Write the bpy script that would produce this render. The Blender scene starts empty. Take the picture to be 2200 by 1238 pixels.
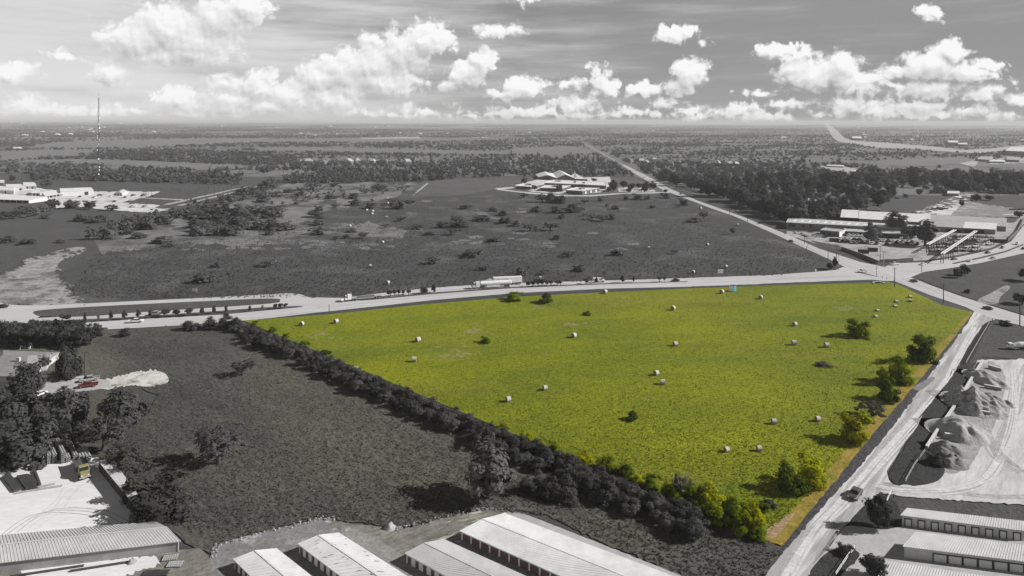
import bpy, bmesh, math, random
import numpy as np
from mathutils import Vector, Matrix

random.seed(11)
rng = np.random.default_rng(11)
SC = bpy.context.scene
COL = SC.collection
rad = math.radians

# ------------------------------------------------------------------ camera
F, HC, ROLL, VP = 1450.0, 90.0, 0.0045, 260.0      # focal length in px of a 2200 px frame, camera height
cR, sR = math.cos(ROLL), math.sin(ROLL)
cam = bpy.data.cameras.new('camera')
cam.sensor_fit = 'HORIZONTAL'
cam.sensor_width = 36.0
cam.lens = 36.0 * F / 2200.0
cam.shift_y = -(619.0 - VP) / 2200.0
cam.clip_start = 1.0
cam.clip_end = 200000.0
camo = bpy.data.objects.new('camera', cam)
COL.objects.link(camo)
camo.matrix_world = Matrix(((cR, -sR, 0, 0), (0, 0, -1, 0), (sR, cR, 0, HC), (0, 0, 0, 1)))
SC.camera = camo


def ray(px, py):
    u, v = (px - 1100.0) / F, (VP - py) / F
    return u * cR - v * sR, v * cR + u * sR


def G(px, py, z=0.0):
    """point on the level plane at height z that a pixel of the photograph looks at"""
    u, v = ray(px, py)
    t = (z - HC) / v
    return Vector((u * t, t, z))


def mpp(px, py):
    """metres per pixel at the ground seen at that pixel"""
    return G(px, py).y / F


# ------------------------------------------------------------------ tagging
def tag(o, label=None, cat=None, group=None, kind=None):
    if label: o['label'] = label
    if cat: o['category'] = cat
    if group: o['group'] = group
    if kind: o['kind'] = kind
    return o


def empty(name, loc=(0, 0, 0), rz=0.0, label=None, cat=None, group=None):
    o = bpy.data.objects.new(name, None)
    o.empty_display_size = 0.5
    COL.objects.link(o)
    o.location = loc
    o.rotation_euler = (0, 0, rz)
    return tag(o, label, cat, group)


def link(name, me, mat=None, parent=None):
    o = bpy.data.objects.new(name, me)
    COL.objects.link(o)
    if mat is not None:
        if len(me.materials) == 0:
            me.materials.append(mat)
    if parent is not None:
        o.parent = parent
    return o


KIDS = {}


def copy_tree(o, parent=None):
    c = o.copy()
    COL.objects.link(c)
    if parent is not None:
        c.parent = parent
    for ch in o.children:
        copy_tree(ch, c)
    return c


def slotmat(o, mat):
    o.material_slots[0].link = 'OBJECT'
    o.material_slots[0].material = mat


# ------------------------------------------------------------------ mesh builder
class MB:
    def __init__(s):
        s.v, s.f, s.m = [], [], []
        s.mi = 0

    def add(s, vs, fs):
        b = len(s.v)
        s.v += [tuple(x) for x in vs]
        for f in fs:
            s.f.append([b + i for i in f])
            s.m.append(s.mi)
        return s

    def box(s, x0, x1, y0, y1, z0, z1, top=1.0, topy=None):
        ty = top if topy is None else topy
        cx, cy = (x0 + x1) / 2, (y0 + y1) / 2
        def q(x, y, k, ky): return (cx + (x - cx) * k, cy + (y - cy) * ky)
        vs = [(x0, y0, z0), (x1, y0, z0), (x1, y1, z0), (x0, y1, z0)]
        vs += [q(x0, y0, top, ty) + (z1,), q(x1, y0, top, ty) + (z1,), q(x1, y1, top, ty) + (z1,), q(x0, y1, top, ty) + (z1,)]
        return s.add(vs, [(3, 2, 1, 0), (4, 5, 6, 7), (0, 1, 5, 4), (1, 2, 6, 5), (2, 3, 7, 6), (3, 0, 4, 7)])

    def tube(s, p, q, r0, r1=None, n=6, cap=True):
        r1 = r0 if r1 is None else r1
        p, q = Vector(p), Vector(q)
        d = (q - p).normalized()
        a = d.orthogonal().normalized()
        b = d.cross(a)
        vs = []
        for c, r in ((p, r0), (q, r1)):
            for i in range(n):
                t = 2 * math.pi * i / n
                vs.append(c + a * (r * math.cos(t)) + b * (r * math.sin(t)))
        fs = [(i, (i + 1) % n, n + (i + 1) % n, n + i) for i in range(n)]
        if cap:
            fs += [tuple(range(n - 1, -1, -1)), tuple(range(n, 2 * n))]
        return s.add(vs, fs)

    def bar(s, p, q, w, h):
        """rectangular bar from p to q: w wide (level), h tall (centre line given)"""
        p, q = Vector(p), Vector(q)
        d = (q - p).normalized()
        a = Vector((-d.y, d.x, 0))
        a = a.normalized() if a.length > 1e-6 else Vector((1, 0, 0))
        b = d.cross(a).normalized()
        vs = []
        for c in (p, q):
            for i, j in ((-1, -1), (1, -1), (1, 1), (-1, 1)):
                vs.append(c + a * (i * w / 2) + b * (j * h / 2))
        return s.add(vs, [(0, 1, 2, 3), (7, 6, 5, 4), (0, 4, 5, 1), (1, 5, 6, 2), (2, 6, 7, 3), (3, 7, 4, 0)])

    def hollow(s, p, q, r, t, n=10):
        p, q = Vector(p), Vector(q)
        d = (q - p).normalized(); a = d.orthogonal().normalized(); b = d.cross(a)
        vs = []
        for c in (p, q):
            for rr in (r, r - t):
                for i in range(n):
                    k = 2 * math.pi * i / n
                    vs.append(c + a * (rr * math.cos(k)) + b * (rr * math.sin(k)))
        fs = []
        for i in range(n):
            j = (i + 1) % n
            fs += [(i, j, 2 * n + j, 2 * n + i), (n + j, n + i, 3 * n + i, 3 * n + j),
                   (j, i, n + i, n + j), (2 * n + i, 2 * n + j, 3 * n + j, 3 * n + i)]
        return s.add(vs, fs)

    def prof(s, pts, w, taper=None):
        """side outline (x,z), extruded to width w; taper(z) narrows it"""
        n = len(pts)
        tp = taper or (lambda z: 1.0)
        vs = [(x, -w / 2 * tp(z), z) for x, z in pts] + [(x, w / 2 * tp(z), z) for x, z in pts]
        fs = [tuple(range(n)), tuple(range(2 * n - 1, n - 1, -1))]
        fs += [((i + 1) % n, i, n + i, n + (i + 1) % n) for i in range(n)]
        return s.add(vs, fs)

    def wheel(s, x, y, r, w, n=12):
        return s.tube((x, y - w / 2, r), (x, y + w / 2, r), r, r, n)

    def build(s, name, mat, parent=None, bevel=0.0, smooth=False):
        me = bpy.data.meshes.new(name)
        me.from_pydata(s.v, [], s.f)
        if bevel > 0:
            bm = bmesh.new(); bm.from_mesh(me)
            bmesh.ops.recalc_face_normals(bm, faces=bm.faces)
            bmesh.ops.bevel(bm, geom=bm.edges[:], offset=bevel, segments=1, affect='EDGES', clamp_overlap=True)
            bm.to_mesh(me); bm.free()
        else:
            bm = bmesh.new(); bm.from_mesh(me)
            bmesh.ops.recalc_face_normals(bm, faces=bm.faces)
            bm.to_mesh(me); bm.free()
        if isinstance(mat, (list, tuple)):
            for m in mat: me.materials.append(m)
            if bevel == 0:
                for p, k in zip(me.polygons, s.m): p.material_index = k
            mat = None
        if smooth:
            for p in me.polygons: p.use_smooth = True
        return link(name, me, mat, parent)


def np_mesh(name, V, Q):
    """mesh from numpy vertices (n,3) and quads (m,4)"""
    me = bpy.data.meshes.new(name)
    V = np.ascontiguousarray(V, dtype=np.float32); Q = np.ascontiguousarray(Q, dtype=np.int32)
    k = Q.shape[1]
    me.vertices.add(len(V)); me.vertices.foreach_set('co', V.ravel())
    me.loops.add(Q.size); me.loops.foreach_set('vertex_index', Q.ravel())
    me.polygons.add(len(Q))
    me.polygons.foreach_set('loop_start', np.arange(0, Q.size, k, dtype=np.int32))
    me.update(calc_edges=True)
    me.validate()
    return me


# ------------------------------------------------------------------ materials
MATS = {}


def nodes(mat):
    mat.use_nodes = True
    nt = mat.node_tree
    nt.nodes.clear()
    return nt


def N(nt, t, **kw):
    n = nt.nodes.new(t)
    for k, v in kw.items():
        if k == 'inp':
            for a, b in v.items():
                n.inputs[a].default_value = b
        else:
            setattr(n, k, v)
    return n


def math_(nt, op, a, b=None, c=None, clamp=False):
    n = N(nt, 'ShaderNodeMath', operation=op, use_clamp=clamp)
    for i, x in enumerate((a, b, c)):
        if x is None: continue
        if isinstance(x, (int, float)): n.inputs[i].default_value = x
        else: nt.links.new(x, n.inputs[i])
    return n.outputs[0]


def rng_(nt, x, a, b, c=0.0, d=1.0, smooth=False):
    n = N(nt, 'ShaderNodeMapRange', interpolation_type='SMOOTHSTEP' if smooth else 'LINEAR')
    n.inputs[1].default_value = a; n.inputs[2].default_value = b
    n.inputs[3].default_value = c; n.inputs[4].default_value = d
    nt.links.new(x, n.inputs[0])
    return n.outputs[0]


def mixc(nt, fac, a, b, blend='MIX'):
    n = N(nt, 'ShaderNodeMix', data_type='RGBA', blend_type=blend)
    for sock, x in ((n.inputs[0], fac), (n.inputs[6], a), (n.inputs[7], b)):
        if isinstance(x, (int, float)): sock.default_value = x
        elif isinstance(x, (tuple, list)): sock.default_value = tuple(x) + ((1.0,) if len(x) == 3 else ())
        else: nt.links.new(x, sock)
    return n.outputs[2]


def noise(nt, vec, scale, detail=3.0, rough=0.55):
    n = N(nt, 'ShaderNodeTexNoise', noise_dimensions='3D')
    n.inputs['Scale'].default_value = scale
    n.inputs['Detail'].default_value = detail
    n.inputs['Roughness'].default_value = rough
    nt.links.new(vec, n.inputs['Vector'])
    return n.outputs[0]


def g3(v):
    return (v, v, v) if isinstance(v, (int, float)) else tuple(v)


def surf(name, a, b=None, big=0.02, mid=0.2, fine=1.5, famp=0.5, mamp=0.6, c=None, cscale=0.05, ccut=(0.55, 0.7),
         rough=0.9, bump=0.0, bscale=2.0, stretch=None, spec=0.2, obj=False, metal=0.0):
    """matte surface: a and b mixed by broad noise, c in patches, speckled by fine noise.
    stretch=(angle, factor): noise drawn out along a level direction (tyre tracks, mowing lines)"""
    m = bpy.data.materials.new(name)
    nt = nodes(m)
    if obj:
        vec = N(nt, 'ShaderNodeTexCoord').outputs['Object']
    else:
        vec = N(nt, 'ShaderNodeNewGeometry').outputs['Position']
    vs = vec
    if stretch:
        mp = N(nt, 'ShaderNodeMapping', vector_type='POINT')
        mp.inputs['Rotation'].default_value = (0, 0, -stretch[0])
        nt.links.new(vec, mp.inputs['Vector'])
        mp2 = N(nt, 'ShaderNodeMapping', vector_type='POINT')
        mp2.inputs['Scale'].default_value = (1.0 / stretch[1], 1, 1)
        nt.links.new(mp.outputs[0], mp2.inputs['Vector'])
        vs = mp2.outputs[0]
    a = g3(a); b = g3(b) if b is not None else tuple(0.75 * x for x in a)
    n1 = noise(nt, vec, big, 4.0, 0.6)
    n2 = noise(nt, vs, mid, 5.0, 0.6)
    s = math_(nt, 'ADD', math_(nt, 'MULTIPLY', n1, 1.0 - mamp), math_(nt, 'MULTIPLY', n2, mamp))
    col = mixc(nt, rng_(nt, s, 0.36, 0.64), a, b)
    if c is not None:
        n4 = noise(nt, vs, cscale, 6.0, 0.62)
        col = mixc(nt, rng_(nt, n4, ccut[0], ccut[1]), col, g3(c))
    n3 = noise(nt, vs if stretch else vec, fine, 3.0, 0.7)
    k = rng_(nt, n3, 0.28, 0.72, 1.0 - famp, 1.0 + famp)
    col = mixc(nt, 1.0, col, k, 'MULTIPLY')
    bs = N(nt, 'ShaderNodeBsdfPrincipled')
    bs.inputs['Roughness'].default_value = rough
    bs.inputs['Specular IOR Level'].default_value = spec
    bs.inputs['Metallic'].default_value = metal
    nt.links.new(col, bs.inputs['Base Color'])
    if bump > 0:
        bp = N(nt, 'ShaderNodeBump')
        bp.inputs['Strength'].default_value = 1.0
        bp.inputs['Distance'].default_value = bump
        nt.links.new(noise(nt, vec, bscale, 4.0, 0.65), bp.inputs['Height'])
        nt.links.new(bp.outputs[0], bs.inputs['Normal'])
    out = N(nt, 'ShaderNodeOutputMaterial')
    nt.links.new(bs.outputs[0], out.inputs[0])
    MATS[name] = m
    return m


def paint(name, col, rough=0.5, metal=0.0, spec=0.4, dirt=0.25, scale=0.6):
    """painted or sheet surface with faint weathering"""
    m = bpy.data.materials.new(name)
    nt = nodes(m)
    vec = N(nt, 'ShaderNodeTexCoord').outputs['Object']
    n1 = noise(nt, vec, scale, 5.0, 0.65)
    col = g3(col)
    cc = mixc(nt, rng_(nt, n1, 0.35, 0.7), col, tuple(x * (1 - dirt) for x in col))
    bs = N(nt, 'ShaderNodeBsdfPrincipled')
    bs.inputs['Roughness'].default_value = rough
    bs.inputs['Metallic'].default_value = metal
    bs.inputs['Specular IOR Level'].default_value = spec
    nt.links.new(cc, bs.inputs['Base Color'])
    out = N(nt, 'ShaderNodeOutputMaterial')
    nt.links.new(bs.outputs[0], out.inputs[0])
    MATS[name] = m
    return m


def foliage(name, a, b, trans=0.25, vary=0.35, scale=0.25, upn=0.0):
    """leaf material: per-plant and per-clump variation, a little light let through"""
    m = bpy.data.materials.new(name)
    nt = nodes(m)
    pos = N(nt, 'ShaderNodeNewGeometry').outputs['Position']
    oi = N(nt, 'ShaderNodeObjectInfo').outputs['Random']
    n1 = noise(nt, pos, scale, 3.0, 0.6)
    n2 = noise(nt, pos, 2.3, 2.0, 0.6)
    f = math_(nt, 'ADD', math_(nt, 'MULTIPLY', n1, 0.6), math_(nt, 'MULTIPLY', n2, 0.4))
    col = mixc(nt, rng_(nt, f, 0.35, 0.65), g3(a), g3(b))
    col = mixc(nt, 1.0, col, rng_(nt, oi, 0, 1, 1 - vary, 1 + vary), 'MULTIPLY')
    d = N(nt, 'ShaderNodeBsdfDiffuse'); t = N(nt, 'ShaderNodeBsdfTranslucent')
    nt.links.new(col, d.inputs[0]); nt.links.new(col, t.inputs[0])
    if upn > 0:      # short grass: blades shade like the sward they make up
        gn = N(nt, 'ShaderNodeNewGeometry').outputs['Normal']
        va = N(nt, 'ShaderNodeVectorMath', operation='MULTIPLY_ADD')
        nt.links.new(gn, va.inputs[0]); va.inputs[1].default_value = (1 - upn,) * 3; va.inputs[2].default_value = (0, 0, upn)
        vn = N(nt, 'ShaderNodeVectorMath', operation='NORMALIZE'); nt.links.new(va.outputs[0], vn.inputs[0])
        nt.links.new(vn.outputs[0], d.inputs['Normal'])
    mx = N(nt, 'ShaderNodeMixShader'); mx.inputs[0].default_value = trans
    nt.links.new(d.outputs[0], mx.inputs[1]); nt.links.new(t.outputs[0], mx.inputs[2])
    out = N(nt, 'ShaderNodeOutputMaterial')
    nt.links.new(mx.outputs[0], out.inputs[0])
    MATS[name] = m
    return m


# ------------------------------------------------------------------ sun
SUN = Vector((1.0, 0.0, 0.0)).normalized()
EL = rad(31)
SUN = Vector((SUN.x * math.cos(EL), SUN.y * math.cos(EL), math.sin(EL)))
sl = bpy.data.lights.new('sun', 'SUN')
sl.energy = 5.0
sl.angle = rad(0.5)
sl.color = (1.0, 0.985, 0.965)
so = bpy.data.objects.new('sun', sl)
COL.objects.link(so)
so.rotation_euler = (-SUN).to_track_quat('-Z', 'Y').to_euler()
so.location = (300, 0, 300)
# ------------------------------------------------------------------ sky
# (cx, cy, rx, ry) of every cloud lump as seen in the photograph; turned into azimuth and elevation below
LUMPS = [(290, 85, 70, 34), (360, 65, 70, 50), (425, 85, 80, 50), (475, 40, 60, 42), (525, 12, 50, 36), (330, 120, 90, 22), (420, 118, 80, 24),
         (915, 85, 50, 36), (865, 108, 55, 46), (805, 140, 66, 46), (740, 150, 62, 42), (690, 168, 48, 30), (820, 178, 85, 26), (730, 198, 60, 18),
         (1036, 128, 30, 25), (1002, 158, 38, 28), (968, 184, 24, 14), (1074, 66, 46, 14), (802, 84, 32, 15),
         (1446, 76, 36, 18), (1470, 66, 24, 14), (1510, 94, 17, 8), (1992, 28, 30, 16), (1137, 4, 28, 8),
         (2048, 112, 38, 26), (2000, 140, 62, 32), (2080, 150, 60, 24), (1922, 152, 46, 16),
         (1812, 145, 38, 32), (1752, 160, 50, 32), (1850, 178, 56, 22), (1705, 152, 42, 24), (1670, 106, 52, 14), (1720, 118, 40, 14),
         (1990, 190, 70, 22), (1928, 190, 26, 15), (1480, 160, 34, 32), (1506, 148, 22, 20), (1452, 188, 34, 16),
         (1124, 186, 42, 22), (1090, 204, 44, 14), (1225, 180, 38, 12), (1288, 150, 22, 10), (1300, 188, 32, 20), (1384, 190, 42, 13),
         (480, 178, 45, 18), (562, 164, 34, 18), (556, 190, 40, 26), (20, 155, 52, 24), (140, 120, 32, 13), (240, 160, 40, 32),
         (380, 214, 52, 24), (490, 214, 70, 20), (625, 206, 46, 28), (705, 214, 70, 24), (570, 234, 100, 15),
         (872, 234, 30, 13), (884, 190, 20, 8), (1430, 220, 30, 13), (1488, 240, 34, 12), (1592, 240, 50, 17), (1640, 202, 40, 9), (1694, 226, 36, 13),
         (1808, 228, 46, 20), (1880, 236, 64, 16), (1970, 230, 56, 14), (2112, 204, 36, 18), (2184, 214, 32, 14), (2080, 242, 70, 13),
         (1244, 224, 58, 14), (1150, 242, 60, 10), (1320, 252, 44, 5), (1236, 246, 50, 7), (50, 226, 60, 24), (140, 236, 60, 17), (215, 240, 56, 16),
         (982, 222, 20, 6), (1050, 244, 40, 8), (400, 246, 80, 10), (780, 244, 70, 9), (2180, 175, 14, 6)]

lr = random.Random(21)
for i in range(30): LUMPS.append((i * 76 + lr.uniform(-30, 30), lr.uniform(238, 252) + (i * 76 - 1100) * ROLL, lr.uniform(30, 70), lr.uniform(6, 11)))
w = bpy.data.worlds.new('World')
SC.world = w
w.use_nodes = True
wt = w.node_tree
wt.nodes.clear()
K = 1000.0     # sky coordinates in thousandths of a radian


def azel(px, py):
    u, v = ray(px, py)
    return math.atan2(u, 1.0) * K, math.atan2(v, math.hypot(u, 1.0)) * K


tc = N(wt, 'ShaderNodeTexCoord').outputs['Generated']
sp = N(wt, 'ShaderNodeSeparateXYZ'); wt.links.new(tc, sp.inputs[0])
az = math_(wt, 'MULTIPLY', math_(wt, 'ARCTAN2', sp.outputs[0], sp.outputs[1]), K)
el = math_(wt, 'MULTIPLY', math_(wt, 'ARCSINE', sp.outputs[2]), K)
cb = N(wt, 'ShaderNodeCombineXYZ')
wt.links.new(az, cb.inputs[0]); wt.links.new(el, cb.inputs[1])
P = cb.outputs[0]

# cloud field as a node group: distance to the nearest lump, broken up by billows
grp = bpy.data.node_groups.new('cloud_field', 'ShaderNodeTree')
grp.interface.new_socket('P', in_out='INPUT', socket_type='NodeSocketVector')
grp.interface.new_socket('D', in_out='OUTPUT', socket_type='NodeSocketFloat')
grp.interface.new_socket('B', in_out='OUTPUT', socket_type='NodeSocketFloat')
gi = N(grp, 'NodeGroupInput'); go = N(grp, 'NodeGroupOutput')
p0 = gi.outputs[0]
wz = N(grp, 'ShaderNodeTexNoise'); wz.inputs['Scale'].default_value = 0.03; wz.inputs['Detail'].default_value = 3
grp.links.new(p0, wz.inputs['Vector'])
ws = N(grp, 'ShaderNodeVectorMath', operation='MULTIPLY_ADD')
grp.links.new(wz.outputs[1], ws.inputs[0]); ws.inputs[1].default_value = (22, 20, 0); ws.inputs[2].default_value = (-11, -10, 0)
pw = N(grp, 'ShaderNodeVectorMath', operation='ADD')
grp.links.new(p0, pw.inputs[0]); grp.links.new(ws.outputs[0], pw.inputs[1])
acc = None
for (cx, cy, rx, ry) in LUMPS:
    a0, e0 = azel(cx, cy)
    ka = azel(cx + rx, cy)[0] - a0
    ke = e0 - azel(cx, cy + ry)[1]
    ka *= 1.30; ke *= 1.30
    vm = N(grp, 'ShaderNodeVectorMath', operation='MULTIPLY_ADD')
    grp.links.new(pw.outputs[0], vm.inputs[0])
    vm.inputs[1].default_value = (1 / ka, 1 / ke, 0)
    vm.inputs[2].default_value = (-a0 / ka, -e0 / ke, 0)
    ln = N(grp, 'ShaderNodeVectorMath', operation='LENGTH')
    grp.links.new(vm.outputs[0], ln.inputs[0])
    kk = min(1.9, min(ka, ke) / 12.0)
    bd = math_(grp, 'MULTIPLY_ADD', ln.outputs['Value'], -kk, kk)
    acc = bd if acc is None else math_(grp, 'SMOOTH_MAX', acc, bd, 0.25)
body = acc
vo = N(grp, 'ShaderNodeTexVoronoi', voronoi_dimensions='2D', feature='SMOOTH_F1', normalize=True)
vo.inputs['Scale'].default_value = 0.062
vo.inputs['Detail'].default_value = 3.0
vo.inputs['Roughness'].default_value = 0.55
vo.inputs['Smoothness'].default_value = 0.35
grp.links.new(pw.outputs[0], vo.inputs['Vector'])
fb = N(grp, 'ShaderNodeTexNoise', noise_dimensions='2D')
fb.inputs['Scale'].default_value = 0.05; fb.inputs['Detail'].default_value = 8; fb.inputs['Roughness'].default_value = 0.6
grp.links.new(pw.outputs[0], fb.inputs['Vector'])
bil = math_(grp, 'ADD', math_(grp, 'MULTIPLY', math_(grp, 'SUBTRACT', 0.33, vo.outputs['Distance']), 2.3),
            math_(grp, 'MULTIPLY', math_(grp, 'SUBTRACT', fb.outputs[0], 0.5), 1.5))
grp.links.new(math_(grp, 'ADD', body, bil), go.inputs[0])
grp.links.new(body, go.inputs[1])


def field(vec):
    g = N(wt, 'ShaderNodeGroup'); g.node_tree = grp
    wt.links.new(vec, g.inputs[0])
    return g.outputs[0], g.outputs[1]


def shifted(dx, dy):
    n = N(wt, 'ShaderNodeVectorMath', operation='ADD')
    wt.links.new(P, n.inputs[0]); n.inputs[1].default_value = (dx, dy, 0)
    return n.outputs[0]


D0, B0 = field(P)
D1, B1 = field(shifted(3.5, 6.0))
wisp = noise(wt, P, 0.012, 4, 0.55)                        # some edges firm, some torn and thin
ed = rng_(wt, wisp, 0.35, 0.65, 0.35, 1.1)
al = N(wt, 'ShaderNodeMapRange', interpolation_type='SMOOTHSTEP')
wt.links.new(D0, al.inputs[0]); al.inputs[1].default_value = 0.0; wt.links.new(ed, al.inputs[2])
al.inputs[3].default_value = 0.0; al.inputs[4].default_value = 1.0
thin = rng_(wt, az, -720, -250, 0.88, 0.97)                # veiled by high cloud towards the left
alpha = math_(wt, 'MULTIPLY', al.outputs[0], thin)
D2, B2 = field(shifted(11, 24))
lit = math_(wt, 'SUBTRACT', D0, D1)                       # thinner towards the light: lit
form = math_(wt, 'SUBTRACT', B0, B2)
deep = rng_(wt, D0, 0.0, 1.6, 0.16, -0.02)
shade = math_(wt, 'ADD', math_(wt, 'ADD', math_(wt, 'MULTIPLY', lit, 0.30), math_(wt, 'MULTIPLY', form, 0.22)), deep)
ccol = rng_(wt, shade, -0.42, 0.38, 0.46, 0.98)
# the sky itself: physical sky turned to grey, thin high cloud drawn out in streaks
sky = N(wt, 'ShaderNodeTexSky', sky_type='NISHITA', sun_disc=False)
sky.sun_elevation = EL
sky.sun_rotation = math.atan2(SUN.x, SUN.y)
sky.air_density = 1.0; sky.dust_density = 1.2; sky.ozone_density = 1.0
bw = N(wt, 'ShaderNodeRGBToBW'); wt.links.new(sky.outputs[0], bw.inputs[0])
SKYK = 0.075
skyv = math_(wt, 'MULTIPLY', bw.outputs[0], SKYK)
mp = N(wt, 'ShaderNodeMapping'); mp.inputs['Scale'].default_value = (0.0018, 0.016, 1); mp.inputs['Rotation'].default_value = (0, 0, rad(4))
wt.links.new(P, mp.inputs[0])
ci = noise(wt, mp.outputs[0], 2.2, 7, 0.58)
left = rng_(wt, az, -640, 330, 0.44, -0.12)
cir = rng_(wt, math_(wt, 'ADD', ci, left), 0.36, 0.98, 0.0, 1.0, True)
low = rng_(wt, el, 0.0, 110.0, 1.0, 0.0, True)             # hazier towards the horizon
b0 = math_(wt, 'MINIMUM', skyv, 0.30)
b1 = math_(wt, 'ADD', math_(wt, 'MULTIPLY', b0, math_(wt, 'SUBTRACT', 1.0, math_(wt, 'MULTIPLY', cir, 0.5))), math_(wt, 'MULTIPLY', cir, 0.56))
base = math_(wt, 'ADD', b1, math_(wt, 'MULTIPLY', low, 0.05))
base = math_(wt, 'MULTIPLY', base, rng_(wt, el, 200, 800, 1.0, 0.16, True))   # deep sky overhead, darkened above the view to weaken fill light
EXPO = 0.4
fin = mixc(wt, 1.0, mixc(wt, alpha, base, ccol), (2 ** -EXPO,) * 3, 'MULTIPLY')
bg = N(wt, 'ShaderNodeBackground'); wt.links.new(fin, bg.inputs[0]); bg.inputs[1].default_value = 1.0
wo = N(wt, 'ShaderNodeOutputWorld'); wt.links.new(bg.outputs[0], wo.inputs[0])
w.cycles.sampling_method = 'MANUAL'
w.cycles.sample_map_resolution = 512

SC.view_settings.view_transform = 'Standard'
SC.view_settings.look = 'None'
SC.view_settings.exposure = EXPO
SC.view_settings.gamma = 1.0
SC.cycles.use_denoising = True
SC.cycles.max_bounces = 5
SC.cycles.diffuse_bounces = 3
SC.cycles.glossy_bounces = 2
SC.cycles.transmission_bounces = 2
SC.cycles.transparent_max_bounces = 4
SC.cycles.volume_bounces = 0
# ------------------------------------------------------------------ materials of the place (the photograph is grey outside the green field)
WARM = (1.0, 0.985, 0.93)
def tint(v, t=(1.0, 0.99, 1.0)): return tuple(v * x for x in t)

m_ground = surf('pale_pasture', tint(0.165), tint(0.125), big=0.004, mid=0.02, fine=0.25, famp=0.25, c=tint(0.075), cscale=0.012, ccut=(0.52, 0.62))
m_north = surf('mown_meadow', tint(0.072), tint(0.054), big=0.012, mid=0.09, fine=1.1, famp=0.55, bump=0.35, bscale=1.3, c=tint(0.125), cscale=0.028, ccut=(0.52, 0.72))
m_brush = surf('dry_meadow', tint(0.22), tint(0.13), big=0.02, mid=0.1, fine=1.0, famp=0.5, bump=0.3, bscale=1.2, c=tint(0.072), cscale=0.022, ccut=(0.46, 0.60))
m_lawn = surf('school_lawn', tint(0.105), tint(0.075), big=0.015, mid=0.05, fine=0.7, famp=0.3)
m_grassgrey = surf('grey_grass', tint(0.078), tint(0.058), big=0.02, mid=0.15, fine=1.3, famp=0.5, bump=0.3, bscale=1.4, c=tint(0.11), cscale=0.05, ccut=(0.58, 0.75))
m_oldfield = surf('rough_field', (0.094, 0.090, 0.077), (0.054, 0.052, 0.046), big=0.012, mid=0.07, fine=1.3, famp=0.5, bump=0.28, bscale=1.4,
                  c=(0.105, 0.106, 0.078), cscale=0.022, ccut=(0.50, 0.72), stretch=(rad(-42), 3.0))
m_tan = surf('bare_dirt', tint(0.34), tint(0.21), big=0.03, mid=0.2, fine=0.9, famp=0.45, bump=0.3, bscale=0.8, c=tint(0.12), cscale=0.05, ccut=(0.47, 0.60))
m_yard = surf('white_limestone_yard', tint(0.70), tint(0.58), big=0.03, mid=0.12, fine=1.4, famp=0.10, c=tint(0.52), cscale=0.10, ccut=(0.60, 0.80), stretch=(rad(5), 4))
m_spoil = surf('white_crushed_yard', tint(0.58), tint(0.42), big=0.03, mid=0.4, fine=1.6, famp=0.2, c=tint(0.32), cscale=0.16, ccut=(0.56, 0.78), stretch=(rad(50), 6), bump=0.1)
m_plantyard = surf('plant_yard', tint(0.62), tint(0.42), big=0.03, mid=0.12, fine=0.8, famp=0.2, c=tint(0.22), cscale=0.06, ccut=(0.58, 0.66))
m_apron = surf('storage_apron', (0.27, 0.262, 0.245), (0.17, 0.165, 0.16), big=0.05, mid=0.3, fine=1.6, famp=0.3, c=(0.52, 0.50, 0.46), cscale=0.10, ccut=(0.55, 0.66), bump=0.05)
m_grav = surf('grey_gravel', tint(0.22), tint(0.16), big=0.05, mid=0.3, fine=1.6, famp=0.35, c=tint(0.36), cscale=0.12, ccut=(0.6, 0.7), bump=0.05)
m_apdirt = surf('scrubby_dirt', (0.22, 0.21, 0.185), (0.12, 0.115, 0.10), big=0.05, mid=0.35, fine=1.4, famp=0.5, c=(0.50, 0.47, 0.41), cscale=0.11, ccut=(0.53, 0.60), bump=0.15, stretch=(rad(25), 2.5))
m_conc = surf('concrete_road', tint(0.49), tint(0.41), big=0.02, mid=0.3, fine=1.2, famp=0.08, stretch=(rad(8), 12))
m_drive = surf('concrete_drive', tint(0.42), tint(0.34), big=0.03, mid=0.25, fine=1.2, famp=0.12, c=tint(0.27), cscale=0.1, ccut=(0.56, 0.76))
m_road = surf('worn_county_road', tint(0.40), tint(0.27), big=0.03, mid=0.55, fine=1.6, famp=0.2, c=tint(0.54), cscale=0.25, ccut=(0.52, 0.60), stretch=(rad(48), 14))
m_asph = surf('county_road', tint(0.47), tint(0.37), big=0.02, mid=0.25, fine=1.0, famp=0.1, stretch=(rad(115), 10))
m_verge = surf('dark_gravel_verge', (0.062, 0.060, 0.066), (0.040, 0.039, 0.043), big=0.05, mid=0.5, fine=1.8, famp=0.9, c=(0.20, 0.19, 0.20), cscale=0.3, ccut=(0.66, 0.8))
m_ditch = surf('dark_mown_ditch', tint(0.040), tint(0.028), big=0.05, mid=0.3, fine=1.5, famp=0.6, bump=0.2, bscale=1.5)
m_line = paint('road_paint', 0.72, dirt=0.3)
m_dash = paint('joint_tar', 0.2, dirt=0.3)
m_black = paint('near_black_floor', 0.035, dirt=0.3)  # near-black floor of the factory pits, faintly mottled
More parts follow.
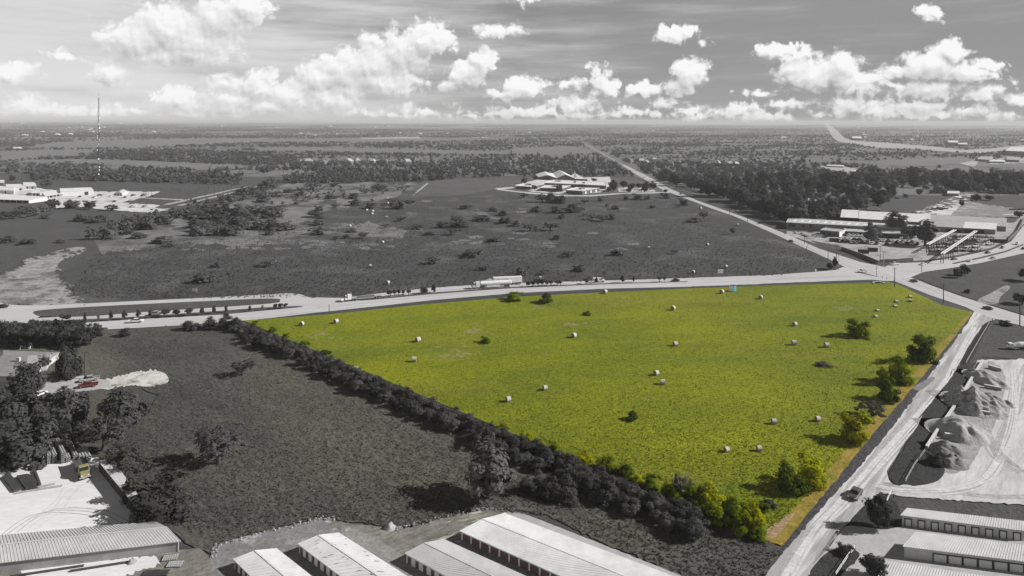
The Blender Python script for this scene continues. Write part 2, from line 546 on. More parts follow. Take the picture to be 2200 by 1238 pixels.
# the green field keeps its colour
m_green = surf('green_meadow', (0.212, 0.222, 0.0035), (0.096, 0.136, 0.0050), big=0.010, mid=0.035, fine=1.2, famp=0.34, bump=0.35, bscale=1.5,
               c=(0.215, 0.195, 0.020), cscale=0.017, ccut=(0.52, 0.74), stretch=(0.1, 2.2))
m_dry = surf('thin_dry_grass', (0.27, 0.225, 0.10), (0.19, 0.185, 0.045), big=0.05, mid=0.3, fine=1.4, famp=0.4, bump=0.2, c=(0.13, 0.165, 0.012), cscale=0.06, ccut=(0.46, 0.60))
m_edge = surf('tan_grass_edge', (0.30, 0.205, 0.045), (0.19, 0.150, 0.018), big=0.05, mid=0.4, fine=1.6, famp=0.5, c=(0.11, 0.125, 0.010), cscale=0.12, ccut=(0.52, 0.62))
m_brick = surf('tan_rubble', (0.36, 0.25, 0.15), (0.25, 0.17, 0.085), big=0.1, mid=0.5, fine=1.8, famp=0.45)

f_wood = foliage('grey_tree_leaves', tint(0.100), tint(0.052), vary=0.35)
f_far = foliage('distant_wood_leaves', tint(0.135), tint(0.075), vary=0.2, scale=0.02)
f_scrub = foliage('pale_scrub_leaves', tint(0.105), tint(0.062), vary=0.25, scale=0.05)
f_near = foliage('dark_near_leaves', (0.078, 0.078, 0.076), (0.036, 0.036, 0.037), vary=0.3)
f_hedge = foliage('dark_hedge_leaves', (0.098, 0.096, 0.092), (0.042, 0.042, 0.042), vary=0.4)
f_pale = foliage('pale_grey_leaves', (0.105, 0.102, 0.095), (0.055, 0.055, 0.050), vary=0.25)
f_bush = foliage('field_bush_leaves', tint(0.135), tint(0.080), vary=0.35)
f_green = foliage('green_bush_leaves', (0.170, 0.205, 0.004), (0.060, 0.092, 0.004), vary=0.3, scale=0.5)
f_yel = foliage('yellow_green_leaves', (0.33, 0.32, 0.004), (0.15, 0.175, 0.004), vary=0.2, scale=0.5)
f_dkgreen = foliage('deep_green_leaves', (0.095, 0.125, 0.005), (0.030, 0.050, 0.005), vary=0.2, scale=0.5)
f_brown = foliage('bare_twig_leaves', (0.105, 0.090, 0.078), (0.05, 0.046, 0.042), vary=0.2)
f_weed = foliage('rough_weeds', (0.095, 0.091, 0.078), (0.064, 0.062, 0.055), vary=0.0, scale=0.03, trans=0.15, upn=0.75)
f_grass = foliage('tall_green_grass', (0.205, 0.222, 0.005), (0.145, 0.178, 0.005), vary=0.0, scale=0.022, trans=0.2, upn=0.7)
m_bark = paint('bark', 0.07, rough=0.9, spec=0.1)
m_barkpale = paint('pale_bark', 0.24, rough=0.9, spec=0.1)

p_white = paint('white_paint', 0.78, rough=0.35)
p_black = paint('black_paint', 0.02, rough=0.3, spec=0.5)
p_grey = paint('silver_paint', 0.40, rough=0.35, metal=0.2)
p_dgrey = paint('charcoal_paint', 0.085, rough=0.35)
p_red = paint('maroon_paint', (0.17, 0.035, 0.042), rough=0.4)
p_yellow = paint('faded_yellow_paint', (0.27, 0.245, 0.11), rough=0.6)
p_glass = paint('dark_glass', 0.02, rough=0.08, spec=0.7, dirt=0.0)
p_tyre = paint('rubber', 0.02, rough=0.9, spec=0.1)
p_rim = paint('wheel_rim', 0.45, rough=0.4, metal=0.4)
p_lamp = paint('lamp_lens', 0.7, rough=0.15, dirt=0.0)
p_tail = paint('tail_lens', (0.25, 0.03, 0.03), rough=0.2, dirt=0.0)
m_roofw = paint('white_metal_roof', 0.72, rough=0.5, dirt=0.22, scale=0.25)
m_roofg = paint('galvanised_roof', 0.54, rough=0.5, dirt=0.2, scale=0.3)
m_roofg2 = paint('grey_metal_roof', 0.42, rough=0.5, dirt=0.2, scale=0.2)
m_wallw = paint('white_metal_wall', 0.66, rough=0.6, dirt=0.2)
m_wallg = paint('galvanised_wall', 0.36, rough=0.6, dirt=0.3, scale=0.4)
m_wallgs = paint('grey_panel_wall', 0.50, rough=0.6, dirt=0.15)
m_wallfac = paint('factory_wall', 0.20, rough=0.7, dirt=0.2)
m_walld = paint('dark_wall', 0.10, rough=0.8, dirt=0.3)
m_dkwall = paint('rusted_steel_wall', (0.045, 0.042, 0.042), rough=0.8, dirt=0.4)
m_door = paint('maroon_door', (0.115, 0.070, 0.066), rough=0.6, dirt=0.2)
m_doorw = paint('pale_door', 0.62, rough=0.5, dirt=0.15)
m_frame = paint('black_door_frame', 0.045, rough=0.5)
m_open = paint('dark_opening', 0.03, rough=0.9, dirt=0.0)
m_shingle = paint('shingle_roof', 0.25, rough=0.9, dirt=0.3, scale=0.4)
m_stone = paint('stone_wall', 0.5, rough=0.9, dirt=0.3)
m_steel = paint('dark_steel', 0.075, rough=0.6, metal=0.2)
m_pole = paint('weathered_pole', 0.085, rough=0.9, spec=0.1)
m_polep = paint('pale_pole', 0.42, rough=0.7)
m_pipe = paint('grey_pipe', 0.40, rough=0.6, dirt=0.35)
m_block = paint('precast_block', 0.30, rough=0.9, dirt=0.35, scale=1.0)
m_blockp = paint('pale_precast_cap', 0.58, rough=0.9, dirt=0.25, scale=1.0)
m_sand = surf('grey_sand_pile', tint(0.21), tint(0.14), big=0.1, mid=0.5, fine=1.8, famp=0.25, bump=0.15, bscale=1.5)
m_gravel = surf('pale_gravel_pile', tint(0.36), tint(0.24), big=0.1, mid=0.5, fine=1.8, famp=0.3, bump=0.2, bscale=1.2)
m_rough = surf('lumpy_spoil_pile', tint(0.44), tint(0.15), big=0.2, mid=0.6, fine=1.5, famp=0.45, bump=0.6, bscale=0.7)
m_hay = surf('hay_side', (0.34, 0.31, 0.27), (0.24, 0.215, 0.185), big=0.5, mid=2, fine=6, famp=0.3, obj=True)
m_haytop = surf('net_wrapped_hay', (0.52, 0.51, 0.49), (0.36, 0.35, 0.335), big=0.5, mid=2, fine=6, famp=0.2, obj=True)
m_hayend = surf('hay_end', (0.30, 0.20, 0.115), (0.18, 0.125, 0.08), big=1, mid=3, fine=7, famp=0.4, obj=True)
m_sign = paint('white_sign_board', 0.82, rough=0.5, dirt=0.03)
m_blue = paint('blue_sign_board', (0.05, 0.30, 0.48), rough=0.5, dirt=0.05)
m_rock = surf('pale_rubble', tint(0.34), tint(0.18), big=0.3, mid=1, fine=3, famp=0.4)

m_vroof = paint('village_shingle', 0.17, rough=0.9, dirt=0.3)
m_vwall = paint('village_brick', 0.2, rough=0.9, dirt=0.3)
m_roofr = paint('pale_grey_roof', 0.60, rough=0.5, dirt=0.2, scale=0.3)
m_faclot = surf('factory_gravel', tint(0.40), tint(0.27), big=0.03, mid=0.15, fine=0.8, famp=0.2, c=tint(0.17), cscale=0.08, ccut=(0.52, 0.64))
m_clear = surf('pale_trampled_dirt', (0.62, 0.60, 0.57), (0.42, 0.41, 0.385), big=0.05, mid=0.3, fine=1.6, famp=0.25, c=(0.17, 0.165, 0.15), cscale=0.12, ccut=(0.53, 0.66))
f_mead = foliage('meadow_seed_heads', tint(0.105), tint(0.070), vary=0.0, scale=0.03, upn=0.8)
f_twig = foliage('grey_twigs', (0.105, 0.100, 0.106), (0.055, 0.053, 0.055), vary=0.2)
m_lot = surf('dirt_lot', tint(0.26), tint(0.15), big=0.03, mid=0.12, fine=0.8, famp=0.25, c=tint(0.42), cscale=0.05, ccut=(0.55, 0.66))
# ------------------------------------------------------------------ ground sheets
def rough_edge(pts, amp, step):
    """pixel outline, edges subdivided and jittered so that no boundary is ruler straight"""
    out = []
    n = len(pts)
    for i in range(n):
        a, b = pts[i], pts[(i + 1) % n]
        L = math.hypot(b[0] - a[0], b[1] - a[1])
        k = max(1, int(L / step))
        dx, dy = (b[0] - a[0]) / max(L, 1e-6), (b[1] - a[1]) / max(L, 1e-6)
        for j in range(k):
            t = j / k
            s = 0 if j == 0 else random.gauss(0, amp)
            out.append((a[0] + (b[0] - a[0]) * t - dy * s, a[1] + (b[1] - a[1]) * t + dx * s))
    return out


def smooth(pts, k=6, closed=True):
    """Catmull-Rom through pixel points"""
    out = []
    n = len(pts)
    rngi = range(n) if closed else range(n - 1)
    for i in rngi:
        if closed: p0, p1, p2, p3 = pts[i - 1], pts[i], pts[(i + 1) % n], pts[(i + 2) % n]
        else: p0, p1, p2, p3 = pts[max(i - 1, 0)], pts[i], pts[i + 1], pts[min(i + 2, n - 1)]
        for j in range(k):
            t = j / k
            out.append(tuple(0.5 * (2 * b + (c - a) * t + (2 * a - 5 * b + 4 * c - d) * t * t + (3 * b - a - 3 * c + d) * t ** 3)
                             for a, b, c, d in zip(p0, p1, p2, p3)))
    if not closed: out.append(pts[-1])
    return out


def sheet(name, pts, z, mat, amp=0.0, step=8, thick=0.0, label=None):
    if amp > 0: pts = rough_edge(pts, amp, step)
    W = [G(x, y, 0.0) for x, y in pts]
    bm = bmesh.new()
    vs = [bm.verts.new((p.x, p.y, z + thick)) for p in W]
    f = bm.faces.new(vs)
    f.normal_update()
    if f.normal.z < 0: f.normal_flip()
    if thick > 0:
        lo = [bm.verts.new((p.x, p.y, z - 0.02)) for p in W]
        for i in range(len(vs)):
            j = (i + 1) % len(vs)
            try: bm.faces.new((vs[i], vs[j], lo[j], lo[i]))
            except ValueError: pass
    bmesh.ops.triangulate(bm, faces=bm.faces[:])
    me = bpy.data.meshes.new(name)
    bm.to_mesh(me); bm.free()
    o = link(name, me, mat)
    return tag(o, label, None, None, 'structure')


bm = bmesh.new()
R_ = 70000
vs = [bm.verts.new(p) for p in ((-R_, -400, 0), (R_, -400, 0), (R_, R_, 0), (-R_, R_, 0))]
bm.faces.new(vs)
me = bpy.data.meshes.new('ground'); bm.to_mesh(me); bm.free()
tag(link('ground', me, m_ground), kind='structure')

# wide dark ground of the near half, then patches upon it
sheet('dark_grassland', [(-60, 372), (560, 380), (1360, 378), (1500, 420), (2260, 420), (2260, 1300), (-60, 1300)], 0.02, m_grassgrey)
sheet('north_meadow', [(130, 590), (200, 535), (330, 480), (560, 420), (760, 392), (920, 388), (1100, 380), (1360, 380), (1420, 408), (1530, 449), (1650, 497), (1780, 557),
                       (1815, 580), (1700, 594), (1300, 606), (1000, 616), (745, 642), (640, 640), (550, 636), (350, 646), (185, 656), (150, 632)], 0.04, m_north, 0.6, 14)
sheet('brush_meadow', [(215, 545), (200, 515), (330, 490), (470, 442), (590, 405), (640, 392), (780, 392), (905, 398), (880, 418), (790, 432), (700, 455), (660, 462), (690, 478), (800, 480),
                       (880, 495), (860, 515), (700, 520), (520, 528), (400, 524)], 0.06, m_brush, 3.0, 9)
sheet('school_lawn', [(890, 400), (915, 390), (1000, 384), (1100, 381), (1360, 382), (1440, 412), (1400, 414), (1280, 419), (1200, 420), (1060, 408), (1000, 418), (880, 425)], 0.08, m_lawn, 0.8, 10)
sheet('school_field_path', [(885, 419), (889, 420), (921, 394), (917, 394)], 0.10, m_drive)
sheet('bare_dirt_field', smooth([(-60, 612), (0, 592), (40, 574), (62, 558), (110, 543), (150, 533), (176, 531), (185, 538), (150, 552), (126, 566), (125, 585), (140, 612), (160, 640), (180, 654), (100, 658), (50, 655), (-60, 650)], 5), 0.10, m_tan, 2.4, 4)
def scraps(name, n, gen, wlo, whi, z, mat, flat=.35):
    for k in range(n):
        x0, y0 = gen()
        w_ = random.uniform(wlo, whi)
        sheet(name, [(x0 + w_ * math.cos(t) * random.uniform(.5, 1.4), y0 + flat * w_ * math.sin(t) * random.uniform(.5, 1.4)) for t in [i * .6283 for i in range(10)]], z + 0.0007 * k, mat)


scraps('dry_patch', 60, lambda: (random.uniform(300, 900), 524 + random.gauss(0, 8)), 4, 20, 0.062, m_brush, .2)
scraps('dry_patch', 46, lambda: (random.uniform(860, 1400), random.uniform(430, 540)), 3, 20, 0.062, m_brush, .16)
scraps('weedy_patch', 50, lambda: (random.uniform(330, 880), random.uniform(405, 515)), 5, 26, 0.11, m_north, .2)
DE = [(185, 655), (155, 632), (138, 610), (125, 588), (126, 568), (150, 552), (178, 536), (110, 545), (60, 558), (42, 575), (0, 592)]
def near_dirt():
    i = random.randrange(len(DE) - 1); t = random.random()
    return (DE[i][0] + (DE[i + 1][0] - DE[i][0]) * t + random.gauss(0, 5), DE[i][1] + (DE[i + 1][1] - DE[i][1]) * t + random.gauss(0, 2))
scraps('weedy_patch', 50, near_dirt, 2, 9, 0.16, m_north, .35)
scraps('weedy_patch', 26, lambda: (random.uniform(0, 140), random.uniform(595, 650)), 3, 12, 0.20, m_brush, .25)
scraps('dirt_patch', 30, near_dirt, 2, 8, 0.22, m_tan, .35)
# far pastures, tracks, plots
FAR = dict(
    f1=[(60, 316), (120, 306), (300, 301), (480, 298), (640, 299), (760, 297), (900, 295), (1000, 297), (1100, 300), (900, 305), (700, 306), (560, 306), (420, 312), (250, 318), (150, 320)],
    f2=[(550, 318), (640, 316), (760, 318), (900, 322), (1090, 326), (1100, 333), (950, 332), (800, 330), (690, 326), (560, 326)],
    f3=[(30, 350), (60, 345), (160, 342), (270, 345), (400, 350), (530, 357), (525, 362), (430, 366), (330, 362), (230, 355), (100, 350)],
    f4=[(570, 372), (640, 366), (690, 372), (570, 380)], f5=[(600, 357.5), (735, 358), (735, 360), (600, 360.5)], f6=[(770, 360), (890, 362), (880, 366), (770, 364)],
    f7=[(1100, 318), (1230, 316), (1265, 322), (1275, 330), (1200, 335), (1100, 333)],
    f8=[(0, 325), (120, 322), (230, 322), (150, 335), (60, 342), (0, 348)],
    f9=[(1880, 352), (1950, 342), (2050, 338), (2110, 345), (2220, 345), (2220, 362), (2090, 358), (2060, 352), (2000, 358), (1900, 356)],
    f10=[(1500, 311), (1640, 309.5), (1720, 311), (1600, 313.5)], f11=[(700, 275), (1000, 273), (1100, 275.5), (800, 277)], f12=[(1000, 279), (1150, 278), (1180, 280), (1020, 281)])
for k in FAR:
    sheet('far_pasture', FAR[k], 0.5, surf('pasture_' + k, tint(0.17), tint(0.135), big=0.004, mid=0.03, fine=0.2, famp=0.15) if k == 'f1' else MATS['pasture_f1'], 0.35, 12)
m_bright = surf('bright_stubble', tint(0.42), tint(0.30), big=0.01, mid=0.05, fine=0.3, famp=0.1)
for pts in ([(775, 296.5), (900, 294.5), (905, 298), (780, 299)], [(985, 297), (1050, 294.5), (1052, 296.5)], [(540, 273.5), (600, 273), (600, 274.2)], [(1500, 279), (1560, 278.6), (1560, 279.6)],
            [(1480, 270), (1530, 269.8), (1530, 270.6)], [(40, 281), (70, 280.5), (70, 282)], [(940, 274.2), (1100, 273.8), (1100, 274.8)]):
    sheet('bright_stubble', pts, 0.9, m_bright)
m_row = surf('far_highway', tint(0.40), tint(0.30), big=0.01, mid=0.08, fine=0.4, famp=0.15)
HWY = [(1771, 265.5), (1777, 265.5), (1798, 280), (1815, 297), (1830, 302), (1900, 307), (1980, 313), (2075, 323), (2150, 318), (2220, 310), (2220, 318), (2100, 330),
       (2060, 328), (1960, 321), (1880, 318), (1820, 308), (1800, 304), (1787, 294)]
sheet('far_highway', HWY, 0.8, m_row, 0.4, 8)
sheet('far_lot', [(1760, 358), (1800, 356), (1845, 364), (1850, 372), (1800, 372)], 0.6, m_row, 0.5, 6)
sheet('far_lane', [(2060, 352), (2090, 346), (2104, 346), (2095, 358), (2088, 360)], 0.9, m_row)
sheet('far_lot', [(2110, 346), (2160, 340), (2200, 338), (2220, 350), (2130, 354)], 1.0, m_row, 0.4, 6)
# plant yard to the left
sheet('plant_yard', [(-30, 412), (60, 400), (130, 412), (250, 412), (345, 412), (322, 422), (262, 435), (340, 441), (368, 448), (330, 458), (250, 452), (180, 446), (120, 448), (120, 434), (-30, 432)], 0.12, m_plantyard, 0.8, 8)
for pts in ([(350, 440), (365, 440), (540, 400), (533, 400)], [(378, 442), (392, 442), (556, 401), (550, 401)], [(300, 424), (395, 429), (395, 431), (300, 426)]):
    sheet('plant_track', pts, 0.14, m_row, 0.2, 10)
# roads
sheet('highway', [(-30, 640), (15, 655), (-5, 668), (-5, 676), (15, 683), (75, 685), (170, 679), (300, 672), (420, 664), (500, 658), (560, 653.5), (590, 651), (680, 640), (735, 641), (826, 630), (926, 619), (1013, 613.5),
                  (1100, 609), (1250, 605), (1375, 601.5), (1650, 592), (1750, 585), (1795, 581), (1812, 574), (1835, 585), (1925, 604), (1900, 604.5), (1875, 601.5), (1775, 605), (1650, 611.5),
                  (1476, 617), (1300, 621), (1100, 631), (926, 646), (800, 660), (675, 673), (550, 688), (388, 700), (225, 709), (113, 713), (-30, 718)], 0.16, m_conc)
sheet('service_road', smooth([(-30, 652), (20, 655), (50, 657), (110, 656), (180, 653), (350, 645), (450, 640), (550, 634.5), (613, 631), (645, 633), (663, 639), (690, 643.5), (735, 641.5), (720, 652), (640, 658), (560, 656),
                       (590, 652), (601, 647), (597, 643.5), (560, 643), (450, 648), (300, 655), (150, 663), (80, 669), (73, 674), (85, 681), (60, 688), (-30, 692)], 3), 0.165, m_conc)
m_farroad = surf('far_county_road', tint(0.26), tint(0.20), big=0.02, mid=0.1, fine=0.5, famp=0.2)
sheet('county_road', [(1248, 306), (1250.5, 306), (1262, 312), (1278, 319), (1312, 338), (1341, 354), (1336, 356.5), (1306, 339), (1272, 320), (1258, 312.5)], 0.35, m_farroad, 0.3, 5)
sheet('county_road', [(1341, 354), (1376, 371), (1406, 386), (1438, 405), (1500, 432), (1545, 448), (1600, 468), (1650, 488), (1700, 508), (1760, 535), (1800, 548), (1850, 564), (1900, 574),
                      (1930, 586), (1965, 600), (2000, 614), (2060, 636), (2110, 652), (2240, 692), (2240, 716), (2150, 688), (2126, 684), (2093, 670), (2076, 661), (2001, 636), (1925, 606), (1860, 588),
                      (1830, 584), (1812, 573), (1780, 557), (1725, 532), (1650, 497), (1575, 464), (1530, 449), (1465, 424), (1425, 409), (1390, 389), (1362, 372), (1337, 356)], 0.17, m_asph)
sheet('right_highway', [(1890, 582), (1905, 572), (1916, 567), (1987, 564), (2058, 553), (2129, 538), (2172, 520), (2195, 490), (2240, 440), (2240, 530), (2200, 545), (2105, 566), (2035, 578), (1985, 585), (1958, 596), (1930, 600)], 0.175, m_conc)
sheet('local_road', [(2093, 670), (2081, 688), (2024, 765), (1985, 818), (1897, 938), (1837, 1008), (1772, 1080), (1714, 1150), (1676, 1196), (1640, 1245), (1720, 1245), (1760, 1200), (1778, 1180), (1815, 1132), (1870, 1075), (1890, 1060), (1922, 1046), (1910, 1033),
                     (1905, 1015), (1926, 982), (1985, 876), (2024, 827), (2055, 783), (2086, 739), (2104, 706), (2118, 694), (2140, 688), (2126, 683)], 0.18, m_road, 0.8, 10)
sheet('road_verge', [(2090, 676), (2084, 680), (1990, 800), (1880, 928), (1810, 1014), (1737, 1102), (1690, 1164), (1672, 1185), (1676, 1196), (1716, 1152), (1775, 1082), (1841, 1010), (1901, 940), (1991, 820), (2027, 767), (2082, 690)], 0.19, m_verge, 1.3, 6)
sheet('road_patch', smooth([(1962, 834), (2000, 812), (2008, 816), (1990, 832), (1975, 840)]), 0.20, m_grav)
sheet('asphalt_patch', [(1725, 1245), (1790, 1150), (1802, 1140), (1780, 1178), (1745, 1245)], 0.195, m_grav)
# green field and its edges
GREEN = [(522, 690), (700, 677), (900, 656), (1100, 639), (1300, 629), (1500, 620), (1700, 613), (1870, 608), (1905, 606), (1925, 610), (1960, 627), (2025, 657), (2092, 672), (2084, 682), (1990, 801), (1880, 929), (1810, 1015), (1737, 1103), (1690, 1165), (1679, 1175)]
sheet('verge_strip', [(522, 690), (700, 673), (900, 652), (1100, 634), (1300, 624), (1500, 616), (1700, 608), (1870, 604), (1905, 605), (1925, 610), (1900, 612), (1500, 625), (1100, 645), (700, 683)], 0.21, m_verge, 0.3, 9)
sheet('green_field', GREEN, 0.23, m_green)
sheet('grass_edge', [(2089, 673), (2078, 680), (1975, 790), (1862, 920), (1790, 1000), (1715, 1085), (1690, 1110), (1655, 1135), (1643, 1160), (1679, 1175), (1690, 1165), (1737, 1103), (1810, 1015), (1880, 929), (1990, 801), (2084, 683)], 0.25, m_edge, 1.2, 9)
sheet('rubble_edge', smooth([(1645, 1155), (1652, 1137), (1690, 1112), (1708, 1106), (1690, 1130), (1665, 1158)]), 0.27, m_brick, 0.6, 6)
for cx, cy, rx, ry in ((975, 758, 70, 24), (960, 765, 60, 16), (1010, 714, 60, 10), (1232, 697, 46, 8), (1160, 662, 60, 7), (1815, 665, 90, 9), (700, 720, 60, 14), (1560, 690, 90, 12)):
    for k in range(34 if cx < 1100 and cx > 800 else 16):
        a, q = random.random() * 6.28, random.random() ** .6
        x0, y0 = cx + rx * q * math.cos(a), cy + ry * q * math.sin(a)
        w_ = random.uniform(3, 13) * (1.2 - q)
        sheet('dry_patch', [(x0 + w_ * math.cos(t) * random.uniform(.6, 1.3), y0 + .28 * w_ * math.sin(t) * random.uniform(.5, 1.3)) for t in [i * .785 for i in range(8)]], 0.25 + 0.001 * k, m_dry)
# rough field south of the hedge
sheet('grove_floor', [(-40, 700), (230, 705), (300, 800), (330, 1000), (230, 1000), (-40, 1010)], 0.21, m_oldfield)
sheet('rough_field', [(180, 735), (230, 712), (388, 703), (522, 692), (1679, 1178), (1672, 1198), (1640, 1245), (1480, 1245), (1280, 1160), (1180, 1110), (1130, 1100), (1030, 1097), (930, 1120), (870, 1135), (790, 1128), (690, 1112),
                      (560, 1145), (470, 1170), (450, 1190), (400, 1170), (330, 1110), (230, 970), (300, 920), (340, 850), (200, 800)], 0.22, m_oldfield, 1.5, 10)
sheet('pale_dirt_clearing', smooth([(195, 832), (235, 815), (290, 801), (345, 800), (362, 815), (355, 826), (320, 832), (270, 830), (235, 838)]), 0.24, m_clear, 2.2, 3)
sheet('cul_de_sac', [(85, 830), (110, 815), (180, 814), (235, 818), (240, 832), (200, 840), (120, 848), (85, 845)], 0.245, m_drive)
sheet('house_drive', [(120, 818), (182, 808), (184, 812), (130, 824)], 0.25, m_conc)
# yards at the bottom
sheet('pipe_yard', [(-40, 1000), (40, 998), (210, 985), (225, 995), (330, 1125), (380, 1165), (-40, 1220)], 0.24, m_yard, 0.8, 8)
sheet('shed_dirt', [(-40, 1215), (385, 1185), (430, 1180), (452, 1200), (470, 1245), (-40, 1245)], 0.245, m_apdirt, 0.8, 8)
sheet('pale_dirt', [(40, 1226), (200, 1208), (330, 1196), (345, 1215), (250, 1245), (60, 1245)], 0.25, m_yard, 2.0, 6)
sheet('storage_apron', smooth([(455, 1190), (470, 1172), (560, 1147), (640, 1128), (690, 1116), (720, 1120), (760, 1150), (830, 1195), (900, 1200), (930, 1260), (700, 1290), (480, 1290), (452, 1240)], 4), 0.25, m_grav, 0.8, 6)
sheet('storage_dirt', smooth([(690, 1118), (740, 1126), (800, 1132), (870, 1138), (930, 1122), (1030, 1099), (1090, 1100), (1120, 1110), (1010, 1150), (960, 1170), (900, 1200), (840, 1215), (780, 1170)], 4), 0.255, m_apdirt, 1.2, 6)
sheet('storage_apron', smooth([(730, 1146), (770, 1140), (850, 1185), (930, 1245), (960, 1290), (800, 1290)], 3), 0.26, m_apron, 0.6, 6)
sheet('storage_apron', [(1085, 1103), (1120, 1105), (1200, 1135), (1300, 1175), (1480, 1245), (1560, 1290), (800, 1290), (870, 1200), (985, 1150)], 0.262, m_apron, 0.6, 8)
sheet('storage_lane', [(1085, 1104), (1124, 1106), (1200, 1135), (1300, 1175), (1500, 1255), (1440, 1255)], 0.268, m_drive, 0.4, 8)
# right side: ditch, stockpile yard, storage drive, corner lots
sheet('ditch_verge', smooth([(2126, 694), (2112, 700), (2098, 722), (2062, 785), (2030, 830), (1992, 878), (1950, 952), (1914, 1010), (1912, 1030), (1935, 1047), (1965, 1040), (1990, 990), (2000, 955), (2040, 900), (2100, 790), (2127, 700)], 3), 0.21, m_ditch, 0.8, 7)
sheet('corner_grass', [(2127, 697), (2150, 690), (2240, 712), (2240, 775), (2110, 768), (2080, 790)], 0.215, m_grassgrey, 0.6, 8)
sheet('stockpile_yard', [(2100, 775), (2240, 772), (2240, 1090), (2100, 1080), (1990, 1072), (1935, 1068), (1895, 1062), (1922, 1046), (1975, 1042), (2000, 1005), (1995, 960), (2050, 880)], 0.22, m_spoil, 1.0, 8)
sheet('ditch_verge', smooth([(1975, 985), (1995, 965), (2010, 990), (2030, 1010), (2015, 1035), (1975, 1045), (1955, 1040)], 4), 0.235, m_ditch, 1.2, 6)
sheet('bay_floor', smooth([(1994, 964), (2056, 874), (2112, 782), (2150, 790), (2160, 830), (2145, 880), (2135, 920), (2110, 960), (2080, 1005), (2040, 1020), (2005, 1000)], 4), 0.228, m_gravel, 2.0, 5)
sheet('grass_bank', [(1905, 1078), (1925, 1068), (2000, 1076), (2240, 1096), (2240, 1125), (1950, 1098), (1930, 1112), (1900, 1100)], 0.235, m_grassgrey, 1.2, 7)
sheet('storage_drive', [(1815, 1134), (1850, 1128), (1905, 1140), (1950, 1130), (2240, 1166), (2240, 1260), (1700, 1260), (1740, 1220), (1778, 1182)], 0.225, m_drive, 0.4, 9)
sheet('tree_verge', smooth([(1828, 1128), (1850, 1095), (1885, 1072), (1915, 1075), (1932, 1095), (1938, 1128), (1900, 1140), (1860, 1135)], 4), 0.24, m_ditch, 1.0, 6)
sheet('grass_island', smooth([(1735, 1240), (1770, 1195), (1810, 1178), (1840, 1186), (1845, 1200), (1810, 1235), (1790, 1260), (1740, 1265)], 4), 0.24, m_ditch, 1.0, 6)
sheet('corner_meadow', [(1985, 588), (2035, 581), (2105, 569), (2240, 546), (2240, 690), (2110, 650), (2060, 634), (1975, 600)], 0.20, m_grassgrey, 0.5, 9)
sheet('worn_track', smooth([(2100, 648), (2130, 630), (2160, 615), (2170, 620), (2150, 638), (2140, 655)]), 0.215, m_tan, 2.0, 5)
# factory lot
sheet('factory_lot', [(1690, 497), (1775, 500), (1960, 495), (2180, 478), (2225, 440), (2200, 480), (2172, 512), (2129, 534), (2058, 549), (1987, 560), (1905, 564), (1850, 556), (1800, 540), (1740, 520), (1690, 505)], 0.15, m_faclot, 0.6, 8)
sheet('pipe_storage_lot', [(1950, 465), (1990, 445), (2060, 418), (2100, 416), (2080, 430), (2120, 440), (2200, 452), (2200, 470), (2100, 465)], 0.14, m_lot, 1.0, 8)
sheet('lot_track', [(1985, 464), (2005, 446), (2058, 421), (2084, 421), (2066, 440), (2042, 463)], 0.146, m_plantyard, 0.8, 6)
sheet('lawn_strip', [(1740, 517), (1800, 527), (1820, 540), (1870, 560), (1840, 553), (1790, 541)], 0.165, m_grassgrey, 0.5, 6)
sheet('lawn_strip', [(1990, 561), (2060, 548), (2130, 533), (2150, 526), (2130, 537), (2058, 552)], 0.17, m_grassgrey, 0.3, 6)
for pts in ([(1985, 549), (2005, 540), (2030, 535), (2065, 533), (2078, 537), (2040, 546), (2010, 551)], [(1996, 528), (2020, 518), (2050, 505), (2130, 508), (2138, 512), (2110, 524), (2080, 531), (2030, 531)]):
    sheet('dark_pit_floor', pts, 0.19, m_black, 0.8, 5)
# school drive and lot
sheet('school_drive', [(1063, 405), (1100, 402), (1112, 404), (1080, 407), (1110, 411), (1160, 415.5), (1215, 420), (1270, 419.5), (1340, 414.5), (1445, 412.5), (1447, 414.5), (1400, 416), (1340, 417), (1270, 422.5), (1200, 422), (1140, 417), (1070, 408.5)], 0.15, m_conc)
sheet('school_lot', [(1325, 402), (1400, 405), (1410, 412), (1330, 413)], 0.155, m_conc)
sheet('school_plaza', [(1105, 398), (1160, 385), (1310, 380), (1315, 400), (1290, 414), (1215, 418), (1140, 412)], 0.145, m_plantyard)
# medians: real kerbed islands
sheet('median', [(60, 692), (115, 690), (170, 694.5), (275, 688), (476, 677), (560, 669), (640, 661.5), (652, 659.5), (640, 658.5), (560, 662), (476, 669), (275, 683), (120, 690)], 0.16, m_grassgrey, thick=0.13)
sheet('median', [(770, 647), (800, 645), (926, 633), (1100, 620), (1300, 611.5), (1475, 606.5), (1478, 605.5), (1300, 609.5), (1100, 617.5), (926, 630), (830, 639.5)], 0.16, m_grassgrey, thick=0.13)
sheet('median', smooth([(73, 674), (80, 669), (150, 663), (300, 655), (450, 648), (560, 643), (597, 643.5), (601, 647), (590, 652), (500, 659), (300, 672), (200, 680), (110, 682), (85, 680)], 4), 0.17, m_grassgrey, thick=0.13)
sheet('median', [(2045, 566.5), (2100, 555), (2160, 540), (2198, 525), (2200, 527), (2160, 543), (2100, 558), (2050, 568)], 0.175, m_grassgrey, thick=0.13)


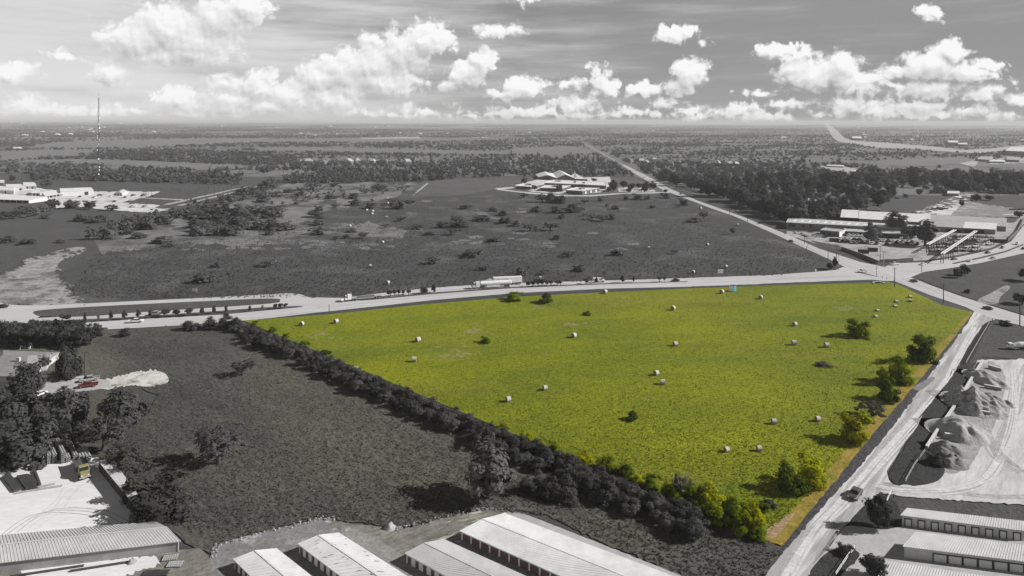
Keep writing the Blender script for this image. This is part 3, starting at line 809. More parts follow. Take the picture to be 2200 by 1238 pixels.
def strip(name, pts, wpx, z, mat, dash=None):
    """painted line of a road, following pixel points"""
    W = []
    for i, (x, y) in enumerate(pts):
        W.append(G(x, y))
    segs = []
    for a, b in zip(W[:-1], W[1:]):
        L = (b - a).length
        if dash:
            t = 0
            while t < L:
                segs.append((a.lerp(b, t / L), a.lerp(b, min(1, (t + dash[0]) / L))))
                t += dash[0] + dash[1]
        else:
            segs.append((a, b))
    mb = MB()
    for a, b in segs:
        d = (b - a).normalized(); nrm = Vector((-d.y, d.x, 0)) * wpx / 2
        mb.add([(p.x, p.y, z) for p in (a - nrm, b - nrm, b + nrm, a + nrm)], [(0, 1, 2, 3)])
    tag(mb.build(name, mat), kind='structure')


strip('road_marking', [(675, 668), (800, 654), (926, 640), (1100, 626), (1300, 616), (1476, 612), (1700, 604)], 0.35, 0.168, m_line, (3, 9))
strip('road_marking', [(826, 635), (926, 624), (1013, 617), (1100, 613), (1250, 607), (1375, 604)], 0.35, 0.168, m_line, (3, 9))
strip('road_marking', [(225, 699), (388, 690), (550, 678), (675, 667)], 0.3, 0.168, m_line, (3, 9))
strip('road_marking', [(1650, 601), (1800, 594), (1880, 594)], 0.4, 0.172, m_dash)
strip('road_marking', [(1376, 380), (1415, 397), (1500, 437), (1650, 493), (1760, 544), (1830, 574)], 0.35, 0.178, m_dash)
strip('road_marking', [(1940, 601), (2030, 634), (2120, 668), (2220, 700)], 0.3, 0.178, m_dash)
strip('road_marking', [(1950, 570), (2060, 557), (2130, 542), (2180, 522)], 0.35, 0.18, m_line, (3, 9))
strip('road_marking', [(1985, 580), (2100, 561), (2190, 541)], 0.35, 0.18, m_line, (3, 9))
for pts in ([(680, 662), (800, 650.5), (926, 636.5), (1100, 623.5), (1300, 614), (1476, 609.5)], [(740, 650), (826, 637.5), (926, 626.5), (1013, 619.5), (1100, 615), (1250, 608.3), (1440, 603)], [(225, 704), (388, 695), (550, 683), (675, 671)], [(90, 688), (170, 684), (300, 677), (500, 663)], [(1500, 608), (1700, 600), (1830, 594)], [(1500, 602), (1700, 594.5), (1790, 589)]):
    strip('lane_joint', pts, 0.28, 0.1695, m_dash)
for x0, y0, x1, y1 in ((1905, 585, 1925, 594), (1835, 592, 1870, 601), (1880, 583, 1900, 577), (1945, 598, 1965, 592)):
    strip('stop_line', [(x0, y0), (x1, y1)], 0.6, 0.1825, m_line)
m_trk = surf('wheel_rut', tint(0.42), tint(0.32), big=0.05, mid=0.4, fine=1.2, famp=0.3)
m_trkp = surf('polished_rut', tint(0.60), tint(0.48), big=0.05, mid=0.4, fine=1.2, famp=0.2)
rt_ = random.Random(4)
def ruts(base, n, spread, wd, mat, z):
    for i in range(n):
        spread_ = spread
        base = [(x + rt_.gauss(0, 3), y + rt_.gauss(0, 1.5)) for x, y in base]
        dx, dy = rt_.uniform(-spread, spread), rt_.uniform(-spread * .5, spread * .5)
        pts = [(x + dx * rt_.uniform(.8, 1.2), y + dy * rt_.uniform(.8, 1.2)) for x, y in base]
        strip('wheel_track', smooth(pts, 6, False), wd, z + .0008 * i, mat)
ruts([(1880, 1052), (1930, 1056), (2000, 1060), (2080, 1050), (2130, 1010), (2160, 930), (2175, 840), (2185, 790)], 16, 14, .28, m_trk, .232)
ruts([(1900, 1040), (1950, 1054), (2040, 1064), (2120, 1070), (2210, 1068)], 9, 9, .26, m_trk, .246)
ruts([(1890, 1050), (1960, 1058), (2060, 1052), (2130, 1020), (2170, 920), (2185, 800)], 8, 16, .4, m_trkp, .2555)
ruts([(2200, 1020), (2150, 980), (2120, 930), (2115, 900)], 8, 12, .25, m_trk, .2620)
RD = [(1682, 1240), (1742, 1150), (1800, 1080), (1868, 1004), (1930, 935), (2010, 838), (2055, 778), (2098, 704)]
ruts(RD, 7, 14, .30, m_trk, .1905)
ruts([(x + 8, y) for x, y in RD], 7, 12, .55, m_trkp, .1962)
ruts([(60, 1130), (120, 1085), (150, 1050), (170, 1030)], 4, 34, .22, m_trkp, .256)
ruts([(20, 1150), (90, 1100), (200, 1100), (260, 1130)], 3, 24, .22, m_trk, .2622)
# ------------------------------------------------------------------ plants
def leaf_cloud(centers, crad, n, size, cen, rs, outward=0.9, aspect=1.4):
    """n leaf-clump quads spread over clusters; returns vertices and quads"""
    k = rs.integers(0, len(centers), n)
    d = rs.normal(size=(n, 3)); d /= np.linalg.norm(d, axis=1, keepdims=True)
    r = crad[k][:, None] * (rs.random((n, 1)) ** 0.45)
    p = centers[k] + d * r
    out = p - cen; out /= np.maximum(np.linalg.norm(out, axis=1, keepdims=True), 1e-6)
    nr = d * 0.8 + out * outward + rs.normal(size=(n, 3)) * 0.34 + np.array([0, 0, 0.3])
    nr /= np.linalg.norm(nr, axis=1, keepdims=True)
    a = np.cross(nr, rs.normal(size=(n, 3))); a /= np.maximum(np.linalg.norm(a, axis=1, keepdims=True), 1e-6)
    b = np.cross(nr, a)
    s = size * (0.55 + 0.9 * rs.random((n, 1)))
    a *= s * aspect * 0.5; b *= s * 0.5
    V = np.stack([p - a, p - b * 0.9, p + a, p + b * 0.9], 1).reshape(-1, 3)
    V[:, 2] = np.maximum(V[:, 2], 0.01)
    return V, np.arange(4 * n).reshape(-1, 4)


def crown(kind, n, seed, leaf):
    """unit plant (width 1, height 1) of a kind"""
    rs = np.random.default_rng(seed)
    if kind == 'oak': z0, z1, nc, cr = 0.16, 1.0, 34, 0.15
    elif kind == 'shrub': z0, z1, nc, cr = -0.25, 1.0, 26, 0.17
    elif kind == 'oval': z0, z1, nc, cr = 0.2, 1.0, 20, 0.2
    elif kind == 'umbrella': z0, z1, nc, cr = 0.5, 1.0, 18, 0.17
    elif kind == 'open': z0, z1, nc, cr = 0.2, 1.0, 46, 0.085
    elif kind == 'clump': z0, z1, nc, cr = -0.4, 1.0, 12, 0.24
    cz, rz = (z0 + z1) / 2, (z1 - z0) / 2
    d = rs.normal(size=(nc, 3)); d /= np.linalg.norm(d, axis=1, keepdims=True)
    rr = 0.62 + 0.38 * rs.random((nc, 1)) if kind != 'clump' else 0.3 + 0.7 * rs.random((nc, 1))
    lob = 1.0 + 0.22 * np.sin(3 * np.arctan2(d[:, 1:2], d[:, 0:1]) + seed) + 0.12 * rs.normal(size=(nc, 1))
    c = d * rr * lob * np.array([0.5 - cr * 0.55, 0.5 - cr * 0.55, rz * (1 - cr * 0.6)])
    if kind == 'oval': c[:, :2] *= (1.0 - 0.55 * np.clip((c[:, 2:3] / rz + 0.2), 0, 1))
    c += np.array([0, 0, cz])
    c = c[c[:, 2] > 0.03]
    crad = cr * (0.7 + 0.6 * rs.random(len(c)))
    return leaf_cloud(c, crad, n, leaf, np.array([0, 0, cz * 0.8]), rs)


def trunk_mesh(kind, seed):
    rs = random.Random(seed)
    mb = MB()
    if kind in ('shrub', 'clump'):
        for i in range(5):
            a = rs.random() * 6.28
            mb.tube((0.03 * math.cos(a), 0.03 * math.sin(a), -0.02), (0.3 * math.cos(a), 0.3 * math.sin(a), 0.55), 0.022, 0.008, 4)
    elif kind == 'umbrella':
        for i in range(4):
            a = i * 1.57 + rs.random()
            mb.tube((0.03 * math.cos(a), 0.03 * math.sin(a), -0.02), (0.24 * math.cos(a), 0.24 * math.sin(a), 0.7), 0.025, 0.014, 5)
    else:
        th = 0.38
        mb.tube((0, 0, -0.02), (0.01, 0.01, th), 0.045 if kind != 'oval' else 0.05, 0.032, 7)
        nb = 9 if kind == 'open' else 5
        for i in range(nb):
            a = i * 6.28 / nb + rs.random() * 0.6
            h0 = th * (0.75 + 0.3 * rs.random())
            h1 = 0.62 + 0.3 * rs.random(); r1 = 0.22 + 0.14 * rs.random()
            m = (r1 * 0.5 * math.cos(a), r1 * 0.5 * math.sin(a), (h0 + h1) * 0.5)
            e = (r1 * math.cos(a), r1 * math.sin(a), h1)
            mb.tube((0, 0, h0), m, 0.024, 0.016, 5); mb.tube(m, e, 0.016, 0.005, 4)
            if kind == 'open':
                for q in range(5):
                    b = a + rs.uniform(-0.9, 0.9); t = rs.uniform(0.2, 0.9)
                    s0 = tuple(m[k] + (e[k] - m[k]) * t for k in range(3))
                    mb.tube(s0, (s0[0] + 0.2 * math.cos(b), s0[1] + 0.2 * math.sin(b), s0[2] + rs.uniform(0.02, 0.2)), 0.008, 0.003, 3)
    return mb


PLANTS = {}


def plant_meshes(kind, lod):
    key = (kind, lod)
    if key not in PLANTS:
        out = []
        nv = 4 if lod != 'far' else 5
        for s in range(nv):
            n, leaf = {'near': (2900, 0.058), 'mid': (900, 0.10), 'far': (330, 0.155)}[lod]
            if kind == 'open': n = int(n * 0.62); leaf *= 0.75
            V, Q = crown(kind, n, 100 * s + 7 + len(kind), leaf)
            cm = np_mesh('crown', V, Q)
            cm.materials.append(f_wood)
            t = trunk_mesh(kind, s)
            tm = bpy.data.meshes.new('trunk'); tm.from_pydata(t.v, [], t.f); tm.materials.append(m_bark)
            out.append((cm, tm))
        PLANTS[key] = out
    return PLANTS[key]


PLANT_N = 0


def plant(name, kind, lod, px, py, wpx, hpx, mat, label, cat='tree', group=None, bark=None, v=None):
    global PLANT_N
    PLANT_N += 1
    k = mpp(px, py)
    ms = plant_meshes(kind, lod)
    cm, tm = ms[(PLANT_N * 7 + PLANT_N // 3) % len(ms) if v is None else v]
    loc = G(px, py)
    root = empty(name, (loc.x, loc.y, 0.2 if loc.y < 1000 else 0.0), random.random() * 6.28, label, cat, group)
    root.scale = (wpx * k, wpx * k, hpx * k)
    c = link('crown', cm, None, root)
    slotmat(c, mat)
    if kind not in ('shrub', 'clump') or lod != 'far':
        t = link('trunk' if kind not in ('shrub', 'clump', 'umbrella') else 'stems', tm, None, root)
        if bark: slotmat(t, bark)
    return root


def lerp(a, b, t): return a + (b - a) * t


def inside(x, y, poly):
    r = False
    n = len(poly)
    for i in range(n):
        x1, y1 = poly[i]; x2, y2 = poly[(i + 1) % n]
        if (y1 > y) != (y2 > y) and x < (x2 - x1) * (y - y1) / (y2 - y1) + x1: r = not r
    return r


f_oak = foliage('oak_leaves', (0.125, 0.124, 0.118), (0.055, 0.055, 0.053))

# ---- hedge along the southern boundary of the green field
def hedge_y(x): return 690 + (x - 522) * 0.4196
g_h = 'dark bushes of the hedgerow bordering the green field'
x = 536.0
while x < 1500:
    t = (x - 536) / 960
    w_ = lerp(34, 62, t) * random.uniform(0.8, 1.2)
    h_ = lerp(23, 40, t) * random.uniform(0.85, 1.1)
    yl = hedge_y(x)
    plant('hedge_bush', 'shrub', 'near', x, yl + h_ * 0.86 + 2, w_, h_ * 0.95, f_hedge, 'dark leafy bush packed in the hedgerow bordering the green field', 'bush', g_h)
    if random.random() < 0.92:
        f2 = random.uniform(0.75, 1.2)
        plant('hedge_bush', 'oak' if random.random() < 0.5 else 'shrub', 'near', x - 10, yl + h_ * 0.98 + lerp(12, 22, t), w_ * f2, h_ * f2 * 0.9, f_hedge if random.random() < 0.8 else f_near,
              'dark leafy bush packed in the hedgerow bordering the green field', 'bush', g_h)
    x += w_ * 0.46
plant('large_oak', 'oak', 'near', 1050, 1072, 124, 104, f_oak, 'large round grey tree at the south edge of the hedgerow, casting a long shadow', 'tree')
for px, py, w_, h_ in ((1140, 1060, 60, 50), (1175, 1066, 64, 52), (1215, 1074, 66, 55), (1290, 1078, 60, 40), (1345, 1092, 56, 40), (1420, 1106, 62, 44), (1470, 1120, 56, 42)):
    plant('hedge_bush', 'shrub', 'near', px, py, w_, h_ * random.uniform(.55, .85), f_hedge, 'dark leafy bush packed in the hedgerow bordering the green field', 'bush', g_h)
for px, py, w_, h_, lb in ((486, 706, 42, 30, 'dark round bush at the road end of the hedgerow'), (452, 708, 34, 24, 'dark bush between two others beside the road, west of the hedgerow corner'),
                           (410, 710, 40, 20, 'low dark bush at the western end of the roadside clump by the hedgerow'), (505, 712, 40, 28, 'dark bush tucked against the hedgerow corner below the highway')):
    plant('roadside_bush', 'shrub', 'near', px, py, w_, h_, f_near, lb, 'bush')
# green shrubs on the field side of the hedge
g_g = 'green shrubs along the lower edge of the green field'
for px, py, w_, h_, m in ((548, 699, 16, 9, f_green), (585, 714, 22, 10, f_dkgreen), (615, 726, 20, 9, f_green), (655, 744, 26, 12, f_green), (700, 762, 26, 10, f_dkgreen), (1080, 922, 30, 12, f_yel), (1130, 945, 34, 16, f_yel), (1190, 968, 34, 18, f_green),
                          (1255, 995, 44, 22, f_yel), (1300, 1012, 50, 30, f_green), (1340, 1030, 52, 36, f_dkgreen), (1370, 1044, 40, 26, f_yel), (1400, 1052, 44, 32, f_green), (1440, 1070, 48, 34, f_green), (1490, 1088, 52, 46, f_dkgreen),
                          (1530, 1100, 62, 54, f_yel), (1575, 1116, 64, 56, f_green), (1545, 1128, 60, 48, f_green), (1615, 1132, 60, 50, f_yel), (1590, 1146, 56, 44, f_green), (1640, 1100, 36, 18, f_dkgreen), (1510, 1112, 50, 40, f_dkgreen), (1655, 1090, 30, 14, f_brown), (1625, 1160, 40, 26, f_green)):
    plant('green_shrub', 'shrub', 'near', px, py, w_, h_, m, 'green shrub in the thicket along the lower edge of the green field', 'bush', g_g)
plant('bare_tree', 'open', 'near', 1462, 1072, 50, 52, f_brown, 'nearly leafless grey tree standing in the green thicket by the lower field edge', 'tree', bark=m_barkpale)
# trees and bushes of the green field
for nm, kd, px, py, w_, h_, m, lb in (
        ('round_bush', 'shrub', 1842, 724, 54, 40, f_green, 'large round yellow-green bush alone in the open green field'),
        ('dark_tree', 'shrub', 1980, 778, 62, 62, f_dkgreen, 'tall dark green tree nearest the top of the row beside the county road'),
        ('green_tree', 'shrub', 1934, 822, 54, 52, f_green, 'green-topped tree with brown underside in the roadside row of the green field'),
        ('green_bush', 'shrub', 1902, 828, 38, 40, f_green, 'mid green bush leaning against the brown-sided tree in the green field'),
        ('olive_bush', 'shrub', 1908, 862, 52, 44, f_dkgreen, 'olive bush with a long dark shadow in the roadside row'),
        ('bare_bush', 'open', 1874, 896, 66, 34, f_brown, 'greyish brown bare bush between two green bushes beside the road'),
        ('yellow_bush', 'shrub', 1838, 950, 72, 60, f_yel, 'bright yellow-green round bush beside the county road'),
        ('wide_bush', 'shrub', 1745, 1040, 80, 58, f_yel, 'broad bright bush near the lower right corner of the green field'),
        ('wide_bush', 'shrub', 1700, 1056, 72, 52, f_dkgreen, 'broad deep green bush left of the bright one near the lower right corner'),
        ('small_bush', 'shrub', 1357, 904, 30, 18, f_dkgreen, 'small dark green bush alone in the lower middle of the green field'),
        ('small_bush', 'shrub', 1171, 652, 34, 22, f_dkgreen, 'dark green bush below the highway near the upper left of the green field'),
        ('small_bush', 'shrub', 1104, 646, 44, 18, f_green, 'pale green low bush beside the highway verge, left of a darker bush'),
        ('small_bush', 'shrub', 1043, 737, 28, 12, f_dkgreen, 'small bluish green shrub beside the dry patch of the green field'),
        ('small_bush', 'shrub', 1261, 678, 20, 8, f_dkgreen, 'tiny dark shrub below the pale green bush in the upper green field'),
        ('weed_patch', 'clump', 1769, 787, 34, 7, f_brown, 'flat dull weed patch in the right half of the green field')):
    plant(nm, kd, 'near', px, py, w_, h_, m, lb, 'tree' if 'tree' in nm else 'bush')
# rough field, house and yard trees on the left
for nm, kd, px, py, w_, h_, m, lb in (
        ('lone_shrub', 'open', 521, 808, 50, 32, f_hedge, 'small grey shrub alone in the upper rough field'),
        ('lone_tree', 'open', 470, 998, 112, 78, f_twig, 'wide thinly leaved grey tree alone in the middle of the rough field'),
        ('field_bush', 'shrub', 268, 724, 26, 18, f_near, 'small dark bush at the road edge of the rough field'),
        ('yard_tree', 'shrub', 146, 812, 64, 74, f_near, 'dark round tree between the house roof and the utility pole'),
        ('yard_tree', 'shrub', 70, 842, 74, 72, f_near, 'dark round tree in front of the hip-roofed house'),
        ('yard_tree', 'shrub', 145, 922, 92, 92, f_near, 'dark wide tree below the maroon pickup'),
        ('yard_tree', 'shrub', 263, 918, 112, 92, f_near, 'dark broad tree below the pale dirt clearing'),
        ('yard_tree', 'shrub', 28, 880, 86, 84, f_near, 'dark tree at the left edge of the photo, beside the cul-de-sac'),
        ('yard_tree', 'shrub', 40, 940, 110, 96, f_near, 'dark tree in the grove at the left edge, level with the pipe racks'),
        ('yard_tree', 'shrub', -15, 930, 90, 100, f_near, 'dark tree cut off by the left edge of the photo'),
        ('yard_tree', 'shrub', 40, 1000, 128, 90, f_near, 'lowest dark tree of the grove, hanging over the pipe yard'),
        ('yard_tree', 'shrub', 100, 940, 70, 66, f_near, 'small dark tree filling the grove behind the pipe racks'),
        ('yard_tree', 'shrub', -10, 1000, 90, 90, f_near, 'dark tree at the corner of the pipe yard, half outside the photo'),
        ('pale_tree', 'open', 222, 970, 96, 72, f_pale, 'pale grey twiggy tree behind the pipe racks'),
        ('pale_tree', 'open', 160, 962, 70, 56, f_hedge, 'grey tree right behind the racks of long pipes'),
        ('scrub_tree', 'shrub', 285, 1020, 80, 50, f_weed, 'olive grey bush beside the long dark wall'),
        ('scrub_tree', 'shrub', 345, 1122, 130, 88, f_hedge, 'big dark olive bush leaning over the end of the long dark wall'),
        ('scrub_tree', 'shrub', 300, 1070, 76, 50, f_weed, 'olive bush growing over the middle of the long dark wall'),
        ('scrub_tree', 'open', 255, 1000, 74, 46, f_pale, 'pale twiggy bush by the upper end of the long dark wall')):
    plant(nm, kd, 'near', px, py, w_, h_, m, lb, 'tree' if 'tree' in nm else 'bush')
g_r = 'dark trees of the roadside wood behind the house'
for i in range(15):
    px = -10 + i * 14 + random.uniform(-4, 4)
    plant('wood_tree', 'oak', 'near', px, 742 + random.uniform(-10, 6), 48, 46 - 0.6 * i, f_near, 'dark tree of the wood between the house and the highway', 'tree', g_r)
for i in range(8):
    plant('wood_tree', 'oak', 'near', -5 + i * 24 + random.uniform(-5, 5), 725 + random.uniform(-6, 3), 44, 30, f_near, 'dark tree of the wood between the house and the highway', 'tree', g_r)
plant('roadside_tree', 'open', 'near', 195, 740, 60, 44, f_hedge, 'looser grey tree at the right end of the roadside wood behind the house', 'tree')
# right side
plant('leaning_oak', 'oak', 'near', 1891, 1136, 62, 66, f_near, 'dark tree with a thick pale trunk at the entrance of the storage rows', 'tree', bark=m_barkpale)
plant('drive_tree', 'oak', 'near', 1880, 1246, 68, 48, f_near, 'dark tree at the bottom edge beside the last storage roof', 'tree')
plant('island_bush', 'shrub', 'near', 1816, 1192, 40, 20, f_hedge, 'low dark bush on the grass island beside the storage drive', 'bush')
plant('pile_bush', 'shrub', 'near', 2012, 998, 44, 24, f_hedge, 'dark weedy bush at the foot of the lowest gravel pile', 'bush')
plant('corner_tree', 'oak', 'mid', 2073, 593, 22, 24, f_near, 'upright dark tree on the corner meadow right of the crossroads', 'tree')
plant('corner_tree', 'oak', 'mid', 2058, 598, 24, 20, f_near, 'rounder dark tree left of the upright one on the corner meadow', 'tree')
plant('corner_bush', 'shrub', 'mid', 2078, 630, 13, 9, f_near, 'small dark bush low on the corner meadow right of the crossroads', 'bush')
plant('corner_bush', 'shrub', 'mid', 2160, 700, 28, 10, f_hedge, 'low dark hedge clump on the corner below the county road', 'bush')
plant('edge_tree', 'oak', 'mid', 2212, 605, 40, 30, f_near, 'dark tree cut off by the right edge of the photo on the corner meadow', 'tree')
plant('edge_tree', 'oak', 'mid', 2196, 655, 36, 24, f_near, 'dark tree at the right edge, just above the county road', 'tree')
plant('verge_tree', 'oak', 'mid', 1783, 580, 16, 14, f_near, 'dark low tree at the meadow corner by the crossroads', 'tree')
plant('verge_tree', 'oval', 'mid', 1794, 578, 12, 26, f_near, 'dark slender tree beside the lamp post at the meadow corner', 'tree')
# median trees
g_m = 'young trees planted on the highway median'
spots = [(120, 693, 11, 8, 'shrub'), (134, 692, 15, 15, 'umbrella'), (146, 693, 15, 14, 'umbrella'), (183, 692, 9, 19, 'oval'), (211, 692, 7, 15, 'open'), (239, 690, 10, 21, 'oval'), (267, 688, 12, 20, 'oval'), (296, 685, 11, 18, 'oval'),
         (323, 684.5, 10, 18, 'oval'), (355, 682.5, 20, 16, 'umbrella'), (380, 682, 17, 15, 'umbrella'), (406, 680, 19, 16, 'umbrella'), (434, 677.5, 11, 17, 'oval'), (460, 675, 9, 17, 'oval'), (485, 673, 9, 15, 'oval'),
         (537, 670, 8, 12, 'oval'), (564, 668, 6, 12, 'open'), (591, 665.5, 11, 11, 'umbrella'), (602, 665, 11, 12, 'umbrella'), (613, 664, 11, 11, 'umbrella'), (837, 638.5, 15, 12, 'umbrella'), (848, 637, 12, 12, 'umbrella'), (857, 636, 10, 12, 'umbrella'),
         (866, 635, 10, 10, 'umbrella'), (878, 634.5, 11, 11, 'umbrella'), (911, 632, 19, 15, 'oak'), (932, 630, 13, 17, 'oval'), (1135, 617.5, 13, 11, 'umbrella'), (1145, 617, 12, 11, 'umbrella'), (1156, 616, 12, 11, 'umbrella'), (1165, 615.5, 12, 11, 'umbrella'),
         (1174, 615, 12, 11, 'umbrella'), (1184, 614.5, 12, 11, 'umbrella'), (1197, 614, 12, 9, 'umbrella'), (1204, 613.5, 9, 9, 'umbrella'), (1259, 611, 13, 11, 'umbrella'), (1281, 610.5, 9, 14, 'oval'), (1338, 608.5, 11, 15, 'oval'), (1361, 607.5, 6, 13, 'oval'),
         (1417, 606.5, 10, 10, 'umbrella'), (1428, 606.2, 9, 10, 'umbrella')]
uni = {183: 'slim upright young tree on the median, leftmost of the upright ones', 211: 'thin sparse sapling on the median between two fuller upright trees', 355: 'round-headed median tree beside the pickup with the dark stripe',
       564: 'thin sapling near the pointed end of the median', 911: 'broad bushy tree on the median right of the five umbrella-shaped ones', 932: 'upright tree on the median right of the broad bushy one', 1281: 'upright dark tree in front of the white utility truck',
       1338: 'upright dark tree on the median right of the white utility truck', 1361: 'narrow dark tree on the median between the utility truck and the black car', 120: 'small low bush at the left tip of the row of median trees'}
for px, py, w_, h_, kd in spots:
    lb = uni.get(px)
    if lb is None:
        lb = {'oval': 'slim upright young tree in the left row on the highway median', 'umbrella': 'small round-headed multi-stemmed tree on the highway median', 'open': 'thin sapling on the median'}[kd]
    plant('median_tree', kd, 'mid', px, py, w_, h_, f_near if kd != 'open' else f_bush, lb, 'tree', g_m)

# ---- bushes scattered over the north meadow
g_b = 'low bushes scattered over the dark meadow north of the highway'
B = [(440, 607, 40, 20), (463, 575, 18, 10), (578, 573, 34, 14), (492, 590, 10, 5), (932, 567, 36, 13), (1020, 552, 42, 15), (1120, 594, 22, 19), (1043, 580, 32, 9), (1220, 552, 30, 10), (1245, 583, 26, 13), (1325, 549, 26, 14), (1450, 546, 16, 8), (1168, 590, 20, 9),
     (1040, 474, 42, 12), (1085, 480, 26, 12), (1000, 449, 28, 8), (985, 489, 40, 12), (1138, 497, 32, 14), (1182, 496, 34, 16), (1110, 486, 22, 12), (1295, 476, 30, 14), (1272, 472, 24, 12), (1312, 472, 18, 12), (1152, 456, 22, 12), (1200, 458, 34, 14), (1225, 457, 30, 18), (1245, 455, 20, 10),
     (1125, 425, 20, 9), (1165, 435, 30, 16), (1185, 435, 28, 18), (1205, 437, 24, 16), (1255, 438, 18, 8), (1290, 432, 14, 9), (1345, 430, 14, 9), (1370, 429, 26, 12), (1390, 429, 14, 8), (1425, 425, 16, 9), (1433, 427, 14, 10), (1322, 450, 18, 8), (1303, 445, 10, 6), (1468, 441, 22, 13), (1458, 446, 12, 6),
     (1492, 477, 28, 8), (1512, 471, 20, 16), (1480, 479, 16, 6), (1575, 504, 14, 13), (1195, 515, 20, 9), (1206, 470, 14, 9), (1255, 466, 12, 6), (895, 493, 32, 9), (830, 490, 18, 8), (860, 476, 26, 9), (950, 490, 24, 13), (980, 480, 26, 14), (975, 505, 30, 13), (1000, 449, 22, 8), (1060, 455, 24, 10), (1080, 464, 22, 11), (925, 505, 28, 8),
     (780, 513, 26, 13), (745, 512, 18, 8), (722, 514, 18, 5), (690, 505, 20, 12), (1060, 520, 30, 9), (1165, 604, 26, 6), (1000, 550, 14, 6), (860, 450, 12, 6), (812, 520, 10, 4), (1403, 447, 14, 6), (940, 594, 10, 3), (370, 530, 24, 10), (350, 522, 40, 14), (300, 512, 30, 12)]
for px, py, w_, h_ in B:
    plant('meadow_bush', random.choice(('shrub', 'open')), 'mid', px, py, w_ * 1.15, h_ * 1.1, f_bush, 'low grey bush on the dark meadow north of the highway', 'bush', g_b)
for i in range(74):
    px = random.uniform(420, 900); py = random.uniform(402, 510)
    if py > 520 - 0.02 * px: continue
    if px < 560 and py < 440 + (560 - px) * 0.3: continue
    if px > 690 and 455 < py < 498: continue
    w_ = random.uniform(12, 44); plant('meadow_bush', random.choice(('shrub', 'open')), 'mid', px, py, w_, w_ * random.uniform(0.3, 0.45), f_bush, 'low grey bush on the dry brushy meadow', 'bush', 'bushes of the dry brushy meadow')
for i in range(34):
    t = random.random(); a = random.random()
    px = lerp(405, 600, t) + random.gauss(0, 6); py = lerp(462, 512, a) - 12 * t
    plant('meadow_bush', 'shrub', 'mid', px, py, random.uniform(28, 48), random.uniform(14, 22), f_bush, 'dense grey bush in the thick brush of the dry meadow', 'bush', 'bushes of the dry brushy meadow')
for px, py, w_, h_ in ((20, 520, 40, 14), (60, 525, 36, 12), (100, 470, 24, 10), (50, 465, 60, 20), (10, 470, 50, 14), (130, 522, 22, 7), (95, 455, 30, 16), (155, 448, 34, 16), (190, 446, 26, 16), (70, 460, 40, 18), (180, 475, 40, 14), (210, 478, 44, 16)):
    plant('plant_side_bush', 'shrub', 'mid', px, py, w_, h_, f_bush, 'grey bush on the rough ground in front of the white plant buildings', 'bush', 'bushes around the white plant buildings')

# ---- east wood: the larger trees one by one
EAST = [(1400, 384), (1440, 392), (1500, 395), (1560, 400), (1640, 385), (1760, 385), (1880, 378), (2000, 385), (2220, 385), (2220, 416), (2070, 413), (2000, 418), (1930, 415), (1900, 438), (1855, 458), (1800, 472), (1690, 474), (1660, 468), (1600, 450), (1520, 425), (1440, 400)]
g_e = 'trees of the wood east of the county road'
hole = [[(1925, 405), (2030, 402), (2030, 424), (1925, 424)], [(1785, 430), (1850, 428), (1850, 442), (1785, 442)], [(1700, 446), (1740, 444), (1745, 452), (1705, 453)]]
cand = []
tries = 0
while len(cand) < 215 and tries < 9000:
    tries += 1
    px, py = random.uniform(1395, 2225), random.uniform(380, 474)
    if random.random() > 0.35 + 0.65 * (py - 380) / 95: continue
    if not inside(px, py, EAST) or any(inside(px, py, h) for h in hole): continue
    w_ = 0.115 * (py - 256) * random.uniform(1.1, 2.3)
    if any(abs(px - a) < 0.38 * (w_ + c) and abs(py - b) < 0.13 * (w_ + c) for a, b, c in cand): continue
    cand.append((px, py, w_))
cand.sort(key=lambda c: c[1])
EASTPTS = cand
for px, py, w_ in cand:
    kd = 'oak' if random.random() < 0.85 else 'open'
    plant('wood_tree', kd, 'mid', px, py, w_, w_ * random.uniform(0.72, 0.92), f_wood if random.random() < 0.8 else f_near, 'dense grey tree of the wood east of the county road', 'tree', g_e)
for px, py, w_, h_, lb in ((1925, 502, 54, 46, 'tall thin-leaved tree standing in front of the long factory shed'), (1872, 522, 40, 42, 'loose dark tree at the edge of the factory car park'), (1988, 529, 62, 52, 'broad loose tree between the car park and the crane beams'),
                           (1950, 512, 30, 28, 'dark tree half behind the broad loose one at the factory'), (1700, 492, 16, 14, 'small dark tree at the left end of the long factory shed'), (1885, 515, 22, 26, 'dark tree beside the factory office wing')):
    plant('factory_tree', 'oak', 'mid', px, py, w_, h_, f_bush, lb, 'tree')
for px, py, w_, h_, lb in ((2066, 443, 13, 13, 'round dark tree alone on the pale pipe storage lot'), (2098, 432, 26, 14, 'wide low tree on the lawn beyond the factory'), (2125, 431, 22, 11, 'low tree right of the wide one on the lawn beyond the factory'),
                           (1975, 420, 16, 14, 'dark tree by the white shed at the end of the pipe lot'), (2190, 468, 22, 14, 'dark bush at the right edge beyond the factory roof'), (1990, 408, 14, 8, 'lone small tree in the clearing of the east wood'), (2018, 362, 9, 8, 'small tree in the pale far pasture')):
    plant('lone_tree', 'oak', 'mid', px, py, w_, h_, f_wood, lb, 'tree')
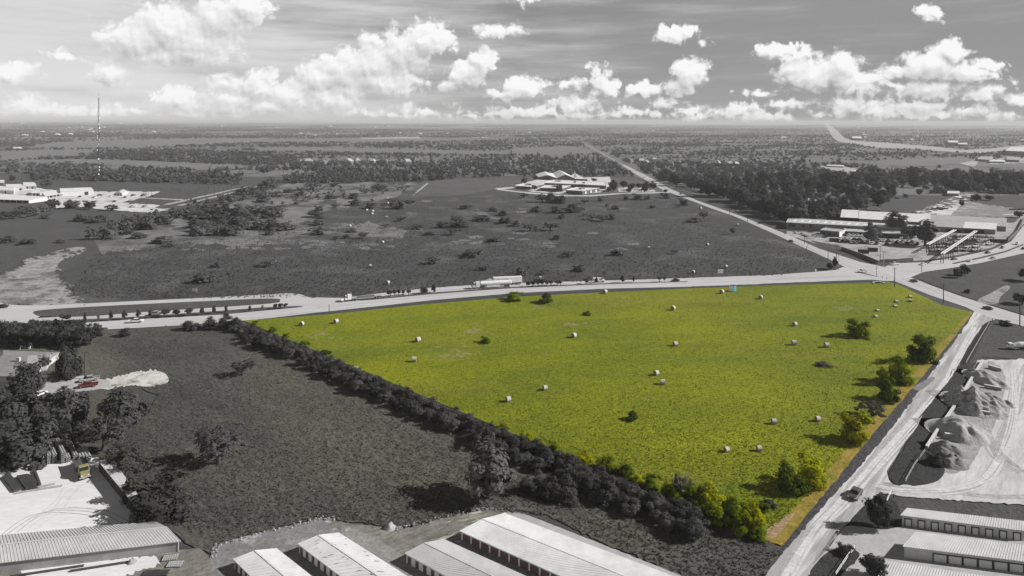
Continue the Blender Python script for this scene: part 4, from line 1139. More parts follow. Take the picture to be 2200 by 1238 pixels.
for px, py, w_, h_, lb in ((1126, 395, 18, 13, 'round tree at the left rear of the school'), (1148, 409, 14, 11, 'small dark tree in front of the left school wing'), (1200, 413, 18, 16, 'dark tree between two school wings'), (1197, 396, 26, 8, 'low dark tree on the school courtyard'), (1252, 404, 24, 8, 'low dark tree behind the right school wing'),
                           (1318, 410, 24, 22, 'tall dark tree at the right end of the school'), (1308, 412, 14, 10, 'dark bush at the foot of the right school wing'), (1340, 404, 20, 15, 'dark tree at the near edge of the school car park'), (1357, 408, 18, 14, 'dark tree in the middle of the school car park'), (1352, 415, 14, 12, 'small tree in front of the school car park'),
                           (1372, 405, 14, 11, 'dark tree at the far side of the school car park'), (1388, 408, 24, 16, 'wide dark tree at the right side of the school car park'), (1403, 405, 20, 13, 'dark tree at the road end of the school car park'), (1385, 413, 18, 10, 'low dark tree below the wide one at the school car park'), (1430, 415, 10, 8, 'small round tree at the school drive entrance'), (1276, 390, 14, 7, 'small tree on the school roof side court')):
    plant('school_tree', 'oak', 'mid', px, py, w_, h_, f_near, lb, 'tree')
for px, py, w_, h_, lb in ((98, 402, 24, 15, 'dark tree behind the white plant sheds'), (26, 390, 14, 14, 'dark tree at the far left of the plant yard'), (152, 448, 34, 18, 'dark tree in front of the white plant workshop'), (193, 450, 26, 15, 'dark tree at the front edge of the plant yard'), (112, 447, 30, 18, 'dark tree beside the long plant canopy'), (238, 453, 30, 12, 'low dark tree at the right front of the plant yard'), (444, 395, 16, 10, 'dark tree at the far end of the pole field')):
    plant('plant_tree', 'oak', 'mid', px, py, w_, h_, f_wood, lb, 'tree')

for i in range(34):
    t = i / 33
    px, py = lerp(1408, 1690, t ** .9), lerp(386, 486, t ** .95)
    w_ = 0.15 * (py - 250) * random.uniform(.9, 1.25)
    plant('roadside_tree', 'oak', 'mid', px + 14 + random.uniform(-4, 12), py - 3 + random.uniform(-2, 2), w_, w_ * .85, f_wood, 'dark tree of the row shading the eastern side of the county road', 'tree', 'trees lining the eastern side of the county road')

for i in range(26):
    px, py = random.uniform(300, 640), random.uniform(330, 350)
    plant('hill_tree', 'oak', 'far', px, py, 10, 7, f_wood, 'taller dark tree rising from the pale scrub left of the far village', 'tree', 'taller trees in the far scrub')

# ---- woods that read as one mass: one object of leaf clumps
TEMPL = [crown('clump', 22, 900 + i, 0.30) for i in range(8)]
TEMPH = [crown('clump', 60, 950 + i, 0.20) for i in range(8)]


def wood_arrays(pts, templ):
    Vs, Qs, off = [], [], 0
    for (px, py, w_, h_) in pts:
        V, Q = templ[random.randrange(len(templ))]
        p = G(px, py); k = p.y / F
        a = random.random() * 6.28; c, s = math.cos(a), math.sin(a)
        X = V[:, 0] * c - V[:, 1] * s; Y = V[:, 0] * s + V[:, 1] * c
        W = np.stack([X * w_ * k + p.x, Y * w_ * k + p.y, V[:, 2] * h_ * k], 1)
        Vs.append(W); Qs.append(Q + off); off += len(V)
    return np.concatenate(Vs), np.concatenate(Qs)


def fill(poly, dens, wk, hk, holes=(), wmin=2.4, hmin=1.2, jit=0.35):
    xs = [p[0] for p in poly]; ys = [p[1] for p in poly]
    area = (max(xs) - min(xs)) * (max(ys) - min(ys))
    out = []
    ym = sum(ys) / len(ys)
    w0, h0 = max(wmin, wk * (ym - 260)), max(hmin, hk * (ym - 260))
    n = int(area * dens / (w0 * h0))
    for _ in range(n):
        x, y = random.uniform(min(xs), max(xs)), random.uniform(min(ys), max(ys))
        if not inside(x, y, poly) or any(inside(x, y, h) for h in holes): continue
        d = y - 260 - (x - 1100) * ROLL
        if d < 3: continue
        f = random.uniform(1 - jit, 1 + jit)
        out.append((x, y, max(wmin, wk * d) * f, max(hmin, hk * d) * f * random.uniform(0.85, 1.15)))
    return out


road_h = [[(1244, 304), (1256, 304), (1284, 318), (1346, 354), (1380, 371), (1412, 386), (1395, 390), (1355, 372), (1330, 356), (1268, 321)], HWY,
          [(1755, 356), (1850, 362), (1855, 374), (1795, 374)]]
past = list(FAR.values()) + road_h
village = [[(640, 344), (905, 344), (905, 352), (640, 352)], [(1355, 338), (1670, 338), (1670, 353), (1355, 353)]]
Wd = []
Wd += fill([(-20, 366), (60, 358), (240, 366), (480, 373), (520, 384), (510, 397), (350, 394), (210, 390), (60, 388), (60, 374), (-20, 374)], 5.5, 0.115, 0.10, past)
Wd += fill([(585, 340), (760, 352), (1000, 350), (1180, 335), (1290, 338), (1350, 372), (1360, 379), (1230, 380), (1100, 379), (1000, 383), (920, 389), (735, 396), (600, 394), (640, 378), (560, 372)], 5.2, 0.105, 0.095, past + village)
Wd += fill([(575, 392), (605, 392), (592, 408), (470, 448), (335, 492), (230, 516), (192, 516), (228, 496), (330, 474), (468, 432), (540, 408)], 6.0, 0.105, 0.085)
Wd += fill([(1355, 354), (1500, 345), (1700, 345), (1880, 358), (1900, 368), (2230, 372), (2230, 395), (1990, 398), (1760, 398), (1640, 398), (1560, 402), (1500, 398), (1440, 393), (1395, 384)], 5.2, 0.115, 0.095, past + village)
Wd += fill([(2090, 398), (2230, 395), (2230, 420), (2085, 416), (2000, 416), (2020, 402)], 5.0, 0.115, 0.09)
Wd += fill([(1560, 402), (2000, 398), (2000, 412), (1900, 440), (1850, 460), (1800, 470), (1700, 470), (1650, 462), (1600, 440)], 2.4, 0.085, 0.06, hole)
for v_ in village: Wd += fill(v_, 1.5, 0.085, 0.05)
V, Q = wood_arrays(Wd, TEMPH)
o = link('woodland', np_mesh('woodland', V, Q), f_wood)
tag(o, 'unbroken dark woods crossing the plain behind the meadow and the school', 'woods', None, 'stuff')
NW1 = len(Wd)
# far plain: mixed woods with gaps
Wf = []
full = [(-20, 262), (2230, 270), (2230, 345), (1700, 345), (1350, 352), (1290, 336), (1180, 334), (1000, 350), (760, 350), (585, 340), (560, 372), (480, 372), (240, 364), (60, 357), (-20, 365)]
for band in ((262, 272), (268, 282), (278, 296), (290, 315), (310, 335), (330, 366)):
    pl = [(-20, band[0]), (2230, band[0]), (2230, band[1]), (-20, band[1])]
    for q in fill(pl, 2.7, 0.10, 0.07, past + village, 2.4, 0.9):
        x, y = q[0], q[1]
        if not inside(x, y, full): continue
        g = math.sin(x * 0.013 + y * 0.9) + math.sin(x * 0.0057 - y * 0.35 + 1.3) + math.sin(x * 0.031 + y * 0.21 + 4)
        if g < -0.5 and random.random() < 0.8: continue
        Wf.append(q)
V, Q = wood_arrays(Wf, TEMPL)
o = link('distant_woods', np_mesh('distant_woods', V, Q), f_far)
tag(o, 'patchwork of distant woods reaching to the horizon', 'woods', None, 'stuff')
# pale scrub thickets
Ws = fill([(20, 350), (110, 342), (170, 336), (270, 320), (420, 322), (560, 328), (640, 336), (600, 352), (540, 356), (400, 350), (270, 344), (160, 341)], 3.0, 0.08, 0.045, past)
Ws += fill([(405, 470), (470, 455), (590, 445), (600, 470), (560, 490), (480, 500), (410, 500)], 1.0, 0.06, 0.04)
Ws += fill([(560, 420), (700, 400), (880, 395), (870, 412), (700, 430), (560, 445)], 0.5, 0.05, 0.028)
Ws += fill([(700, 305), (1080, 303), (1250, 312), (1100, 320), (800, 316)], 1.0, 0.10, 0.04, past)
V, Q = wood_arrays(Ws, TEMPH)
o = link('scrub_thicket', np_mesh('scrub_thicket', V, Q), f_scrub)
tag(o, 'pale low scrub thickets on the plain', 'scrub', None, 'stuff')
print('woods', NW1, len(Wf), len(Ws), 'plants', PLANT_N)

# ---- tall grass and weeds, near fields
def tufts(name, poly, n, size, mat, label, holes=(), zz=0):
    rs = np.random.default_rng(len(name))
    xs = [p[0] for p in poly]; ys = [p[1] for p in poly]
    P_ = []
    while len(P_) < n:
        x, y = random.uniform(min(xs), max(xs)), random.uniform(min(ys), max(ys))
        if inside(x, y, poly) and not any(inside(x, y, h) for h in holes): P_.append(G(x, y))
    P_ = np.array([(p.x, p.y, p.z + 0.2) for p in P_])
    m = len(P_) * 3
    base = np.repeat(P_, 3, 0) + np.c_[rs.normal(0, size * 0.5, (m, 2)), np.zeros(m)]
    a = rs.random(m) * 6.283
    if zz: base[:, 2] += zz
    d = np.c_[np.cos(a), np.sin(a), np.zeros(m)]
    s = size * (0.5 + rs.random((m, 1)))
    lean = np.c_[rs.normal(0, 0.5, (m, 2)), np.ones(m) * 0.9]
    V = np.stack([base - d * s * 0.5, base + d * s * 0.5, base + lean * s + d * s * 0.25, base + lean * s - d * s * 0.25], 1).reshape(-1, 3)
    o = link(name, np_mesh(name, V, np.arange(4 * m).reshape(-1, 4)), mat)
    tag(o, label, 'grass', None, 'stuff')


DRY = [(905, 770), (925, 748), (990, 736), (1040, 750), (1010, 772), (950, 784)]
tufts('meadow_weeds', [(140, 640), (205, 540), (420, 510), (640, 470), (900, 420), (1380, 415), (1780, 560), (1690, 592), (1000, 614), (740, 638), (350, 644)], 20000, 0.38, f_mead, 'pale seed heads scattered through the dark north meadow')
tufts('rough_weeds', [(190, 735), (388, 706), (522, 700), (1300, 1035), (1676, 1182), (1640, 1245), (1480, 1245), (1180, 1112), (1030, 1100), (870, 1137), (690, 1114), (470, 1170), (330, 1110), (235, 970), (340, 850)], 15000, 0.22, f_weed,
      'rough dark weeds covering the field south of the hedgerow', ([(190, 830), (235, 812), (290, 798), (345, 797), (366, 815), (357, 829), (320, 836), (235, 842)],))
tufts('tall_grass', [(530, 692), (900, 660), (1300, 632), (1900, 610), (2080, 676), (1975, 795), (1862, 922), (1715, 1088), (1640, 1160), (1280, 1004)], 34000, 0.19, f_grass, 'tall green grass of the mown field', (DRY,))
# ------------------------------------------------------------------ buildings
def hpx(px, py, n):
    """height in metres that n pixels stand for at a ground pixel"""
    return n * mpp(px, py)


def bld(name, eaves, hw, rise, label, wall, roof, style='gable', ribs=0.0, over=0.25, base=0.0, group=None, cat='building', open_sides=(), ribh=0.10):
    """eaves: four roof corners in pixels (front-left, front-right, back-right, back-left) seen at height hw.
    gable: ridge along the front; mono: back edge raised by rise; flat: parapet; end: ridge runs front to back"""
    E = [G(x, y, hw) for x, y in eaves]
    C = sum((p for p in E), Vector()) / 4
    root = empty(name, (C.x, C.y, 0), 0, label, cat, group)
    L = [Vector((p.x - C.x, p.y - C.y, 0)) for p in E]
    t = 0.15
    w = MB()
    for i in range(4):
        if i in open_sides: continue
        a, b = L[i], L[(i + 1) % 4]
        d = (b - a).normalized(); n = Vector((d.y, -d.x, 0))
        q = [a, b, b - n * t, a - n * t]
        w.add([(p.x, p.y, base) for p in q] + [(p.x, p.y, hw) for p in q], [(3, 2, 1, 0), (4, 5, 6, 7), (0, 1, 5, 4), (1, 2, 6, 5), (2, 3, 7, 6), (3, 0, 4, 7)])
    fl, fr, br, bl = L
    if style == 'gable':
        m0, m1 = (fl + bl) / 2, (fr + br) / 2
        for a, b, m in ((fl, bl, m0), (fr, br, m1)):
            w.add([(a.x, a.y, hw), (b.x, b.y, hw), (m.x, m.y, hw + rise)], [(0, 1, 2)])
    elif style == 'end':
        m0, m1 = (fl + fr) / 2, (bl + br) / 2
        for a, b, m in ((fl, fr, m0), (bl, br, m1)):
            w.add([(a.x, a.y, hw), (b.x, b.y, hw), (m.x, m.y, hw + rise)], [(0, 1, 2)])
    elif style == 'mono':
        for a, b in ((fl, bl), (fr, br)):
            w.add([(a.x, a.y, hw), (b.x, b.y, hw), (b.x, b.y, hw + rise)], [(0, 1, 2)])
        w.add([(bl.x, bl.y, hw), (br.x, br.y, hw), (br.x, br.y, hw + rise), (bl.x, bl.y, hw + rise)], [(0, 1, 2, 3)])
    if w.v: w.build('wall', wall, root)
    r = MB()
    ux = (fr - fl).normalized(); uy = (bl - fl).normalized()
    th = 0.12

    def panel(a, b, c, d):
        """roof slab: a-b lower edge, c-d upper edge"""
        r.add([tuple(p) for p in (a, b, c, d)] + [(p.x, p.y, p.z + th) for p in (a, b, c, d)], [(3, 2, 1, 0), (4, 5, 6, 7), (0, 1, 5, 4), (1, 2, 6, 5), (2, 3, 7, 6), (3, 0, 4, 7)])
        if ribs > 0:
            n = int((b - a).length / ribs)
            for i in range(n + 1):
                k = i / max(n, 1)
                p, q = a.lerp(b, k), d.lerp(c, k)
                r.bar((p.x, p.y, p.z + th + ribh * 0.45), (q.x, q.y, q.z + th + ribh * 0.45), 0.12, ribh)

    def up(v, z): return Vector((v.x, v.y, z))
    if style == 'gable':
        a, b, c, d = fl - ux * over - uy * over, fr + ux * over - uy * over, br + ux * over + uy * over, bl - ux * over + uy * over
        m0, m1 = (a + d) / 2, (b + c) / 2
        z0 = hw - rise * over / ((bl - fl).length / 2)
        panel(up(a, z0), up(b, z0), up(m1, hw + rise), up(m0, hw + rise))
        panel(up(c, z0), up(d, z0), up(m0, hw + rise), up(m1, hw + rise))
        r.bar(up(m0, hw + rise + th + 0.03), up(m1, hw + rise + th + 0.03), 0.4, 0.06)
    elif style == 'end':
        a, b, c, d = fl - ux * over - uy * over, fr + ux * over - uy * over, br + ux * over + uy * over, bl - ux * over + uy * over
        m0, m1 = (a + b) / 2, (d + c) / 2
        panel(up(d, hw), up(a, hw), up(m0, hw + rise), up(m1, hw + rise))
        panel(up(b, hw), up(c, hw), up(m1, hw + rise), up(m0, hw + rise))
    elif style == 'mono':
        a, b, c, d = fl - ux * over - uy * over, fr + ux * over - uy * over, br + ux * over + uy * over, bl - ux * over + uy * over
        panel(up(a, hw), up(b, hw), up(c, hw + rise), up(d, hw + rise))
    elif style == 'flat':
        panel(up(fl, hw), up(fr, hw), up(br, hw), up(bl, hw))
        for a, b in ((fl, fr), (fr, br), (br, bl), (bl, fl)):
            r.bar(up(a, hw + th + 0.2), up(b, hw + th + 0.2), 0.3, 0.4)
    elif style == 'hip':
        k = 0.32
        m0, m1 = (fl + bl) / 2 + (fr - fl) * k * 0.9, (fr + br) / 2 - (fr - fl) * k * 0.9
        q = [up(v, hw) for v in (fl - ux * over - uy * over, fr + ux * over - uy * over, br + ux * over + uy * over, bl - ux * over + uy * over)] + [up(m0, hw + rise), up(m1, hw + rise)]
        r.add([tuple(v) for v in q], [(0, 1, 5, 4), (1, 2, 5), (2, 3, 4, 5), (3, 0, 4), (3, 2, 1, 0)])
    ro = r.build('roof', roof, root)
    root['hw'] = hw
    return root, L, ro


def openings(root, a, b, ts, width, h, mat, name='door', z0=0.0, frame=None, fw=0.12):
    """doors set 4 cm proud of a wall running a -> b (local), one mesh each"""
    d = (b - a); Ln = d.length; d = d.normalized(); n = Vector((d.y, -d.x, 0))
    for t in ts:
        c = a + d * (t * Ln)
        p0, p1 = c - d * width / 2, c + d * width / 2
        mb = MB()
        q = [p0 + n * 0.05, p1 + n * 0.05, p1 - n * 0.02, p0 - n * 0.02]
        mb.add([(p.x, p.y, z0) for p in q] + [(p.x, p.y, z0 + h) for p in q], [(3, 2, 1, 0), (4, 5, 6, 7), (0, 1, 5, 4), (1, 2, 6, 5), (2, 3, 7, 6), (3, 0, 4, 7)])
        o = mb.build(name, mat, root)
        if frame is not None:
            f = MB()
            e = n * 0.06
            for s, u in ((p0 - d * fw / 2, p0 - d * fw / 2), (p1 + d * fw / 2, p1 + d * fw / 2)):
                f.bar((s.x + e.x, s.y + e.y, z0), (s.x + e.x + 1e-4, s.y + e.y, z0 + h + fw), 0.1, fw) if False else f.tube((s.x + e.x, s.y + e.y, z0), (s.x + e.x, s.y + e.y, z0 + h + fw), fw * 0.6, fw * 0.6, 4)
            f.bar((p0.x + e.x - d.x * fw, p0.y + e.y - d.y * fw, z0 + h + fw / 2), (p1.x + e.x + d.x * fw, p1.y + e.y + d.y * fw, z0 + h + fw / 2), 0.1, fw)
            f.build('frame', frame, o)


# storage rows at the bottom of the photograph
g_s = 'long white self-storage buildings at the bottom'
HW = 2.05


def ext(p, q, k): return (p[0] + (q[0] - p[0]) * k, p[1] + (q[1] - p[1]) * k)


def storage(fl, fl2, bl, bl2, label, ribs, doors, dw, dh, dmat, roof, L=1.5):
    root, C, ro = bld('storage_building', [fl, ext(fl, fl2, L), ext(bl, bl2, L), bl], HW, 0.62, label, m_wallw, roof, 'gable', ribs, 0.2, 0.2, g_s, ribh=0.05)
    a, b = C[0], C[1]
    n = int((b - a).length / doors)
    openings(root, a, b, [(i * doors + dw * 0.5 + 0.45) / (b - a).length for i in range(n)], dw, dh, dmat, z0=0.25)
    return root, C, ro


storage((504, 1203), (540, 1238), (594, 1181), (666, 1238), 'smallest white ridged storage building, farthest left at the bottom edge', 0.9, 2.0, 0.85, 1.45, m_door, m_roofw, 2.2)
s2r, s2c, s2o = storage((643, 1170), (733, 1238), (728, 1147), (871, 1238), 'white storage building with streaked ridged roof and narrow maroon doors', 1.25, 2.1, 0.85, 1.45, m_door, m_roofw)
storage((873, 1190), (960, 1238), (954, 1161), (1125, 1238), 'white storage building with narrow doors just left of the largest storage building', 0.62, 2.15, 0.9, 1.45, m_door, m_roofg, 1.7)
storage((991, 1142), (1206, 1238), (1085, 1105), (1441, 1238), 'largest white storage building with a row of wide maroon doors', 0.62, 2.45, 2.0, 1.5, m_door, m_roofw)
mb = MB()
for i in range(30):
    t, u, L_ = random.random() ** 1.3 * .95, random.uniform(.05, .9), random.uniform(.06, .22)
    side = random.random() < .75
    def on(u_):
        lo, hi = s2c[0].lerp(s2c[1], t), s2c[3].lerp(s2c[2], t)
        v = u_ * .5 if side else 1 - u_ * .5
        q = lo.lerp(hi, v); return Vector((q.x, q.y, HW + .62 * u_ + .12 + .085))
    mb.bar(on(u), on(min(.97, u + L_)), .14, .03)
mb.build('stained_seams', m_wallg, s2o)
r1, c1, _ = bld('storage_building', [(1938, 1108), (2200, 1141), (2200, 1123), (1951, 1095)], 2.4, 0.15, 'low grey storage row with small white doors nearest the grass bank', m_wallgs, m_roofr, 'mono', 0.5, 0.2, 0.2, 'grey storage rows right of the drive', ribh=0.07)
ln = (c1[1] - c1[0]).length
openings(r1, c1[0], c1[1], [(0.052 + i * 0.1115) for i in range(9)], 1.15, 1.5, m_doorw, z0=0.25, frame=m_frame, fw=0.2)
r2, c2, _ = bld('storage_building', [(1943, 1175), (2240, 1212), (2240, 1180), (1970, 1147)], 2.5, 0.25, 'wider grey storage row with broad white doors, middle of the three by the drive', m_wallgs, m_roofr, 'mono', 0.5, 0.2, 0.2, 'grey storage rows right of the drive', ribh=0.07)
openings(r2, c2[0], c2[1], [(0.265 + i * 0.110) for i in range(7)], 2.35, 1.55, m_doorw, z0=0.25, frame=m_frame, fw=0.2)
r3, c3, _ = bld('storage_building', [(1880, 1258), (2240, 1308), (2240, 1262), (1906, 1210)], 2.5, 0.25, 'last storage roof cut off by the bottom edge beside the dark tree', m_wallgs, m_roofr, 'mono', 0.5, 0.2, 0.2, 'grey storage rows right of the drive', ribh=0.07)

# long shed and dark wall of the pipe yard
rs_, cs_, _ = bld('long_shed', [(-60, 1216), (384, 1163), (327, 1122), (-60, 1158)], 2.4, 0.75, 'long galvanised shed with ribbed gable roof at the lower left corner', m_wallg, m_roofg, 'gable', 0.6, 0.3, 0.2, ribh=0.07)
rw_, cw_, _ = bld('open_front_shed', [(213, 993), (302, 1101), (318, 1097), (240, 987)], 2.5, 0.1, 'long dark steel shed with a pale roof beside the white pipe yard', m_dkwall, m_roofg, 'mono', 0.9, 0.1, 0.2)
# hip-roofed house
rh, chh, hr = bld('house', [(-60, 806), (52, 808), (126, 758), (8, 754)], 2.6, 2.8, 'stone house with a grey hip roof among the dark trees on the left', m_stone, m_shingle, 'hip', 0, 0.5, 0.2)
mb = MB(); p = G(40, 785, 3.2) - Vector(rh.location); mb.box(p.x - 0.5, p.x + 0.5, p.y - 0.4, p.y + 0.4, 2.6, 6.0); mb.build('chimney', m_stone, hr)
rh2, ch2, hr2 = bld('house_wing', [(40, 790), (100, 782), (112, 762), (55, 768)], 2.5, 2.3, 'grey gabled wing of the hip-roofed house, next to the dark tree', m_stone, m_shingle, 'gable', 0, 0.5, 0.2)
for nm in ('house_wing',):
    w2 = rh2
# the wing belongs to the house
w2_loc = Vector(rh2.location)
for ch in list(rh2.children):
    ch.parent = rh
    ch.location = w2_loc - Vector(rh.location)
    ch.name = 'wing_' + ch.name.split('.')[0]
bpy.data.objects.remove(rh2)
openings(rh, chh[0], chh[1], [0.2, 0.45, 0.7], 1.4, 1.2, p_glass, 'window', 1.0)

# factory
def fac(name, e, hn, rise, label, roof, **kw):
    h = hpx(e[0][0], e[0][1] + hn, hn)
    return bld(name, e, h, rise, label, kw.pop('wall', m_wallfac), roof, **kw)


g_f = 'sheds of the pipe factory'
ra, ca, _ = fac('factory_shed', [(1846, 470), (1998, 479), (1998, 461), (1846, 453)], 11, 3.4, 'tall factory shed with the bright white half of the rear roof', m_roofw, ribs=0, group=g_f)
rb, cb2, _ = fac('factory_shed', [(1999, 479), (2161, 487), (2163, 469), (2000, 461)], 11, 3.4, 'tall factory shed with the grey half of the rear roof', m_roofg2, ribs=0, group=g_f)
ry, cy_, _ = fac('crane_canopy', [(1806, 467), (1845, 469), (1845, 452), (1812, 450)], 11, 3.4, 'open white canopy at the left end of the rear factory shed', m_roofw, ribs=0, group=g_f, open_sides=(0, 1, 2, 3))
mb = MB()
for i in range(6):
    for a, b in ((cy_[0], cy_[1]), (cy_[3], cy_[2])):
        q = a.lerp(b, i / 5); mb.box(q.x - 0.3, q.x + 0.3, q.y - 0.3, q.y + 0.3, 0.1, ry['hw'])
mb.build('columns', m_steel, ry)
rc_, cc_, _ = fac('factory_shed', [(1978, 485), (2068, 490), (2078, 477), (1988, 471)], 11, 2.6, 'grey front factory shed beside the crane beams', m_roofg2, ribs=0, group=g_f)
rd_, cd_, _ = fac('factory_shed', [(2069, 490), (2138, 493.5), (2146, 480), (2079, 477)], 11, 2.6, 'front factory shed with a white roof panel, over the dark opening', m_roofw, ribs=0, group=g_f)
openings(rd_, cd_[0], cd_[1], [0.35], (cd_[1] - cd_[0]).length * 0.62, rd_['hw'] * 0.75, m_open, 'opening', 0.2)
openings(rc_, cc_[0], cc_[1], [0.8], (cc_[1] - cc_[0]).length * 0.36, rc_['hw'] * 0.62, m_open, 'opening', 0.2)
re_, ce_, er = fac('long_factory_shed', [(1689, 478), (1964, 492), (1994, 487), (1695, 470)], 14, 0.6, 'long low factory shed with skylights along its grey roof', m_roofg, ribs=0, style='mono', group=g_f)
for i in range(15):
    t = 0.06 + i * 0.06
    mb = MB()
    a = ce_[0].lerp(ce_[1], t); b = ce_[3].lerp(ce_[2], t); hwv = re_['hw']
    p, q = a.lerp(b, 0.25), a.lerp(b, 0.65)
    mb.bar((p.x, p.y, hwv + 0.25 * 0.6 + 0.16), (q.x, q.y, hwv + 0.65 * 0.6 + 0.16), 1.6, 0.05)
    mb.build('skylight', m_sign, er)
openings(re_, ce_[0], ce_[1], [0.06, 0.14, 0.2, 0.5], 2.0, 2.2, m_open, 'window', 2.2)
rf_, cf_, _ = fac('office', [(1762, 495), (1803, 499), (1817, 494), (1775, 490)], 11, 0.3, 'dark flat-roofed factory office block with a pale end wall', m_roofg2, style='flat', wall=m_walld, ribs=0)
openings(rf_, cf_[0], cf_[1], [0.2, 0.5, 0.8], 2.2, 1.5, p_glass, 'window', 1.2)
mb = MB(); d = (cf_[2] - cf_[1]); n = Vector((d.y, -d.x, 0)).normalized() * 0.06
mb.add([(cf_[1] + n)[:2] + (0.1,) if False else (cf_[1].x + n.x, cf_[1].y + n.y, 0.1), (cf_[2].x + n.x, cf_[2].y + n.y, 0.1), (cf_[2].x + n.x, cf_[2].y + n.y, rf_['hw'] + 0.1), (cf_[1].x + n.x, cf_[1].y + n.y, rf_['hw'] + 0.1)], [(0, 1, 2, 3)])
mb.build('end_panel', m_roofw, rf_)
rg_, cg_, _ = fac('office_wing', [(1806, 497), (1950, 505), (1958, 499), (1815, 492)], 8, 0.3, 'long dark office wing with a pale roof behind the car park', m_roofg, style='flat', wall=m_walld, ribs=0)
openings(rg_, cg_[0], cg_[1], [0.08 + 0.1 * i for i in range(9)], 3.0, 1.6, p_glass, 'window', 1.0)
for i, (e, hn, lb) in enumerate(([[(2035, 415.5), (2060, 416), (2062, 411), (2037, 410.5)], 6, 'small white-roofed shed at the end of the pipe storage lot'],
                               [[(2160, 324), (2230, 327), (2230, 316), (2172, 316)], 9, 'big pale arched hall at the far right edge'],
                               [[(2100, 342), (2130, 344), (2134, 337), (2108, 336)], 5, 'low grey warehouse among far parking lots'],
                               [[(2162, 343), (2190, 344), (2192, 338), (2164, 337)], 6, 'grey warehouse right of the far parking lots'],
                               [[(2125, 347), (2158, 348), (2160, 344), (2128, 343)], 4, 'long pale building in front of the far warehouses'],
                               [[(1831, 297), (1851, 297.5), (1851, 293.5), (1832, 293)], 4, 'white building beside the far highway'],
                               [[(2037, 306), (2058, 306.5), (2058, 302), (2038, 302)], 5, 'tall pale block on the far wooded plain'],
                               [[(2058, 310), (2078, 310.5), (2078, 307), (2060, 307)], 4, 'low pale annex right of the tall far block'],
                               [[(28, 319), (48, 319.5), (48, 316), (30, 316)], 3, 'white farm building at the far left edge of the plain'],
                               [[(1776, 356), (1812, 358), (1813, 355), (1778, 354)], 3, 'low white roof in the clearing of the east wood'],
                               [[(1828, 369), (1858, 371), (1860, 367), (1830, 366)], 3, 'white roof with parked cars at the lower clearing of the east wood'])):
    fac('far_building', e, hn, 1.0, lb, m_roofw if 'white' in lb or 'pale' in lb else m_roofg2, style='gable', wall=m_wallfac if i else m_wallfac, ribs=0)

# school
g_sc = 'flat-roofed wings of the school'
sd = [([(1111, 400), (1140, 402), (1162, 397), (1125, 395)], 6, 'flat', 'left white-roofed school wing with dark front wall'),
      ([(1161, 404), (1208, 405.5), (1226, 399), (1172, 398.5)], 7, 'flat', 'middle white-roofed school wing with dark front wall'),
      ([(1216, 409), (1251, 411), (1288, 404.5), (1240, 403)], 7.5, 'flat', 'right white-roofed school wing with a corner facade'),
      ([(1170, 393.5), (1302, 399.5), (1300, 391), (1190, 387)], 7, 'flat', 'broad white flat roof in the middle of the school'),
      ([(1236, 385), (1262, 386), (1240, 375), (1215, 376)], 3, 'flat', 'small white flat roof at the right rear of the school')]
for e, hn, st, lb in sd:
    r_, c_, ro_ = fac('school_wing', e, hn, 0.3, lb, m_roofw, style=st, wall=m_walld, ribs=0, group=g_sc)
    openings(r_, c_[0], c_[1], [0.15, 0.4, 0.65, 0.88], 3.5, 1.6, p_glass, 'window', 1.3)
    for k in range(3):
        mb = MB(); q = c_[0].lerp(c_[1], random.uniform(0.2, 0.8)).lerp(c_[3].lerp(c_[2], 0.5), random.uniform(0.35, 0.7))
        mb.box(q.x - 1.6, q.x + 1.6, q.y - 1.6, q.y + 1.6, r_['hw'] + 0.15, r_['hw'] + 1.5); mb.build('roof_unit', m_walld if k % 2 else m_wallg, ro_)
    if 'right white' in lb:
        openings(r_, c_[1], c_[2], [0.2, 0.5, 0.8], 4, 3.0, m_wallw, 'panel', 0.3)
fac('school_hall', [(1158, 381), (1196, 383), (1190, 373), (1150, 375)], 5, hpx(1170, 385, 5.5), 'left gabled hall of the school with a white roof and dark gable', m_roofw, style='end', wall=m_walld, ribs=0)
rt, ct_, rro = fac('school_hall', [(1196, 383), (1234, 383), (1216, 372), (1186, 373)], 5, hpx(1170, 385, 7.5), 'right taller gabled hall of the school with a chimney', m_roofw, style='end', wall=m_walld, ribs=0)
mb = MB(); q = G(1235, 386) - Vector(rt.location); mb.box(q.x - 0.9, q.x + 0.9, q.y - 0.9, q.y + 0.9, 0.1, hpx(1235, 386, 17)); mb.build('chimney', m_wallw, rt)

# plant buildings on the left
g_p = 'white buildings of the plant on the left'
pb = [([(-30, 428), (62, 431), (102, 426), (-30, 420)], 6, 'mono', 'long low white canopy at the left edge of the plant yard', (0,), m_roofw),
      ([(98, 422), (150, 414), (146, 408), (90, 416)], 6, 'mono', 'slanting white canopy joining the long canopy to the big workshop', (0,), m_roofw),
      ([(130, 412), (201, 409), (190, 403), (128, 405)], 10, 'gable', 'big white plant workshop with a dark door', (), m_roofw),
      ([(250, 415), (263, 416), (274, 411), (258, 408.5)], 5, 'end', 'small gabled white shed right of the mast', (), m_roofg),
      ([(-30, 407), (30, 410), (32, 401), (-30, 399)], 7, 'gable', 'white gabled plant building at the far left edge', (), m_roofw),
      ([(16, 404), (56, 403), (52, 396), (12, 397)], 6, 'flat', 'flat white plant block behind the gabled one', (), m_roofw),
      ([(50, 400), (78, 400), (72, 392), (50, 392)], 6, 'gable', 'white plant building with peaked roof behind the dark tree', (), m_roofw),
      ([(68, 415), (86, 415), (84, 409), (70, 409)], 6, 'gable', 'small white shed among parked trucks in the plant yard', (), m_roofw),
      ([(-30, 392), (9, 393), (9, 387), (-30, 386)], 4, 'gable', 'farthest white plant roof at the left edge', (), m_roofw)]
